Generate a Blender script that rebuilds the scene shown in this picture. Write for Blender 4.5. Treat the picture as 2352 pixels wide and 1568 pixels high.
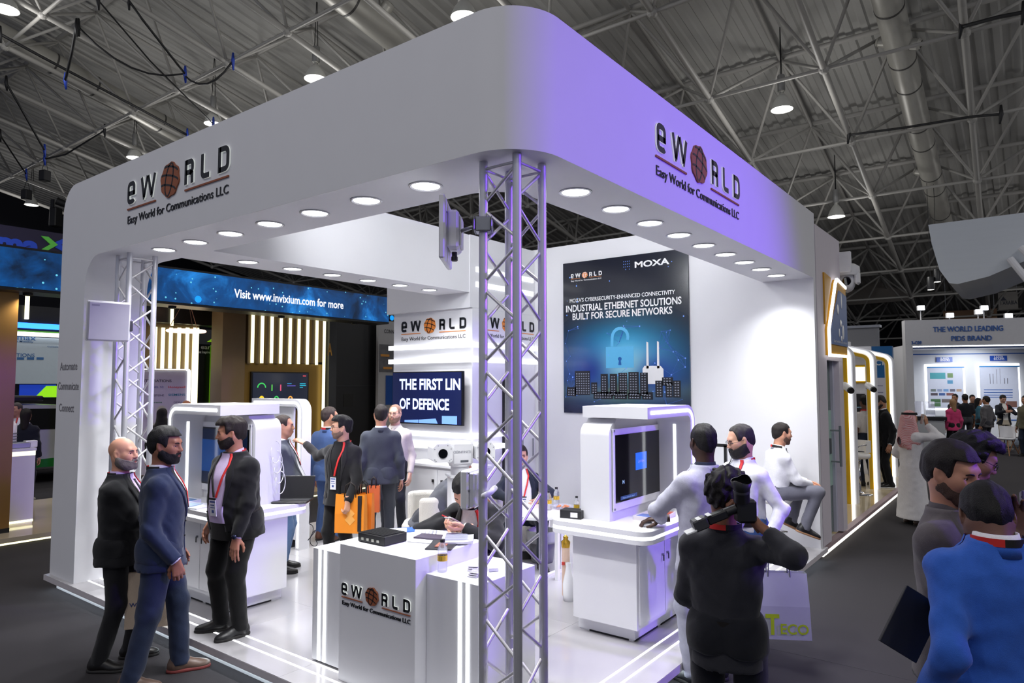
import bpy, bmesh, math, random
import numpy as np
from mathutils import Vector, Matrix, Euler
random.seed(7); RNG = np.random.default_rng(7)
for o in list(bpy.data.objects): bpy.data.objects.remove(o)
SC = bpy.context.scene
COL = SC.collection
PI = math.pi

# ---------------------------------------------------------------- camera
CAM_P = Vector((-2.8061, -2.0575, 2.0723)); YAW = 0.6506; PITCH = 0.0612; ROLL = -0.0011
def _axes():
    f = Vector((math.cos(PITCH)*math.cos(YAW), math.cos(PITCH)*math.sin(YAW), math.sin(PITCH)))
    r = Vector((math.sin(YAW), -math.cos(YAW), 0)); u = r.cross(f)
    c, s = math.cos(ROLL), math.sin(ROLL)
    return c*r+s*u, -s*r+c*u, f
_r, _u, _f = _axes()
cd = bpy.data.cameras.new('camera'); cam = bpy.data.objects.new('camera', cd); COL.objects.link(cam)
cd.sensor_width = 36.0; cd.lens = 1574.87/2352*36.0; cd.clip_start = 0.05; cd.clip_end = 300
cam.matrix_world = Matrix(((_r.x, _u.x, -_f.x, CAM_P.x), (_r.y, _u.y, -_f.y, CAM_P.y), (_r.z, _u.z, -_f.z, CAM_P.z), (0, 0, 0, 1)))
SC.camera = cam

# ---------------------------------------------------------------- view, world, hall light
SC.view_settings.view_transform = 'Standard'; SC.view_settings.look = 'None'
SC.view_settings.gamma = 1.0; SC.view_settings.use_curve_mapping = False
SC.view_settings.exposure = 0.0
W = bpy.data.worlds.new('hall_air'); SC.world = W; W.use_nodes = True
W.node_tree.nodes['Background'].inputs[0].default_value = (0.76, 0.80, 1.0, 1)
W.node_tree.nodes['Background'].inputs[1].default_value = 0.31

def add_light(name, kind, loc, energy, color=(1, 1, 1), target=None, **kw):
    d = bpy.data.lights.new(name, kind); d.energy = energy; d.color = color
    for k, v in kw.items(): setattr(d, k, v)
    o = bpy.data.objects.new(name, d); COL.objects.link(o); o.location = loc
    if target is not None:
        o.rotation_euler = (Vector(target)-Vector(loc)).to_track_quat('-Z', 'Y').to_euler()
    return o
# violet wash spot of the stand across the aisle, aimed at the right-hand face of the booth
add_light('violet_wash_spot', 'SPOT', (4.0, -7.0, 4.0), 1850, (0.20, 0.05, 1.0), (2.1, 0, 2.6), spot_size=math.radians(55), spot_blend=0.75, shadow_soft_size=0.25)
# unseen spots without fixtures, added above the front beams to brighten the booth inside
for (a_, b_, e_) in (((.45, 1.6, 4.32), (5.8, 3.4, 2.2), 185), ((.45, 3.3, 4.32), (5.8, 2.2, 2.0), 180), ((1.8, .45, 4.32), (4.4, 4.1, 2.2), 45), ((3.2, .45, 4.32), (5.8, 3.2, 2.0), 150)):
    add_light('added_beam_flood', 'SPOT', a_, e_, (.95, .97, 1.0), b_, spot_size=math.radians(110), spot_blend=.7, shadow_soft_size=.18)
HALL_LAMP_W = 640
ROOF_FILL_W = 140
BOOTH_LAMP_W = 100
# ---------------------------------------------------------------- materials
def lin(c):
    return tuple(((v/255)/12.92 if v/255 <= 0.04045 else ((v/255+0.055)/1.055)**2.4) for v in c[:3])+(1,)
MATS = {}
def mat(name, rgb=(200, 200, 200), rough=0.5, metal=0.0, emit=0.0, var=0.04, scale=12.0, bump=0.0, bscale=None, alpha=1.0, trans=0.0, coat=0.0, ergb=None, stretch=None, spec=0.5, sheen=0.0):
    if name in MATS: return MATS[name]
    m = bpy.data.materials.new(name); m.use_nodes = True; nt = m.node_tree; b = nt.nodes['Principled BSDF']
    c = lin(rgb)
    tc = nt.nodes.new('ShaderNodeTexCoord'); mp = nt.nodes.new('ShaderNodeMapping')
    nt.links.new(tc.outputs['Object'], mp.inputs['Vector'])
    if stretch: mp.inputs['Scale'].default_value = stretch
    nz = nt.nodes.new('ShaderNodeTexNoise'); nz.inputs['Scale'].default_value = scale; nz.inputs['Detail'].default_value = 3
    nt.links.new(mp.outputs[0], nz.inputs['Vector'])
    mx = nt.nodes.new('ShaderNodeMix'); mx.data_type = 'RGBA'
    mx.inputs[6].default_value = tuple(max(0, v*(1-var)) for v in c[:3])+(1,)
    mx.inputs[7].default_value = tuple(min(1, v*(1+var)) for v in c[:3])+(1,)
    nt.links.new(nz.outputs['Fac'], mx.inputs[0]); nt.links.new(mx.outputs[2], b.inputs['Base Color'])
    b.inputs['Roughness'].default_value = rough; b.inputs['Metallic'].default_value = metal
    b.inputs['Specular IOR Level'].default_value = spec
    if coat: b.inputs['Coat Weight'].default_value = coat
    if sheen: b.inputs['Sheen Weight'].default_value = sheen; b.inputs['Sheen Roughness'].default_value = 0.5
    if bump:
        n2 = nt.nodes.new('ShaderNodeTexNoise'); n2.inputs['Scale'].default_value = bscale or scale*6; n2.inputs['Detail'].default_value = 2
        nt.links.new(mp.outputs[0], n2.inputs['Vector'])
        bp = nt.nodes.new('ShaderNodeBump'); bp.inputs['Strength'].default_value = bump; bp.inputs['Distance'].default_value = 0.01
        nt.links.new(n2.outputs['Fac'], bp.inputs['Height']); nt.links.new(bp.outputs[0], b.inputs['Normal'])
    if emit:
        b.inputs['Emission Color'].default_value = lin(ergb or rgb); b.inputs['Emission Strength'].default_value = emit
    if alpha < 1: b.inputs['Alpha'].default_value = alpha
    if trans: b.inputs['Transmission Weight'].default_value = trans; b.inputs['IOR'].default_value = 1.3
    MATS[name] = m; return m

# ---------------------------------------------------------------- mesh builder
class MB:
    def __init__(s): s.v = []; s.f = []; s.mi = []; s.cur = 0
    def add(s, vs, fs):
        n = len(s.v); s.v += [tuple(v) for v in vs]
        for f in fs: s.f.append(tuple(i+n for i in f)); s.mi.append(s.cur)
        return s
    def box(s, x0, x1, y0, y1, z0, z1, b=0.0):
        x0, x1 = min(x0, x1), max(x0, x1); y0, y1 = min(y0, y1), max(y0, y1); z0, z1 = min(z0, z1), max(z0, z1)
        if b <= 0:
            vs = [(x, y, z) for x in (x0, x1) for y in (y0, y1) for z in (z0, z1)]
            return s.add(vs, [(0, 1, 3, 2), (4, 6, 7, 5), (0, 4, 5, 1), (2, 3, 7, 6), (0, 2, 6, 4), (1, 5, 7, 3)])
        b = min(b, (x1-x0)*.49, (y1-y0)*.49, (z1-z0)*.49)
        X, Y, Z = (x0, x1), (y0, y1), (z0, z1); vs = []; idx = {}
        for i in (0, 1):
            for j in (0, 1):
                for k in (0, 1):
                    sx, sy, sz = (1-2*i), (1-2*j), (1-2*k)
                    for a in range(3):
                        p = [X[i]+sx*b, Y[j]+sy*b, Z[k]+sz*b]; p[a] = (X[i], Y[j], Z[k])[a]
                        idx[(i, j, k, a)] = len(vs); vs.append(p)
        fs = []
        for i in (0, 1):
            q = [idx[(i, j, k, 0)] for j, k in ((0, 0), (0, 1), (1, 1), (1, 0))]; fs.append(q if i == 0 else q[::-1])
            q = [idx[(j, i, k, 1)] for j, k in ((0, 0), (1, 0), (1, 1), (0, 1))]; fs.append(q if i == 0 else q[::-1])
            q = [idx[(j, k, i, 2)] for j, k in ((0, 0), (0, 1), (1, 1), (1, 0))]; fs.append(q if i == 0 else q[::-1])
        for j in (0, 1):
            for k in (0, 1):
                fs.append([idx[(0, j, k, 1)], idx[(1, j, k, 1)], idx[(1, j, k, 2)], idx[(0, j, k, 2)]])
                fs.append([idx[(j, 0, k, 0)], idx[(j, 1, k, 0)], idx[(j, 1, k, 2)], idx[(j, 0, k, 2)]])
                fs.append([idx[(j, k, 0, 0)], idx[(j, k, 1, 0)], idx[(j, k, 1, 1)], idx[(j, k, 0, 1)]])
                for i in (0, 1): pass
        for i in (0, 1):
            for j in (0, 1):
                for k in (0, 1): fs.append([idx[(i, j, k, a)] for a in range(3)])
        return s.add(vs, fs)
    def tube(s, p0, p1, r0, r1=None, n=12, caps=True):
        r1 = r0 if r1 is None else r1
        p0, p1 = Vector(p0), Vector(p1); d = (p1-p0); d.normalize()
        a = d.orthogonal().normalized(); b = d.cross(a); vs = []
        for k in range(n):
            t = 2*PI*k/n; o = a*math.cos(t)+b*math.sin(t); vs.append(p0+o*r0); vs.append(p1+o*r1)
        fs = [(2*k, 2*((k+1) % n), 2*((k+1) % n)+1, 2*k+1) for k in range(n)]
        if caps: fs += [tuple(2*k for k in range(n))[::-1], tuple(2*k+1 for k in range(n))]
        return s.add(vs, fs)
    def path(s, pts, r, n=8, closed=False):
        P = [Vector(p) for p in pts]; m = len(P); vs = []; prev = None
        rr = r if isinstance(r, (list, tuple)) else [r]*m
        for i in range(m):
            if closed: d = P[(i+1) % m]-P[i-1]
            else: d = P[min(i+1, m-1)]-P[max(i-1, 0)]
            d.normalize()
            a = d.orthogonal().normalized() if prev is None else (prev-d*prev.dot(d)).normalized()
            prev = a; b = d.cross(a)
            for k in range(n): t = 2*PI*k/n; vs.append(P[i]+(a*math.cos(t)+b*math.sin(t))*rr[i])
        fs = []
        for i in range(m if closed else m-1):
            j = (i+1) % m
            for k in range(n): fs.append((i*n+k, i*n+(k+1) % n, j*n+(k+1) % n, j*n+k))
        if not closed: fs += [tuple(range(n))[::-1], tuple((m-1)*n+k for k in range(n))]
        return s.add(vs, fs)
    def lathe(s, prof, n=24, c=(0, 0, 0), axis='z', caps=True):
        vs = []; m = len(prof)
        for r, z in prof:
            for k in range(n):
                t = 2*PI*k/n; p = (r*math.cos(t), r*math.sin(t), z)
                if axis == 'x': p = (z, p[0], p[1])
                elif axis == 'y': p = (p[1], z, p[0])
                vs.append((p[0]+c[0], p[1]+c[1], p[2]+c[2]))
        fs = []
        for i in range(m-1):
            for k in range(n): fs.append((i*n+k, i*n+(k+1) % n, (i+1)*n+(k+1) % n, (i+1)*n+k))
        if caps: fs += [tuple(range(n))[::-1], tuple((m-1)*n+k for k in range(n))]
        return s.add(vs, fs)
    def prism(s, poly, d, o=(0, 0, 0), u=(1, 0, 0), v=(0, 0, 1), holes=()):
        """polygon in (u,v) extruded by vector d (its own thickness)"""
        o, u, v, d = Vector(o), Vector(u), Vector(v), Vector(d)
        n = len(poly); a = [o+u*p[0]+v*p[1] for p in poly]; b = [p+d for p in a]
        fs = [tuple(range(n)), tuple(range(2*n-1, n-1, -1))]+[(k, n+k, n+(k+1) % n, (k+1) % n) for k in range(n)]
        return s.add(a+b, fs)
    def ellipsoid(s, c, r, n=16, m=10):
        vs = [(c[0], c[1], c[2]-r[2])]
        for i in range(1, m):
            p = PI*i/m-PI/2
            for k in range(n): t = 2*PI*k/n; vs.append((c[0]+r[0]*math.cos(p)*math.cos(t), c[1]+r[1]*math.cos(p)*math.sin(t), c[2]+r[2]*math.sin(p)))
        vs.append((c[0], c[1], c[2]+r[2])); fs = []
        for k in range(n): fs.append((0, 1+(k+1) % n, 1+k)); fs.append((len(vs)-1, 1+(m-2)*n+k, 1+(m-2)*n+(k+1) % n))
        for i in range(m-2):
            for k in range(n): fs.append((1+i*n+k, 1+i*n+(k+1) % n, 1+(i+1)*n+(k+1) % n, 1+(i+1)*n+k))
        return s.add(vs, fs)
    def xf(s, M, start=0):
        s.v[start:] = [tuple(M @ Vector(v)) for v in s.v[start:]]; return s
    def mesh(s, name):
        me = bpy.data.meshes.new(name); me.from_pydata(s.v, [], s.f); me.update(); return me
    def build(s, name, m, parent=None, smooth=False, fixn=True):
        me = s.mesh(name)
        ms = m if isinstance(m, (list, tuple)) else [m]
        for q in ms: me.materials.append(q)
        if len(ms) > 1: me.polygons.foreach_set('material_index', s.mi)
        if fixn:
            bm = bmesh.new(); bm.from_mesh(me); bmesh.ops.recalc_face_normals(bm, faces=bm.faces); bm.to_mesh(me); bm.free()
        if smooth:
            me.polygons.foreach_set('use_smooth', [True]*len(me.polygons))
            if smooth is not True:
                try: me.set_sharp_from_angle(angle=math.radians(smooth))
                except Exception: pass
        o = bpy.data.objects.new(name, me); COL.objects.link(o)
        if parent: o.parent = parent
        return o
def thing(name, label, cat, loc=(0, 0, 0), rz=0.0, group=None, kind=None):
    o = bpy.data.objects.new(name, None); o.empty_display_size = 0.05; COL.objects.link(o); o.location = loc; o.rotation_euler = (0, 0, rz)
    if label: o['label'] = label
    if cat: o['category'] = cat
    if group: o['group'] = group
    if kind: o['kind'] = kind
    return o
def tag(o, label, cat, group=None, kind=None):
    o['label'] = label; o['category'] = cat
    if group: o['group'] = group
    if kind: o['kind'] = kind
    return o
def struct(o, label=None, cat=None):
    o['kind'] = 'structure'
    if label: o['label'] = label
    if cat: o['category'] = cat
    return o
def copy_tree(o, parent=None):
    c = o.copy(); COL.objects.link(c); c.parent = parent
    for ch in [k for k in CHILD.get(o.name, list(o.children))]: copy_tree(ch, c)
    return c
CHILD = {}
def lk(name, me, parent=None):
    o = bpy.data.objects.new(name, me); COL.objects.link(o)
    if parent: o.parent = parent
    return o
# ---------------------------------------------------------------- lettering (built-in font turned into thin solid mesh)
def text_geo(s, h=1.0, bold=0.0, cx=1.0, align='LEFT', depth=0.0, spacing=1.0, res=3):
    cu = bpy.data.curves.new('lettering', 'FONT'); cu.body = s; cu.size = 1.0; cu.offset = bold; cu.align_x = align
    cu.resolution_u = res; cu.space_character = spacing; cu.fill_mode = 'FRONT'
    ob = bpy.data.objects.new('lettering', cu); me = bpy.data.meshes.new_from_object(ob)
    n = len(me.vertices); co = np.zeros(n*3, np.float32); me.vertices.foreach_get('co', co); co = co.reshape(-1, 3)
    fs = [tuple(p.vertices) for p in me.polygons]
    bpy.data.objects.remove(ob); bpy.data.curves.remove(cu); bpy.data.meshes.remove(me)
    k = h/0.729
    return [(float(a[0])*k*cx, float(a[1])*k) for a in co], fs
def text_width(s, **kw):
    v, _ = text_geo(s, **kw); xs = [a[0] for a in v]; return max(xs)-min(xs) if xs else 0
def put_text(mb, s, o, u, v, h, width=None, align='LEFT', bold=0.0, cx=1.0, off=0.002, depth=0.0):
    """adds lettering to a builder: o baseline origin, u along, v up"""
    vs, fs = text_geo(s, h, bold, cx, align)
    if not vs: return
    if width:
        xs = [a[0] for a in vs]; w = max(xs)-min(xs); k = width/w; vs = [(a[0]*k, a[1]) for a in vs]
    o, u, v = Vector(o), Vector(u).normalized(), Vector(v).normalized(); n = u.cross(v); o = o+n*off
    P = [o+u*a[0]+v*a[1] for a in vs]
    if depth:
        k = len(P); Q = [p+n*depth for p in P]
        edges = {}
        for f in fs:
            for i in range(len(f)):
                a, b = f[i], f[(i+1) % len(f)]; edges[(a, b)] = 1
        side = [(a, b, b+k, a+k) for (a, b) in edges if (b, a) not in edges]
        mb.add(P+Q, [tuple(i+k for i in f) for f in fs]+[f[::-1] for f in fs]+side)
    else: mb.add(P, fs)
def put_poly(mb, pts, o, u, v, off=0.002, depth=0.0):
    o, u, v = Vector(o), Vector(u).normalized(), Vector(v).normalized(); n = u.cross(v); o = o+n*off
    if depth: mb.prism(pts, n*depth, o, u, v)
    else: mb.add([o+u*p[0]+v*p[1] for p in pts], [tuple(range(len(pts)))])
# ---------------------------------------------------------------- people: smooth blended bodies polygonised with surface nets
class Field:
    def __init__(s, lo, hi, h):
        s.h = h; s.lo = np.array(lo, float); n = np.ceil((np.array(hi, float)-s.lo)/h).astype(int)+1; s.n = n
        s.ax = [s.lo[i]+h*np.arange(n[i]) for i in range(3)]
        s.D = np.full(tuple(n), 0.5)
    def sub(s, lo, hi):
        r = []
        for i in range(3):
            a = max(0, int((lo[i]-s.lo[i])/s.h)); b = min(s.n[i], int((hi[i]-s.lo[i])/s.h)+2)
            r.append(slice(a, max(a, b)))
        return tuple(r)
    def xyz(s, r):
        return s.ax[0][r[0]][:, None, None], s.ax[1][r[1]][None, :, None], s.ax[2][r[2]][None, None, :]
    def op(s, fn, lo, hi, k=0.0, mode='u', pad=0.06):
        r = s.sub(np.minimum(lo, hi)-pad, np.maximum(lo, hi)+pad)
        if any(q.stop <= q.start for q in r): return s
        d = fn(*s.xyz(r)); a = s.D[r]
        if mode == 'u':
            if k > 0:
                t = np.clip(.5+.5*(d-a)/k, 0, 1); s.D[r] = d*(1-t)+a*t-k*t*(1-t)
            else: s.D[r] = np.minimum(a, d)
        elif mode == 's':
            if k > 0:
                t = np.clip(.5-.5*(-d-a)/k, 0, 1); t = np.clip(.5-.5*(a+d)/k, 0, 1); s.D[r] = a*(1-t)+(-d)*t+k*t*(1-t)
            else: s.D[r] = np.maximum(a, -d)
        elif mode == 'i': s.D[r] = np.maximum(a, d)
        return s
    def cone(s, a, b, r1, r2=None, k=0.02, mode='u', flat=None):
        r2 = r1 if r2 is None else r2; a, b = np.array(a, float), np.array(b, float); ab = b-a; L = max(ab@ab, 1e-9)
        def fn(X, Y, Z):
            x, y, z = X-a[0], Y-a[1], Z-a[2]
            t = np.clip((x*ab[0]+y*ab[1]+z*ab[2])/L, 0, 1)
            return np.sqrt((x-t*ab[0])**2+(y-t*ab[1])**2+(z-t*ab[2])**2)-(r1+(r2-r1)*t)
        R = max(r1, r2); return s.op(fn, np.minimum(a, b)-R, np.maximum(a, b)+R, k, mode, pad=0.03+k)
    def ell(s, c, r, k=0.02, mode='u', R=None):
        c = np.array(c, float); r = np.array(r, float); m = r.min()
        def fn(X, Y, Z):
            x, y, z = X-c[0], Y-c[1], Z-c[2]
            if R is not None: x, y, z = R[0][0]*x+R[0][1]*y+R[0][2]*z, R[1][0]*x+R[1][1]*y+R[1][2]*z, R[2][0]*x+R[2][1]*y+R[2][2]*z
            q = np.sqrt((x/r[0])**2+(y/r[1])**2+(z/r[2])**2)
            return (q-1)*m*(0.5+0.5*np.minimum(q, 2))
        M = r.max() if R is not None else r
        return s.op(fn, c-M, c+M, k, mode, pad=0.03+k)
    def noise(s, amp, w, seed=0, where=None):
        X, Y, Z = s.xyz((slice(None),)*3); r = np.random.default_rng(seed); d = 0
        for i in range(5):
            q = r.normal(size=3); q /= np.linalg.norm(q); q *= w*(0.6+0.9*r.random()); p = r.random()*6.28
            d = d+np.sin(q[0]*X+q[1]*Y+q[2]*Z+p+1.5*np.sin(0.6*(q[1]*X+q[2]*Y+q[0]*Z)))
        d = d*amp/2.2
        if where is not None: d = d*where(X, Y, Z)
        s.D = s.D+d; return s
    def mesh(s):
        D = s.D; I = D < 0
        c = [I[i:i+I.shape[0]-1, j:j+I.shape[1]-1, k:k+I.shape[2]-1] for i in (0, 1) for j in (0, 1) for k in (0, 1)]
        cnt = sum(a.astype(np.int8) for a in c); act = (cnt > 0) & (cnt < 8)
        ii = np.argwhere(act)
        if len(ii) == 0: return np.zeros((0, 3)), np.zeros((0, 4), int)
        idm = np.full(act.shape, -1, np.int64); idm[act] = np.arange(len(ii))
        vals = {}
        offs = [(i, j, k) for i in (0, 1) for j in (0, 1) for k in (0, 1)]
        for o in offs: vals[o] = D[ii[:, 0]+o[0], ii[:, 1]+o[1], ii[:, 2]+o[2]]
        acc = np.zeros((len(ii), 3)); nn = np.zeros(len(ii))
        for a in offs:
            for ax in range(3):
                if a[ax] == 0:
                    b = list(a); b[ax] = 1; b = tuple(b); va, vb = vals[a], vals[b]
                    m = (va < 0) != (vb < 0); t = np.where(m, va/np.where(m, va-vb, 1), 0)
                    p = np.tile(np.array(a, float), (len(ii), 1)); p[:, ax] += t
                    acc += p*m[:, None]; nn += m
        V = s.lo+(ii+acc/nn[:, None])*s.h
        F = []
        for ax in range(3):
            u, v = (ax+1) % 3, (ax+2) % 3
            sl0 = [slice(None)]*3; sl1 = [slice(None)]*3; sl0[ax] = slice(0, -1); sl1[ax] = slice(1, None)
            A = I[tuple(sl0)]; B = I[tuple(sl1)]; e = np.argwhere(A != B)
            ok = (e[:, u] >= 1) & (e[:, v] >= 1) & (e[:, u] < D.shape[u]-1) & (e[:, v] < D.shape[v]-1); e = e[ok]
            if len(e) == 0: continue
            fl = A[e[:, 0], e[:, 1], e[:, 2]]
            def cell(du, dv):
                q = e.copy(); q[:, u] += du; q[:, v] += dv; return idm[q[:, 0], q[:, 1], q[:, 2]]
            q = np.stack([cell(-1, -1), cell(0, -1), cell(0, 0), cell(-1, 0)], 1)
            q[~fl] = q[~fl][:, ::-1]; F.append(q)
        return V, np.concatenate(F) if F else np.zeros((0, 4), int)

def np_obj(name, parts, mats, parent, smooth=True):
    """parts: list of (V, F, material index)"""
    vs = []; fs = []; mi = []; n = 0
    for V, F, m in parts:
        if len(V) == 0: continue
        vs.append(V); fs.append(F+n); mi += [m]*len(F); n += len(V)
    if not vs: return None
    V = np.concatenate(vs); F = np.concatenate(fs)
    me = bpy.data.meshes.new(name); me.vertices.add(len(V)); me.vertices.foreach_set('co', V.astype(np.float32).ravel())
    me.loops.add(len(F)*4); me.loops.foreach_set('vertex_index', F.astype(np.int32).ravel())
    me.polygons.add(len(F)); me.polygons.foreach_set('loop_start', np.arange(0, len(F)*4, 4, dtype=np.int32))
    me.polygons.foreach_set('loop_total', np.full(len(F), 4, dtype=np.int32))
    me.polygons.foreach_set('material_index', np.array(mi, np.int32)); me.polygons.foreach_set('use_smooth', np.full(len(F), smooth))
    for m in mats: me.materials.append(m)
    me.update(calc_edges=True); me.validate()
    o = bpy.data.objects.new(name, me); COL.objects.link(o); o.parent = parent; return o

def ik(a, t, l1, l2, pole):
    a, t, pole = Vector(a), Vector(t), Vector(pole); d = t-a; L = min(d.length, (l1+l2)*0.999); d.normalize()
    x = (l1*l1-l2*l2+L*L)/(2*L); h = math.sqrt(max(l1*l1-x*x, 0)); p = pole-d*pole.dot(d)
    p = p.normalized() if p.length > 1e-4 else d.orthogonal().normalized()
    return a+d*x+p*h, a+d*L

def fabric(name, rgb, rough=0.85, bump=0.25, var=0.10): return mat('cloth_'+name, rgb, rough, var=var, scale=60, bump=bump, bscale=420, sheen=0.15, spec=0.2)
def skinmat(rgb):
    n = 'skin_%d_%d_%d' % tuple(rgb)
    if n in MATS: return MATS[n]
    m = mat(n, rgb, 0.5, var=0.07, scale=30, bump=0.06, bscale=300, spec=0.35); b = m.node_tree.nodes['Principled BSDF']
    b.inputs['Subsurface Weight'].default_value = 0.08; b.inputs['Subsurface Radius'].default_value = (0.012, 0.005, 0.003); return m
def hairmat(rgb): return mat('hair_%d_%d_%d' % tuple(rgb), rgb, 0.55, var=0.35, scale=90, bump=0.5, bscale=500, stretch=(1, 1, 0.25), spec=0.3)

def head_field(S, h, nb):
    F = Field((-.16, -.125, -.20), (.16, .125, .16), h)
    J = S.get('jaw', 1.0); fat = S.get('fat', 1.0)
    F.ell((-.014, 0, .032), (.100, .076, .088), .0)
    F.ell((.018, 0, -.042), (.074, .061*fat, .080), .035)
    F.ell((.0, 0, -.035), (.07, .068*fat, .06), .03)
    F.cone((.060, -.014, -.100), (.060, .014, -.100), .020*J, k=.03)
    F.cone((.076, -.030, .026), (.076, .030, .026), .014, k=.025)
    for y in (-1, 1):
        F.ell((.056, y*.043*fat, -.022), (.024, .020, .024), .035)
        F.cone((.035, y*.046*fat, -.082), (-.008, y*.058*fat, -.045), .013, k=.03)
    F.ell((.070, 0, -.062), (.026, .030, .026), .02)
    for y in (-1, 1): F.ell((.097, y*.033, .002), (.017, .018, .013), .014, 's')
    F.cone((.085, 0, .016), (.107, 0, -.026), .0085, .0125, k=.014)
    for y in (-1, 1): F.ell((.098, y*.012, -.031), (.010, .008, .008), .008)
    F.cone((.089, -.017, -.058), (.095, 0, -.055), .006, .0075, k=.007); F.cone((.089, .017, -.058), (.095, 0, -.055), .006, .0075, k=.007)
    F.cone((.088, -.013, -.069), (.092, .0, -.070), .0065, .0085, k=.007); F.cone((.088, .013, -.069), (.092, .0, -.070), .0065, .0085, k=.007)
    for y in (-1, 1):
        F.cone((.079, y*.020, .012), (.0815, y*.046, .008), .0055, .0045, k=.005)
        F.cone((.077, y*.022, -.0105), (.077, y*.045, -.0085), .0050, .0045, k=.006)
        R = np.array(Euler((0, 0.20, y*0.35)).to_matrix())
        F.ell((-.004, y*.080, -.004), (.020, .0075, .034), .006, R=R); F.ell((.006, y*.084, -.004), (.010, .006, .018), .004, 's', R=R)
    F.cone((-.022, 0, -.05), tuple(nb), .056*fat, .064*fat, k=.03)
    F.op(lambda X, Y, Z: -(X*0+Y*0+Z)-.185, (-.2, -.2, -.3), (.2, .2, .2), 0, 'i')
    return F

def hair_field(S, h):
    st = S.get('hair', 'short'); t = S.get('hair_t', 0.010)
    F = Field((-.22, -.15, -.30 if st == 'long' else -.20), (.17, .15, .21), h)
    F.ell((-.014, 0, .034), (.100+t, .0765+t*.75, .088+t*1.1), 0)
    F.ell((-.03, 0, -.03), (.083+t*.6, .070+t*.4, .07), .03)
    if st in ('quiff', 'curly'): F.ell((.035, 0, .095), (.062, .062, .035), .04)
    if st == 'curly': F.noise(.0045, 130, 3); F.noise(.003, 75, 5)
    elif st == 'quiff': F.noise(.003, 110, 4)
    else: F.noise(.0018, 120, 4)
    X_, Y_, Z_ = F.xyz((slice(None),)*3); F.D = F.D+np.maximum(0, .012-Z_)*.13*(1 if st != 'long' else 0)
    fr = S.get('hairline', .070)
    def cut(X, Y, Z):      # keep what lies above the hairline; sideburn in front of the ear
        zf = np.where(X > .012, fr-.018+(X-.06)*.9, 0)
        side = np.abs(Y)
        front = (X+.25*side) - (.058+.0*Z) - np.maximum(Z-fr, 0)*6      # forehead / face cut
        a = np.where(Z < fr, front+np.maximum(0, -Z-.0)*.55, -1.0)
        low = -(Z+.078-np.maximum(X+.03, 0)*.9)                          # nape line, rising to the ear
        low = np.where(X > -.02, -(Z+.012), low)
        ear = .028-np.sqrt((X+.002)**2+(Z+.012)**2)
        return np.maximum(np.maximum(a*.6, low), np.where(side > .06, ear, -1))
    if st != 'long': F.op(cut, (-.3, -.3, -.4), (.3, .3, .3), 0, 'i')
    else:
        F.cone((-.06, 0, .0), (-.085, 0, -.23), .075, .065, k=.04)
        def cutl(X, Y, Z): return np.where(Z < fr, (X+.3*np.abs(Y))-.04, -1.0)
        F.op(cutl, (-.3, -.3, -.4), (.3, .3, .3), 0, 'i')
    bald = S.get('bald', 0)
    if bald: F.ell((.03, 0, .12), (.10, .062, .085), .01, 's')
    return F

def beard_field(S, h):
    t = S.get('beard_t', .006)
    F = Field((-.08, -.11, -.19), (.15, .11, .03), h)
    F.ell((.018, 0, -.044), (.074+t, .0615*S.get('fat', 1)+t, .080+t), 0); F.ell((.0, 0, -.035), (.07+t, .0685*S.get('fat', 1)+t*.6, .06+t), .03)
    F.cone((.060, -.016, -.102), (.060, .016, -.102), .020+t*1.4, k=.03); F.ell((.070, 0, -.062), (.026+t*.6, .034, .026), .02)
    for y in (-1, 1): F.cone((.035, y*.046*S.get('fat', 1), -.082), (-.008, y*.058*S.get('fat', 1), -.045), .013+t, k=.03)
    F.noise(.0012, 160, 2)
    def cut(X, Y, Z):
        top = Z-(-.020-np.maximum(X-.005, 0)*.42)
        top = np.where((np.abs(Y) < .026) & (X > .07), Z+.044, top)
        back = -(X+.008)-np.maximum(-Z-.05, 0)*.4
        low = -(Z+.125)
        return np.maximum(np.maximum(top, back), low)
    F.op(cut, (-.3, -.3, -.4), (.3, .3, .3), 0, 'i')
    F.ell((.096, 0, -.0635), (.022, .019, .0075), .003, 's')
    return F

def hand_parts(h, curl, side, spread=.10, thumb=.5, point=False):
    """local: x along fingers, y toward the thumb, z out of the back of the hand"""
    F = Field((-.06, -.08, -.12), (.21, .10, .06), h)
    kn = [(.088, .028, .004), (.092, .008, .006), (.088, -.012, .004), (.080, -.030, .0)]
    Ls = [(.042, .026, .020), (.047, .029, .021), (.043, .027, .020), (.034, .021, .018)]
    F.cone((-.05, 0, 0), (.0, 0, 0), .027, .025, k=.02)
    for (x, y, z) in kn: F.cone((.004, y*.55, 0), (x, y, z), .0145, .0115, k=.014)
    for i, (k0, L) in enumerate(zip(kn, Ls)):
        c = curl if not isinstance(curl, (list, tuple)) else curl[i]
        p = np.array(k0); a = c*.7; yaw = spread*(1-i*.66); r = .0098 if i < 3 else .0085
        for j, l in enumerate(L):
            d = np.array([math.cos(a)*math.cos(yaw), math.sin(yaw)*math.cos(a), -math.sin(a)]); q = p+d*l
            F.cone(p, q, r-.0008*j, r-.0008*(j+1), k=.006); p = q; a += c*(1.1 if j == 0 else .8)
    p = np.array((.018, .022, -.008)); a = .75
    for j, (l, r) in enumerate(((.042, .0135), (.032, .011), (.026, .0095))):
        d = np.array([math.cos(a), math.sin(a)*(1-.5*thumb), -math.sin(a)*.9*thumb-.1]); d /= np.linalg.norm(d); q = p+d*l
        F.cone(p, q, r, r-.001, k=.010); p = q; a -= .30+.1*thumb
    V, Q = F.mesh()
    if side < 0: V = V*np.array([1, -1, 1]); Q = Q[:, ::-1]
    return V, Q

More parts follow.
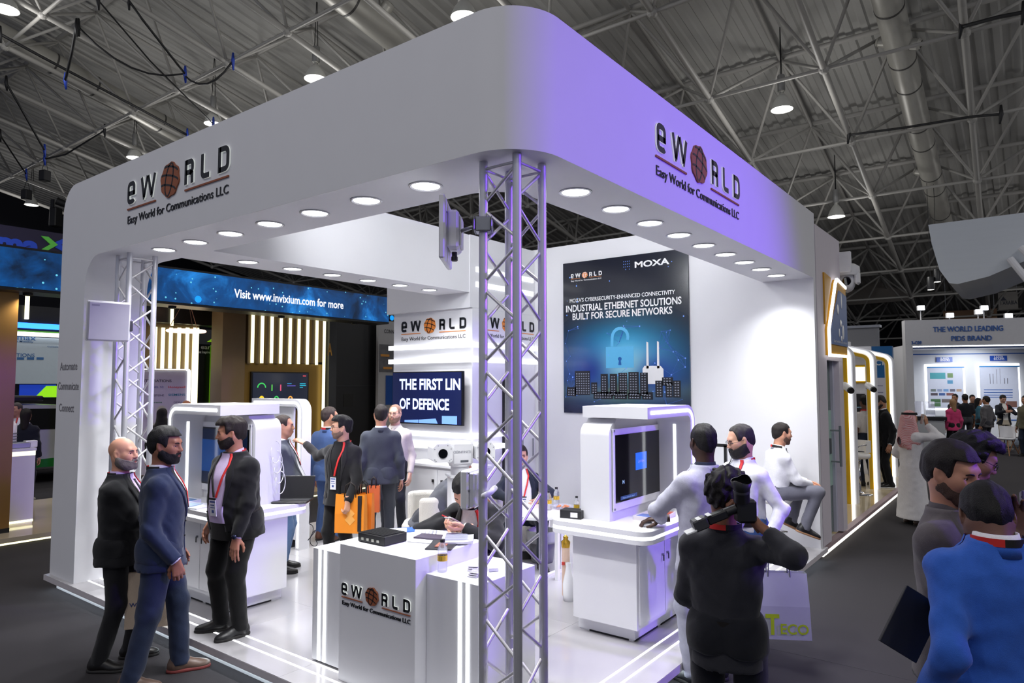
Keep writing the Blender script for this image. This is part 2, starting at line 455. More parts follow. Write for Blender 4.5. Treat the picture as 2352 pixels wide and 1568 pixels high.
PROF = dict(z=[-.30, -.16, -.05, .07, .22, .33, .400, .445, .480, .53],
            ax=[.130, .127, .122, .112, .122, .118, .098, .076, .062, .056],
            ay=[.178, .176, .170, .156, .168, .176, .168, .122, .080, .062],
            cx=[.0, .0, .0, .004, .006, .0, -.012, -.018, -.020, -.018])
EXPO = 2.35

def person(label, loc, face, H=1.75, cat='person', group=None, near=1, **S):
    """near: 0 far, 1 middle, 2 near.  local frame: x forward, y left, z up"""
    hb = {0: .026, 1: .017, 2: .0125}[near]; hh = {0: .0105, 1: .0068, 2: .0050}[near]; hd = {0: .009, 1: .0062, 2: .0045}[near]
    T = thing('person', label, cat, loc, math.radians(face), group); s = H/1.75; T.scale = (s, s, s)
    skin = skinmat(S.get('skin', (196, 146, 118)))
    B = S.get('bulk', 1.0); belly = S.get('belly', 0.0); hw = S.get('width', 1.0)
    pel = Vector(S.get('pelvis', (0, 0, .93)))
    lp, ls, ly = [math.radians(v) for v in S.get('lean', (0, 0, 0))]
    Rt = Euler((ls, lp, ly), 'XYZ').to_matrix(); fw, lf, up = Rt.col[0], Rt.col[1], Rt.col[2]
    tf = lambda x, y, z: pel+fw*x+lf*y+up*z
    nb = tf(-.018, 0, .50)
    hy, hp, hr = [math.radians(v) for v in S.get('head', (0, 0, 0))]
    Rh = (Matrix.Rotation(hy, 3, 'Z') @ Matrix.Rotation(hp, 3, 'Y') @ Matrix.Rotation(hr, 3, 'X'))
    hc = nb+(up*.8+Vector((0, 0, 1))*.2).normalized()*.155+Rh.col[0]*S.get('head_fwd', .022)+Vector(S.get('head_off', (0, 0, 0)))
    sh = {1: tf(-.014, .158*hw, .398), -1: tf(-.014, -.158*hw, .398)}
    UA, FA, TH, SHN = .295, .255, .43, .42
    wr = {}; el = {}
    for sd, key in ((1, 'L'), (-1, 'R')):
        t = S.get(key+'H')
        t = Vector(t) if t is not None else tf(.035, sd*.232*hw, -.115)
        pole = Vector(S.get(key+'E', (-1, sd*.22, -.1)))
        el[sd], wr[sd] = ik(sh[sd], t, UA, FA, pole)
    hipj = {1: tf(0, .090*B, -.02), -1: tf(0, -.090*B, -.02)}
    kn = {}; an = {}
    for sd, key in ((1, 'L'), (-1, 'R')):
        t = S.get(key+'F'); t = Vector(t) if t is not None else Vector((0, sd*.11, .075))
        pole = Vector(S.get(key+'K', (1, sd*.12, 0)))
        kn[sd], an[sd] = ik(hipj[sd], t, TH, SHN, pole)
    top = S.get('top', 'suit'); toff = {'suit': .018, 'shirt': .010, 'tee': .008, 'thobe': .016, 'coat': .022, 'robe': .02}[top]
    pz = np.array(PROF['z']); pax = np.array(PROF['ax'])*B+toff; pay = np.array(PROF['ay'])*(.5*B+.5)*hw+toff; pcx = np.array(PROF['cx']).copy()
    bel = belly*np.exp(-((pz-.05)/.14)**2); pax = pax+bel*.6; pcx = pcx+bel*.5; pay = pay+bel*.35
    if top in ('suit', 'coat'): pax = pax+np.where(pz < -.1, .010, 0); pay = pay+np.where(pz < -.1, .012, 0)
    if top in ('shirt', 'tee'):
        pax = pax-np.where(pz < 0.0, .006, 0); q_ = np.interp(pz, [-.3, -.05, .1], [.90, .97, 1.0]); pax = pax*q_; pay = pay*q_
    hem = S.get('hem', {'suit': -.165, 'shirt': -.01, 'tee': -.10, 'thobe': -.84, 'coat': -.20, 'robe': -.925}[top])
    if top in ('thobe', 'robe'):
        pz = np.array([-.94, -.5]+list(pz[1:])); pax = np.array([.20, .165]+list(pax[1:])); pay = np.array([.27, .225]+list(pay[1:])); pcx = np.array([0, 0]+list(pcx[1:]))
    def torso(off=0.0, zlo=-.2, zhi=.53):
        P, A, L_, U = np.array(pel), np.array(fw), np.array(lf), np.array(up)
        def fn(X, Y, Z):
            rx, ry, rz = X-P[0], Y-P[1], Z-P[2]
            x = rx*A[0]+ry*A[1]+rz*A[2]; y = rx*L_[0]+ry*L_[1]+rz*L_[2]; z = rx*U[0]+ry*U[1]+rz*U[2]
            ax = np.interp(z, pz, pax)+off; ay = np.interp(z, pz, pay)+off; cx = np.interp(z, pz, pcx)
            q = ((np.abs(x-cx)/ax)**EXPO+(np.abs(y)/ay)**EXPO)**(1/EXPO)
            d = (q-1)*np.minimum(ax, ay)*.9
            return np.maximum(np.maximum(d, zlo-z), z-zhi)
        c = [np.array(tf(a, b, z)) for a in (-.26, .30) for b in (-.30, .30) for z in (zlo, zhi)]
        return fn, np.min(c, 0), np.max(c, 0)
    def surf(y, z, off=0.0, back=False):
        ax = float(np.interp(z, pz, pax)); ay = float(np.interp(z, pz, pay)); cx = float(np.interp(z, pz, pcx))
        t = max(0.0, 1-(abs(y)/ay)**EXPO)**(1/EXPO)
        return tf(cx+(-1 if back else 1)*(ax*t+off), y, z)
    allp = [pel]+list(sh.values())+list(el.values())+list(wr.values())
    # ---- body: torso and limbs under the clothes, fine head and hands joined to it
    P_ = np.array([list(p) for p in allp+list(kn.values())+list(an.values())]); lo, hi = P_.min(0)-.22, P_.max(0)+.22
    hi[2] = max(hi[2], nb.z+.1)
    parts = []
    nbh = Rh.transposed() @ (nb-up*.05-hc)
    HF = head_field(S, hh, nbh); V, Q = HF.mesh(); RhN = np.array(Rh); parts.append((V @ RhN.T+np.array(hc), Q, 0))
    if near > 0 or top == 'tee':
        F = Field(lo, hi, max(hb*1.5, .024))
        fn, a, b = torso(-toff-.010, -.12, .50); F.op(fn, a, b)
        for sd in (1, -1):
            F.cone(sh[sd], el[sd], .042, .036, k=.02); F.cone(el[sd], wr[sd], .036, .025, k=.015)
            F.cone(hipj[sd], kn[sd], .070, .046, k=.03); F.cone(kn[sd], an[sd], .045, .036, k=.02)
        V, Q = F.mesh(); parts.append((V, Q, 0))
    hands = {}
    for sd, key in ((1, 'L'), (-1, 'R')):
        fd = Vector(S.get(key+'dir', tuple((wr[sd]-el[sd]).normalized()*1+Vector((0.1, 0, -.15))))).normalized()
        bk = Vector(S.get(key+'back', (0.15, sd*1.0, 0.1)))
        bk = (bk-fd*bk.dot(fd)).normalized(); th = bk.cross(fd)*(1)
        # x=fd, z=bk, y toward thumb: right-handed frame for one side, mirrored for the other
        Mh = np.array([[fd.x, th.x, bk.x], [fd.y, th.y, bk.y], [fd.z, th.z, bk.z]])
        thumb_sign = S.get(key+'thumb', 1 if sd > 0 else -1)
        V, Q = hand_parts(hd, S.get(key+'curl', .42), thumb_sign*1.0, thumb=S.get(key+'tf', .5))
        w = wr[sd]+(wr[sd]-el[sd]).normalized()*.005
        parts.append((V @ Mh.T+np.array(w), Q, 0)); hands[sd] = (w, fd, bk, th)
    np_obj('body', parts, [skin], T)
    T['_'] = 0; del T['_']
    # ---- eyes, brows, lips laid on the face surface
    if near > 0 and S.get('eyes', True):
        def fx(y, z):
            j = int(round((y-HF.lo[1])/HF.h)); k = int(round((z-HF.lo[2])/HF.h)); col = HF.D[:, j, k]; q = np.nonzero(col < 0)[0]
            if len(q) == 0: return .06
            i = q[-1]; return HF.ax[0][i]+HF.h*col[i]/(col[i]-col[i+1])
        wh = mat('eye_white', (214, 206, 198), .25); ir = mat('eye_iris', (38, 25, 18), .2)
        for y in (-1, 1):
            m = MB(); r = .0128; n, q = 18, 12; vs = []
            for i in range(q+1):
                for k in range(n):
                    a0 = PI*i/q; t = 2*PI*k/n; vs.append((r*math.cos(a0), r*math.sin(a0)*math.cos(t), r*math.sin(a0)*math.sin(t)))
            for i in range(q):
                for k in range(n):
                    f = (i*n+k, i*n+(k+1) % n, (i+1)*n+(k+1) % n, (i+1)*n+k); c_ = sum((Vector(vs[g]) for g in f), Vector())/4/r
                    m.f.append(f); m.mi.append(2 if c_.z > .36 or c_.z < -.50 else (1 if c_.x > .84 else 0))
            m.v = vs; M4 = Matrix.Translation(hc) @ Rh.to_4x4() @ Matrix.Translation((fx(y*.033, .002)-.0078, y*.032, .001)); m.xf(M4); m.build('eye', [wh, ir, skin], T, True, False)
        hm = hairmat(S.get('browc', S.get('hairc', (28, 24, 22))))
        for y in (-1, 1):
            m = MB(); m.path([Rh @ Vector((fx(p[0], p[1])+.0005, p[0], p[1]))+hc for p in ((y*.013, .0185), (y*.022, .0225), (y*.034, .0235), (y*.047, .0185))], [.0028, .0040, .0036, .0015], 6); m.build('eyebrow', hm, T, True)
        m = MB(); vs = []; c9 = 9
        for z0, z1 in ((0, 1),):
            for i in range(c9):
                y = -.026+.052*i/(c9-1); w_ = 1-(abs(y)/.0265)**2
                for zz in (-.0625+.0065*w_+(-.0012 if i == 4 else 0), -.0635, -.0640-.0085*w_): vs.append(Rh @ Vector((fx(y, zz)+.0012*w_, y, zz))+hc)
        m.add(vs, [(3*i+j, 3*i+3+j, 3*i+4+j, 3*i+1+j) for i in range(c9-1) for j in (0, 1)]); sk = S.get('skin', (196, 146, 118))
        m.build('lips', mat('lips_%d_%d_%d' % tuple(sk), (int(sk[0]*.84), int(sk[1]*.66), int(sk[2]*.66)), .45), T, True)
    # ---- hair, beard
    if S.get('hair', 'short') not in (None, 'none', 'hijab', 'ghutra'):
        V, Q = hair_field(S, hh).mesh(); np_obj('hair', [(V @ RhN.T+np.array(hc), Q, 0)], [hairmat(S.get('hairc', (28, 24, 22)))], T)
    if S.get('beard'):
        V, Q = beard_field(S, hh).mesh(); np_obj('beard', [(V @ RhN.T+np.array(hc), Q, 0)], [hairmat(S.get('beardc', S.get('hairc', (28, 24, 22))))], T)
    HW = lambda p: Rh @ Vector(p)+hc
    if S.get('glasses'):
        m = MB(); gm = mat('spectacle_frame', S.get('glassc', (25, 25, 28)), .35)
        for y in (-1, 1):
            ring = [HW((.101, y*.032+.022*math.cos(t), .0+.017*math.sin(t))) for t in np.linspace(0, 2*PI, 14, endpoint=False)]
            m.path(ring, .0016, 6, True); m.path([HW((.101, y*.053, .004)), HW((.06, y*.078, .006)), HW((-.008, y*.083, .008))], .0016, 6)
        m.path([HW((.101, -.011, .003)), HW((.106, 0, .006)), HW((.101, .011, .003))], .0016, 6); m.build('spectacles', gm, T, True)
    if S.get('earbud'):
        m = MB(); y = S['earbud']; m.ellipsoid((0, 0, 0), (.008, .007, .008), 10, 6); m.tube((0, 0, 0), (.010, 0, -.026), .0035, .003, 8)
        m.xf(Matrix.Translation(HW((.012, y*.088, -.004))) @ Rh.to_4x4()); m.build('earbud', mat('earbud_white', (235, 235, 238), .3), T, True)
    # ---- trousers
    leg = S.get('legs', 'trousers'); tc = fabric(*S.get('trous', ('black', (22, 22, 25))))
    if top not in ('thobe', 'robe'):
        P_ = np.array([list(p) for p in [pel]+list(kn.values())+list(an.values())]); F = Field(P_.min(0)-.22, P_.max(0)+.22, hb)
        fn, a, b = torso(-toff+.010, -.10, .07 if top in ('shirt', 'tee') else .02); F.op(fn, a, b)
        lw = S.get('legw', 1.0)
        for sd in (1, -1):
            F.ell(tf(-.045, sd*.075*B, -.04), (.10*B, .085*B, .11), .05)
            F.cone(hipj[sd], kn[sd], .090*B*lw, .068*lw, k=.04)
            end = an[sd]+(an[sd]-kn[sd]).normalized()*.03; F.cone(kn[sd], end, .066*lw, .058*lw, k=.03)
            kz, az = np.array(kn[sd]), np.array(end)
        k1, k2, a1, a2 = [np.array(q) for q in (kn[1], kn[-1], an[1], an[-1])]
        def wh_(X, Y, Z):
            g = .35
            for c_, r_ in ((k1, .13), (k2, .13), (a1, .14), (a2, .14), (np.array(pel)-np.array([0, 0, .1]), .14)):
                g = g+np.exp(-((X-c_[0])**2+(Y-c_[1])**2+(Z-c_[2])**2)/r_**2)
            return np.minimum(g, 1.0)
        F.noise(.0038, 52, S.get('seed', 1), wh_)
        for sd in (1, -1):
            e = an[sd]; d = (an[sd]-kn[sd]).normalized()
            F.op(lambda X, Y, Z, e=e, d=d: np.where((X-e.x)**2+(Y-e.y)**2+(Z-e.z)**2 < .15**2, (X-e.x)*d.x+(Y-e.y)*d.y+(Z-e.z)*d.z-.022, -1), np.array(e)-.2, np.array(e)+.2, 0, 'i')
        V, Q = F.mesh(); np_obj('trousers', [(V, Q, 0)], [tc], T)
        if top in ('shirt', 'tee') or S.get('belt'):
            m = MB(); ring = []
            for t in np.linspace(0, 2*PI, 36, endpoint=False):
                ax = float(np.interp(.03, pz, pax))-toff+.016; ay = float(np.interp(.03, pz, pay))-toff+.016; c, sn = math.cos(t), math.sin(t)
                rr = 1/((abs(c)/ax)**EXPO+(abs(sn)/ay)**EXPO)**(1/EXPO); ring.append((float(np.interp(.03, pz, pcx))+rr*c, rr*sn))
            n = len(ring); vs = [tf(x, y, z) for z in (.015, .05) for x, y in ring]; m.add(vs, [(k, (k+1) % n, n+(k+1) % n, n+k) for k in range(n)]); m.build('belt', mat('belt_leather', (24, 20, 18), .4), T, True)
    # ---- shoes
    sc, sole = S.get('shoe', (20, 18, 18)), S.get('sole', (30, 28, 28))
    for sd, key in ((1, 'L'), (-1, 'R')):
        if top in ('robe',): break
        yaw = math.radians(S.get(key+'toe', sd*8)); a = an[sd]; pit = math.radians(S.get(key+'pitch', 0))
        F = Field((-.12, -.08, -.10), (.24, .08, .10), max(hb*.6, .009))
        F.ell((.115, 0, -.048), (.085, .047, .035), 0); F.ell((-.015, 0, -.035), (.065, .042, .048), .04); F.cone((-.02, 0, .01), (-.02, 0, -.02), .044, .046, k=.03); F.cone((.04, 0, -.015), (.10, 0, -.04), .036, .030, k=.03)
        F.op(lambda X, Y, Z: -(X*0+Y*0+Z)-.066, (-.2, -.2, -.2), (.3, .2, .2), 0, 'i')
        V, Q = F.mesh(); G = Field((-.12, -.08, -.10), (.24, .08, .02), max(hb*.6, .009)); G.ell((.105, 0, -.066), (.098, .051, .05), 0); G.ell((-.015, 0, -.066), (.072, .046, .05), .05)
        G.op(lambda X, Y, Z: np.maximum(Z+.052, -.076-Z)+0*X+0*Y, (-.2, -.2, -.2), (.3, .2, .2), 0, 'i'); V2, Q2 = G.mesh()
        Mx = np.array(Matrix.Rotation(yaw, 3, 'Z') @ Matrix.Rotation(pit, 3, 'Y'))
        np_obj('shoe', [(V @ Mx.T+np.array(a), Q, 0), (V2 @ Mx.T+np.array(a), Q2, 1)], [mat('shoe_%d_%d_%d' % tuple(sc), sc, .4, scale=40, var=.12), mat('sole_%d_%d_%d' % tuple(sole), sole, .7)], T)
    # ---- upper garment
    tcol = fabric(*S.get('topc', ('black', (24, 24, 28))))
    P_ = np.array([list(p) for p in allp]); lo, hi = P_.min(0)-.26, P_.max(0)+.26
    c = np.array(tf(0, 0, hem)); lo = np.minimum(lo, c-.3); hi = np.maximum(hi, np.array(nb)+.1)
    F = Field(lo, hi, hb); fn, a, b = torso(0, hem, .505); F.op(fn, a, b)
    sl = S.get('sleeve', 1.0); slen = S.get('sleeve_len', 1.0); sw = S.get('slw', 1.0)
    for sd in (1, -1):
        F.ell(sh[sd]-up*.012, (.055+toff*.3,)*3, .06)
        if slen > .45:
            F.cone(sh[sd], el[sd], (.053+toff*.35)*sw, (.050+toff*.3)*sw, k=.035)
            e = el[sd]+(wr[sd]-el[sd])*((slen-.5)/.5); F.cone(el[sd], e, (.050+toff*.3)*sw, (.038+toff*.35)*sw, k=.025)
        else: F.cone(sh[sd], sh[sd]+(el[sd]-sh[sd])*.62, (.060)*sw, (.066)*sw, k=.035)
    e1, e2 = np.array(el[1]), np.array(el[-1]); cc = np.array(tf(.05, 0, .05)); s1, s2 = np.array(sh[1]), np.array(sh[-1])
    def wh2(X, Y, Z):
        g = .30
        for c_, r_ in ((e1, .15), (e2, .15), (cc, .16), (s1, .10), (s2, .10)): g = g+.9*np.exp(-((X-c_[0])**2+(Y-c_[1])**2+(Z-c_[2])**2)/r_**2)
        return np.minimum(g, 1.0)
    F.noise(.0046 if top != 'thobe' else .006, 46, S.get('seed', 1)+5, wh2)
    if near == 2: F.noise(.0016, 100, S.get('seed', 1)+9, wh2)
    if slen > .45:
        for sd in (1, -1):
            e = el[sd]+(wr[sd]-el[sd])*((slen-.5)/.5); d = (wr[sd]-el[sd]).normalized()
            F.op(lambda X, Y, Z, e=e, d=d: np.where(((X-e.x)**2+(Y-e.y)**2+(Z-e.z)**2 < .11**2) & ((X-e.x)**2+(Y-e.y)**2+(Z-e.z)**2-((X-e.x)*d.x+(Y-e.y)*d.y+(Z-e.z)*d.z)**2 < .062**2), (X-e.x)*d.x+(Y-e.y)*d.y+(Z-e.z)*d.z-.004, -1), np.array(e)-.12, np.array(e)+.12, 0, 'i')
    V, Q = F.mesh(); gname = {'suit': 'jacket', 'coat': 'jacket', 'shirt': 'shirt', 'tee': 'shirt', 'thobe': 'robe', 'robe': 'robe'}[top]
    G = np_obj(gname, [(V, Q, 0)], [tcol], T)
    # ---- cut pieces that lie on the garment
    def strip(name, L, R, m_, off=.004, n=10, c=4, par=None, back=False, thick=.006):
        def samp(E, t):
            E = list(E); k = t*(len(E)-1); i = min(int(k), len(E)-2); f = k-i
            return (E[i][0]+(E[i+1][0]-E[i][0])*f, E[i][1]+(E[i+1][1]-E[i][1])*f)
        vs = []; fs = []
        for i in range(n+1):
            a_, b_ = samp(L, i/n), samp(R, i/n)
            row = [(a_[0]+(b_[0]-a_[0])*j/c, a_[1]+(b_[1]-a_[1])*j/c) for j in range(c+1)]
            row = [(row[0], -thick)]+[(q, 0) for q in row]+[(row[-1], -thick)]
            for q, dz in row: vs.append(surf(q[0], q[1], off+dz, back))
        w = c+3
        for i in range(n):
            for j in range(w-1): fs.append((i*w+j, i*w+j+1, (i+1)*w+j+1, (i+1)*w+j))
        m = MB(); m.add(vs, fs); return m.build(name, m_, par or T, True)
    shirtm = fabric(*S.get('shirtc', ('white_shirt', (226, 226, 232))))
    vw, vz = S.get('vee', (.052, .16)); open_ = S.get('open', 0.0)
    if top in ('suit', 'coat') and near > 0 and S.get('front', True):
        bw = open_
        Lc = [(-vw-.006, .503), (-vw-.028, .40), (-.05-bw*.6, .27), (-.008-bw, vz)]; Rc = [(-x, z) for x, z in Lc]
        if open_: Lc += [(-bw-.012, -.02), (-bw-.05, hem+.004)]; Rc = [(-x, z) for x, z in Lc]
        if open_: strip('shirt', [q if q[1] > -.05 else (q[0], q[1]) for q in Lc[:5]], Rc[:5], shirtm, .005, 18, 8)
        else: strip('shirt', Lc, Rc, shirtm, .005, 14, 8)
        if open_ and hem < -.1: strip('fly', [(-bw-.012, -.02), (-bw-.05, hem+.004)], [(bw+.012, -.02), (bw+.05, hem+.004)], tc, .005, 6, 6)
        for sg in (-1, 1):
            inn = [(sg*(abs(x)), z) for x, z in Lc[:4]]; out = [(sg*(vw+.030), .503), (sg*(vw+.075), .405), (sg*(.115+bw*.4), .335), (sg*(.012+bw), vz-.004)]
            strip('lapel', inn, out, tcol, .011, 12, 4, G, thick=.010)
        if not open_: strip('front_edge', [(-.004, vz), (-.006, .0), (-.03, hem+.01)], [(.004, vz), (.004, .0), (-.018, hem+.01)], tcol, .004, 8, 1, G)
        for z in ((vz-.03, vz-.13) if not open_ else (.06, -.04)):
            m = MB(); p = surf(-.012-bw*1.25, z, .004); m.ellipsoid(tuple(p), (.006, .006, .006), 8, 5); m.build('button', mat('button', (18, 18, 20), .35), G, True)
        for sg in (-1, 1): strip('pocket_flap', [(sg*.085, -.035), (sg*.085, -.085)], [(sg*.165, -.028), (sg*.165, -.078)], tcol, .006, 3, 4, G)
    if top == 'shirt' and near > 0:
        strip('placket', [(-.014, .47), (-.014, hem+.01)], [(.014, .47), (.014, hem+.01)], tcol, .004, 16, 2, G)
        if S.get('pocket', True): strip('pocket', [(.055, .30), (.055, .19)], [(.14, .30), (.14, .19)], tcol, .004, 4, 4, G)
    if S.get('tie'):
        strip('tie', [(-.018, .462), (-.014, .44), (-.030, .20), (-.034, .12), (0, .08)], [(.018, .462), (.014, .44), (.030, .20), (.034, .12), (0.001, .08)], fabric(*S['tie']), .010, 14, 3)
    # collar
    def collar(name, m_, r0, r1, z0, z1, gap, par, dip=.03, th=.006):
        m = MB(); n = 30; vs = []; fs = []
        for i in range(n+1):
            t = gap+(2*PI-2*gap)*i/n; c_, s_ = math.cos(t), math.sin(t); dz = -dip*max(0, c_)**1.5
            for r, z in ((r0, z0), (r1, z1), (r1+th, z1), (r0+th*1.6, z0-.004)): vs.append(tf(-.016+r*c_*1.02, r*s_, z+dz))
        for i in range(n):
            for j in range(4): fs.append((i*4+j, i*4+(j+1) % 4, i*4+4+(j+1) % 4, i*4+4+j))
        m.add(vs, fs); return m.build(name, m_, par, True)
    if S.get('collar', True) and near > 0:
        if top in ('suit', 'coat'):
            collar('shirt_collar', shirtm, .070, .063, .475, .525, .16, T); collar('jacket_collar', tcol, .082, .074, .455, .505, .75, G, dip=.02, th=.008)
        elif top in ('shirt', 'thobe'): collar('collar', tcol, .074, .066, .470, .522, .18 if top == 'shirt' else .05, G)
        else: collar('neckband', tcol, .072, .068, .478, .498, 0.0, G)
    if slen > .9 and near > 0 and top in ('suit', 'coat') and S.get('cuffs', True):
        for sd in (1, -1):
            d = (wr[sd]-el[sd]).normalized(); m = MB(); m.tube(wr[sd]-d*.03, wr[sd]+d*.010, .039, .037, 18, True); m.build('shirt_cuff', shirtm, T, True)
    # lanyard and badge
    if S.get('lanyard'):
        rd = mat('lanyard_red', (205, 40, 36), .6, scale=30); bk_ = mat('lanyard_black', (22, 20, 20), .6); ye = mat('lanyard_yellow', (215, 165, 40), .6)
        zb = S.get('badge_z', .20); w = .009
        for sg in (-1, 1):
            pts = [(sg*.060, .503), (sg*.078, .42), (sg*.055, .32), (sg*.012, zb+.02)]
            o_ = strip('lanyard', [(x-w, z) for x, z in pts], [(x+w, z) for x, z in pts], rd if sg > 0 else S.get('lan2', bk_), .015, 12, 2)
        if S.get('lan_back', True):
            m = MB(); vs = []; n = 16
            for i in range(n+1):
                t = PI*.5+PI*i/n
                for z in (.488, .515): r = .088; vs.append(tf(-.018+r*math.cos(t)*1.0, (.086)*math.sin(t), z-.012*max(0, math.cos(t))))
            m.cur = 0; half = S.get('lan_split', 9)
            for i in range(n):
                m.cur = 0 if i < half else 1; m.f.append((2*i, 2*i+1, 2*i+3, 2*i+2)); m.mi.append(m.cur)
            m.v = [tuple(v) for v in vs]; m.build('lanyard_neck_band', [rd, bk_], T, True)
        if S.get('badge', True):
            p = surf(0, zb-.05, .020); M4 = Matrix.Translation(p) @ Rt.to_4x4()
            m = MB(); m.box(-.002, .002, -.036, .036, -.07, .06); m.xf(M4); bo = m.build('name_badge', mat('badge_white', (228, 228, 232), .3), T)
            m = MB(); m.box(.002, .003, -.030, .030, .035, .048); m.box(.002, .003, -.026, .02, .012, .020); m.box(.002, .003, -.026, .026, -.006, -.001); m.box(.002, .003, -.014, .012, -.045, -.022); m.xf(M4); m.build('badge_print', mat('badge_ink', (70, 90, 150), .5), bo)
            m = MB(); m.box(-.003, .003, -.038, .038, .058, .072); m.xf(M4); m.build('badge_clip', mat('badge_clip_black', (30, 30, 32), .4), bo)
    if S.get('watch'):
        sd = S['watch']; d = (wr[sd]-el[sd]).normalized(); w, fd, bk2, th = hands[sd]
        m = MB(); m.tube(w-d*.018, w+d*.006, .034, .033, 16, False); m.tube(w-d*.006+bk2*.026, w-d*.006+bk2*.042, .019, .018, 14); m.build('wristwatch', mat('watch_steel', (60, 66, 90), .25, .8), T, True)
    if S.get('hair') == 'ghutra':
        F = Field((-.20, -.22, -.46), (.16, .22, .16), .011); F.ell((-.014, 0, .036), (.112, .090, .100), 0)
        F.cone((-.06, 0, -.02), (-.10, 0, -.34), .095, .11, k=.05); F.cone((-.03, .075, -.02), (.0, .125, -.30), .05, .065, k=.05); F.cone((-.03, -.075, -.02), (-.02, -.13, -.34), .05, .07, k=.05); F.cone((-.07, -.05, -.2), (-.09, -.09, -.42), .06, .05, k=.05)
        F.noise(.006, 45, 3, lambda X, Y, Z: np.clip((-Z+.02)*8, 0, 1)+X*0+Y*0)
        F.op(lambda X, Y, Z: np.where(Z < .078, (X+.30*np.abs(Y)-.052-np.maximum(0, -Z-.05)*.2), -1.0), (-.3, -.3, -.6), (.3, .3, .3), 0, 'i'); F.ell((.03, 0, -.08), (.12, .07, .15), .005, 's')
        V, Q = F.mesh(); np_obj('headscarf', [(V @ RhN.T+np.array(hc), Q, 0)], [check_mat()], T)
        m = MB(); m.path([HW((-.012+.110*math.cos(t), .088*math.sin(t), .072+.012*math.cos(t)*0)) for t in np.linspace(0, 2*PI, 24, endpoint=False)], .010, 8, True); m.path([HW((-.012+.106*math.cos(t), .085*math.sin(t), .090)) for t in np.linspace(0, 2*PI, 24, endpoint=False)], .010, 8, True); m.build('head_cord', mat('agal_black', (18, 17, 18), .7), T, True)
    if S.get('hair') == 'hijab':
        F = Field((-.18, -.20, -.34), (.15, .20, .16), .012); F.ell((-.014, 0, .032), (.112, .090, .100), 0); F.ell((0, 0, -.06), (.085, .085, .11), .04); F.cone((-.03, 0, -.12), (-.03, 0, -.26), .10, .15, k=.06); F.ell((.075, 0, -.02), (.05, .048, .075), .01, 's'); F.noise(.004, 40, 3)
        V, Q = F.mesh(); np_obj('headscarf', [(V @ RhN.T+np.array(hc), Q, 0)], [tcol], T)
    return T, dict(hands=hands, tf=tf, HW=HW, surf=surf, s=s)

def check_mat():
    if 'ghutra' in MATS: return MATS['ghutra']
    m = mat('ghutra', (220, 200, 200), .85, var=.05); nt = m.node_tree; b = nt.nodes['Principled BSDF']
    tc = nt.nodes.new('ShaderNodeTexCoord'); ck = nt.nodes.new('ShaderNodeTexChecker'); ck.inputs['Scale'].default_value = 95
    ck.inputs[1].default_value = lin((226, 206, 206)); ck.inputs[2].default_value = lin((176, 52, 60)); nt.links.new(tc.outputs['Object'], ck.inputs['Vector']); nt.links.new(ck.outputs[0], b.inputs['Base Color']); return m
# ================================================================ the hall
F_PX = 1574.87
def px_ray(x, y): return (_r*((x-1176)/F_PX)-_u*((y-784)/F_PX)+_f)
def seen(p, mx=0.12):
    d = Vector(p)-CAM_P; z = d.dot(_f)
    if z < 0.3: return None
    return (1176+F_PX*d.dot(_r)/z, 784-F_PX*d.dot(_u)/z, z)
def inframe(p, m=260):
    q = seen(p); return q is not None and -m < q[0] < 2352+m and -m < q[1] < 1568+m
ROOF_K = 1.6; ROOF_S = 0.2
def roof_pt(x, y, dz=0.0):            # survey grid -> hall coordinates on the sloping lower chord plane
    return Vector((CAM_P.x+ROOF_K*(x-CAM_P.x), CAM_P.y+ROOF_K*(y-CAM_P.y), CAM_P.z+ROOF_K*(9-ROOF_S*x+dz-CAM_P.z)))
Z0R = CAM_P.z+ROOF_K*(9-CAM_P.z)-ROOF_K*ROOF_S*CAM_P.x+ROOF_S*CAM_P.x
def roof_z(X): return Z0R-ROOF_S*X
def roof_hit(px, py, dz=0.0):
    d = px_ray(px, py); t = (Z0R+dz-ROOF_S*CAM_P.x-CAM_P.z)/(d.z+ROOF_S*d.x); return CAM_P+d*t
carpet = mat('carpet_charcoal', (58, 56, 59), .95, var=.35, scale=900, bump=.5, bscale=700, spec=.1)
m = MB(); m.box(-14, 60, -40, 46, -.05, 0); struct(m.build('floor', carpet), 'dark grey exhibition hall carpet', 'floor')
# seams in the carpet
m = MB()
for x in (-1.2, 2.8, 6.8): m.box(x, x+.006, -12, -.1, 0, .0012)
m.build('carpet_seam', mat('carpet_seam', (46, 45, 47), .95), bpy.data.objects['floor'])['kind'] = 'stuff'
navy = mat('hall_curtain_navy', (20, 21, 30), .9, var=.2, scale=.6)
m = MB(); m.box(47, 47.2, -40, 46, 0, 7.2); struct(m.build('wall_back', navy), 'dark navy drape along the far hall wall', 'wall')
m = MB(); m.box(47, 47.2, -40, 46, 7.2, 20); struct(m.build('trim_1', mat('hall_wall_grey', (74, 70, 68), .85)), 'grey upper wall above the far drape', 'wall')
m = MB(); m.box(-14, 60, 45.8, 46, 0, 30); struct(m.build('wall_left', navy), 'dark far wall at the left of the hall', 'wall')
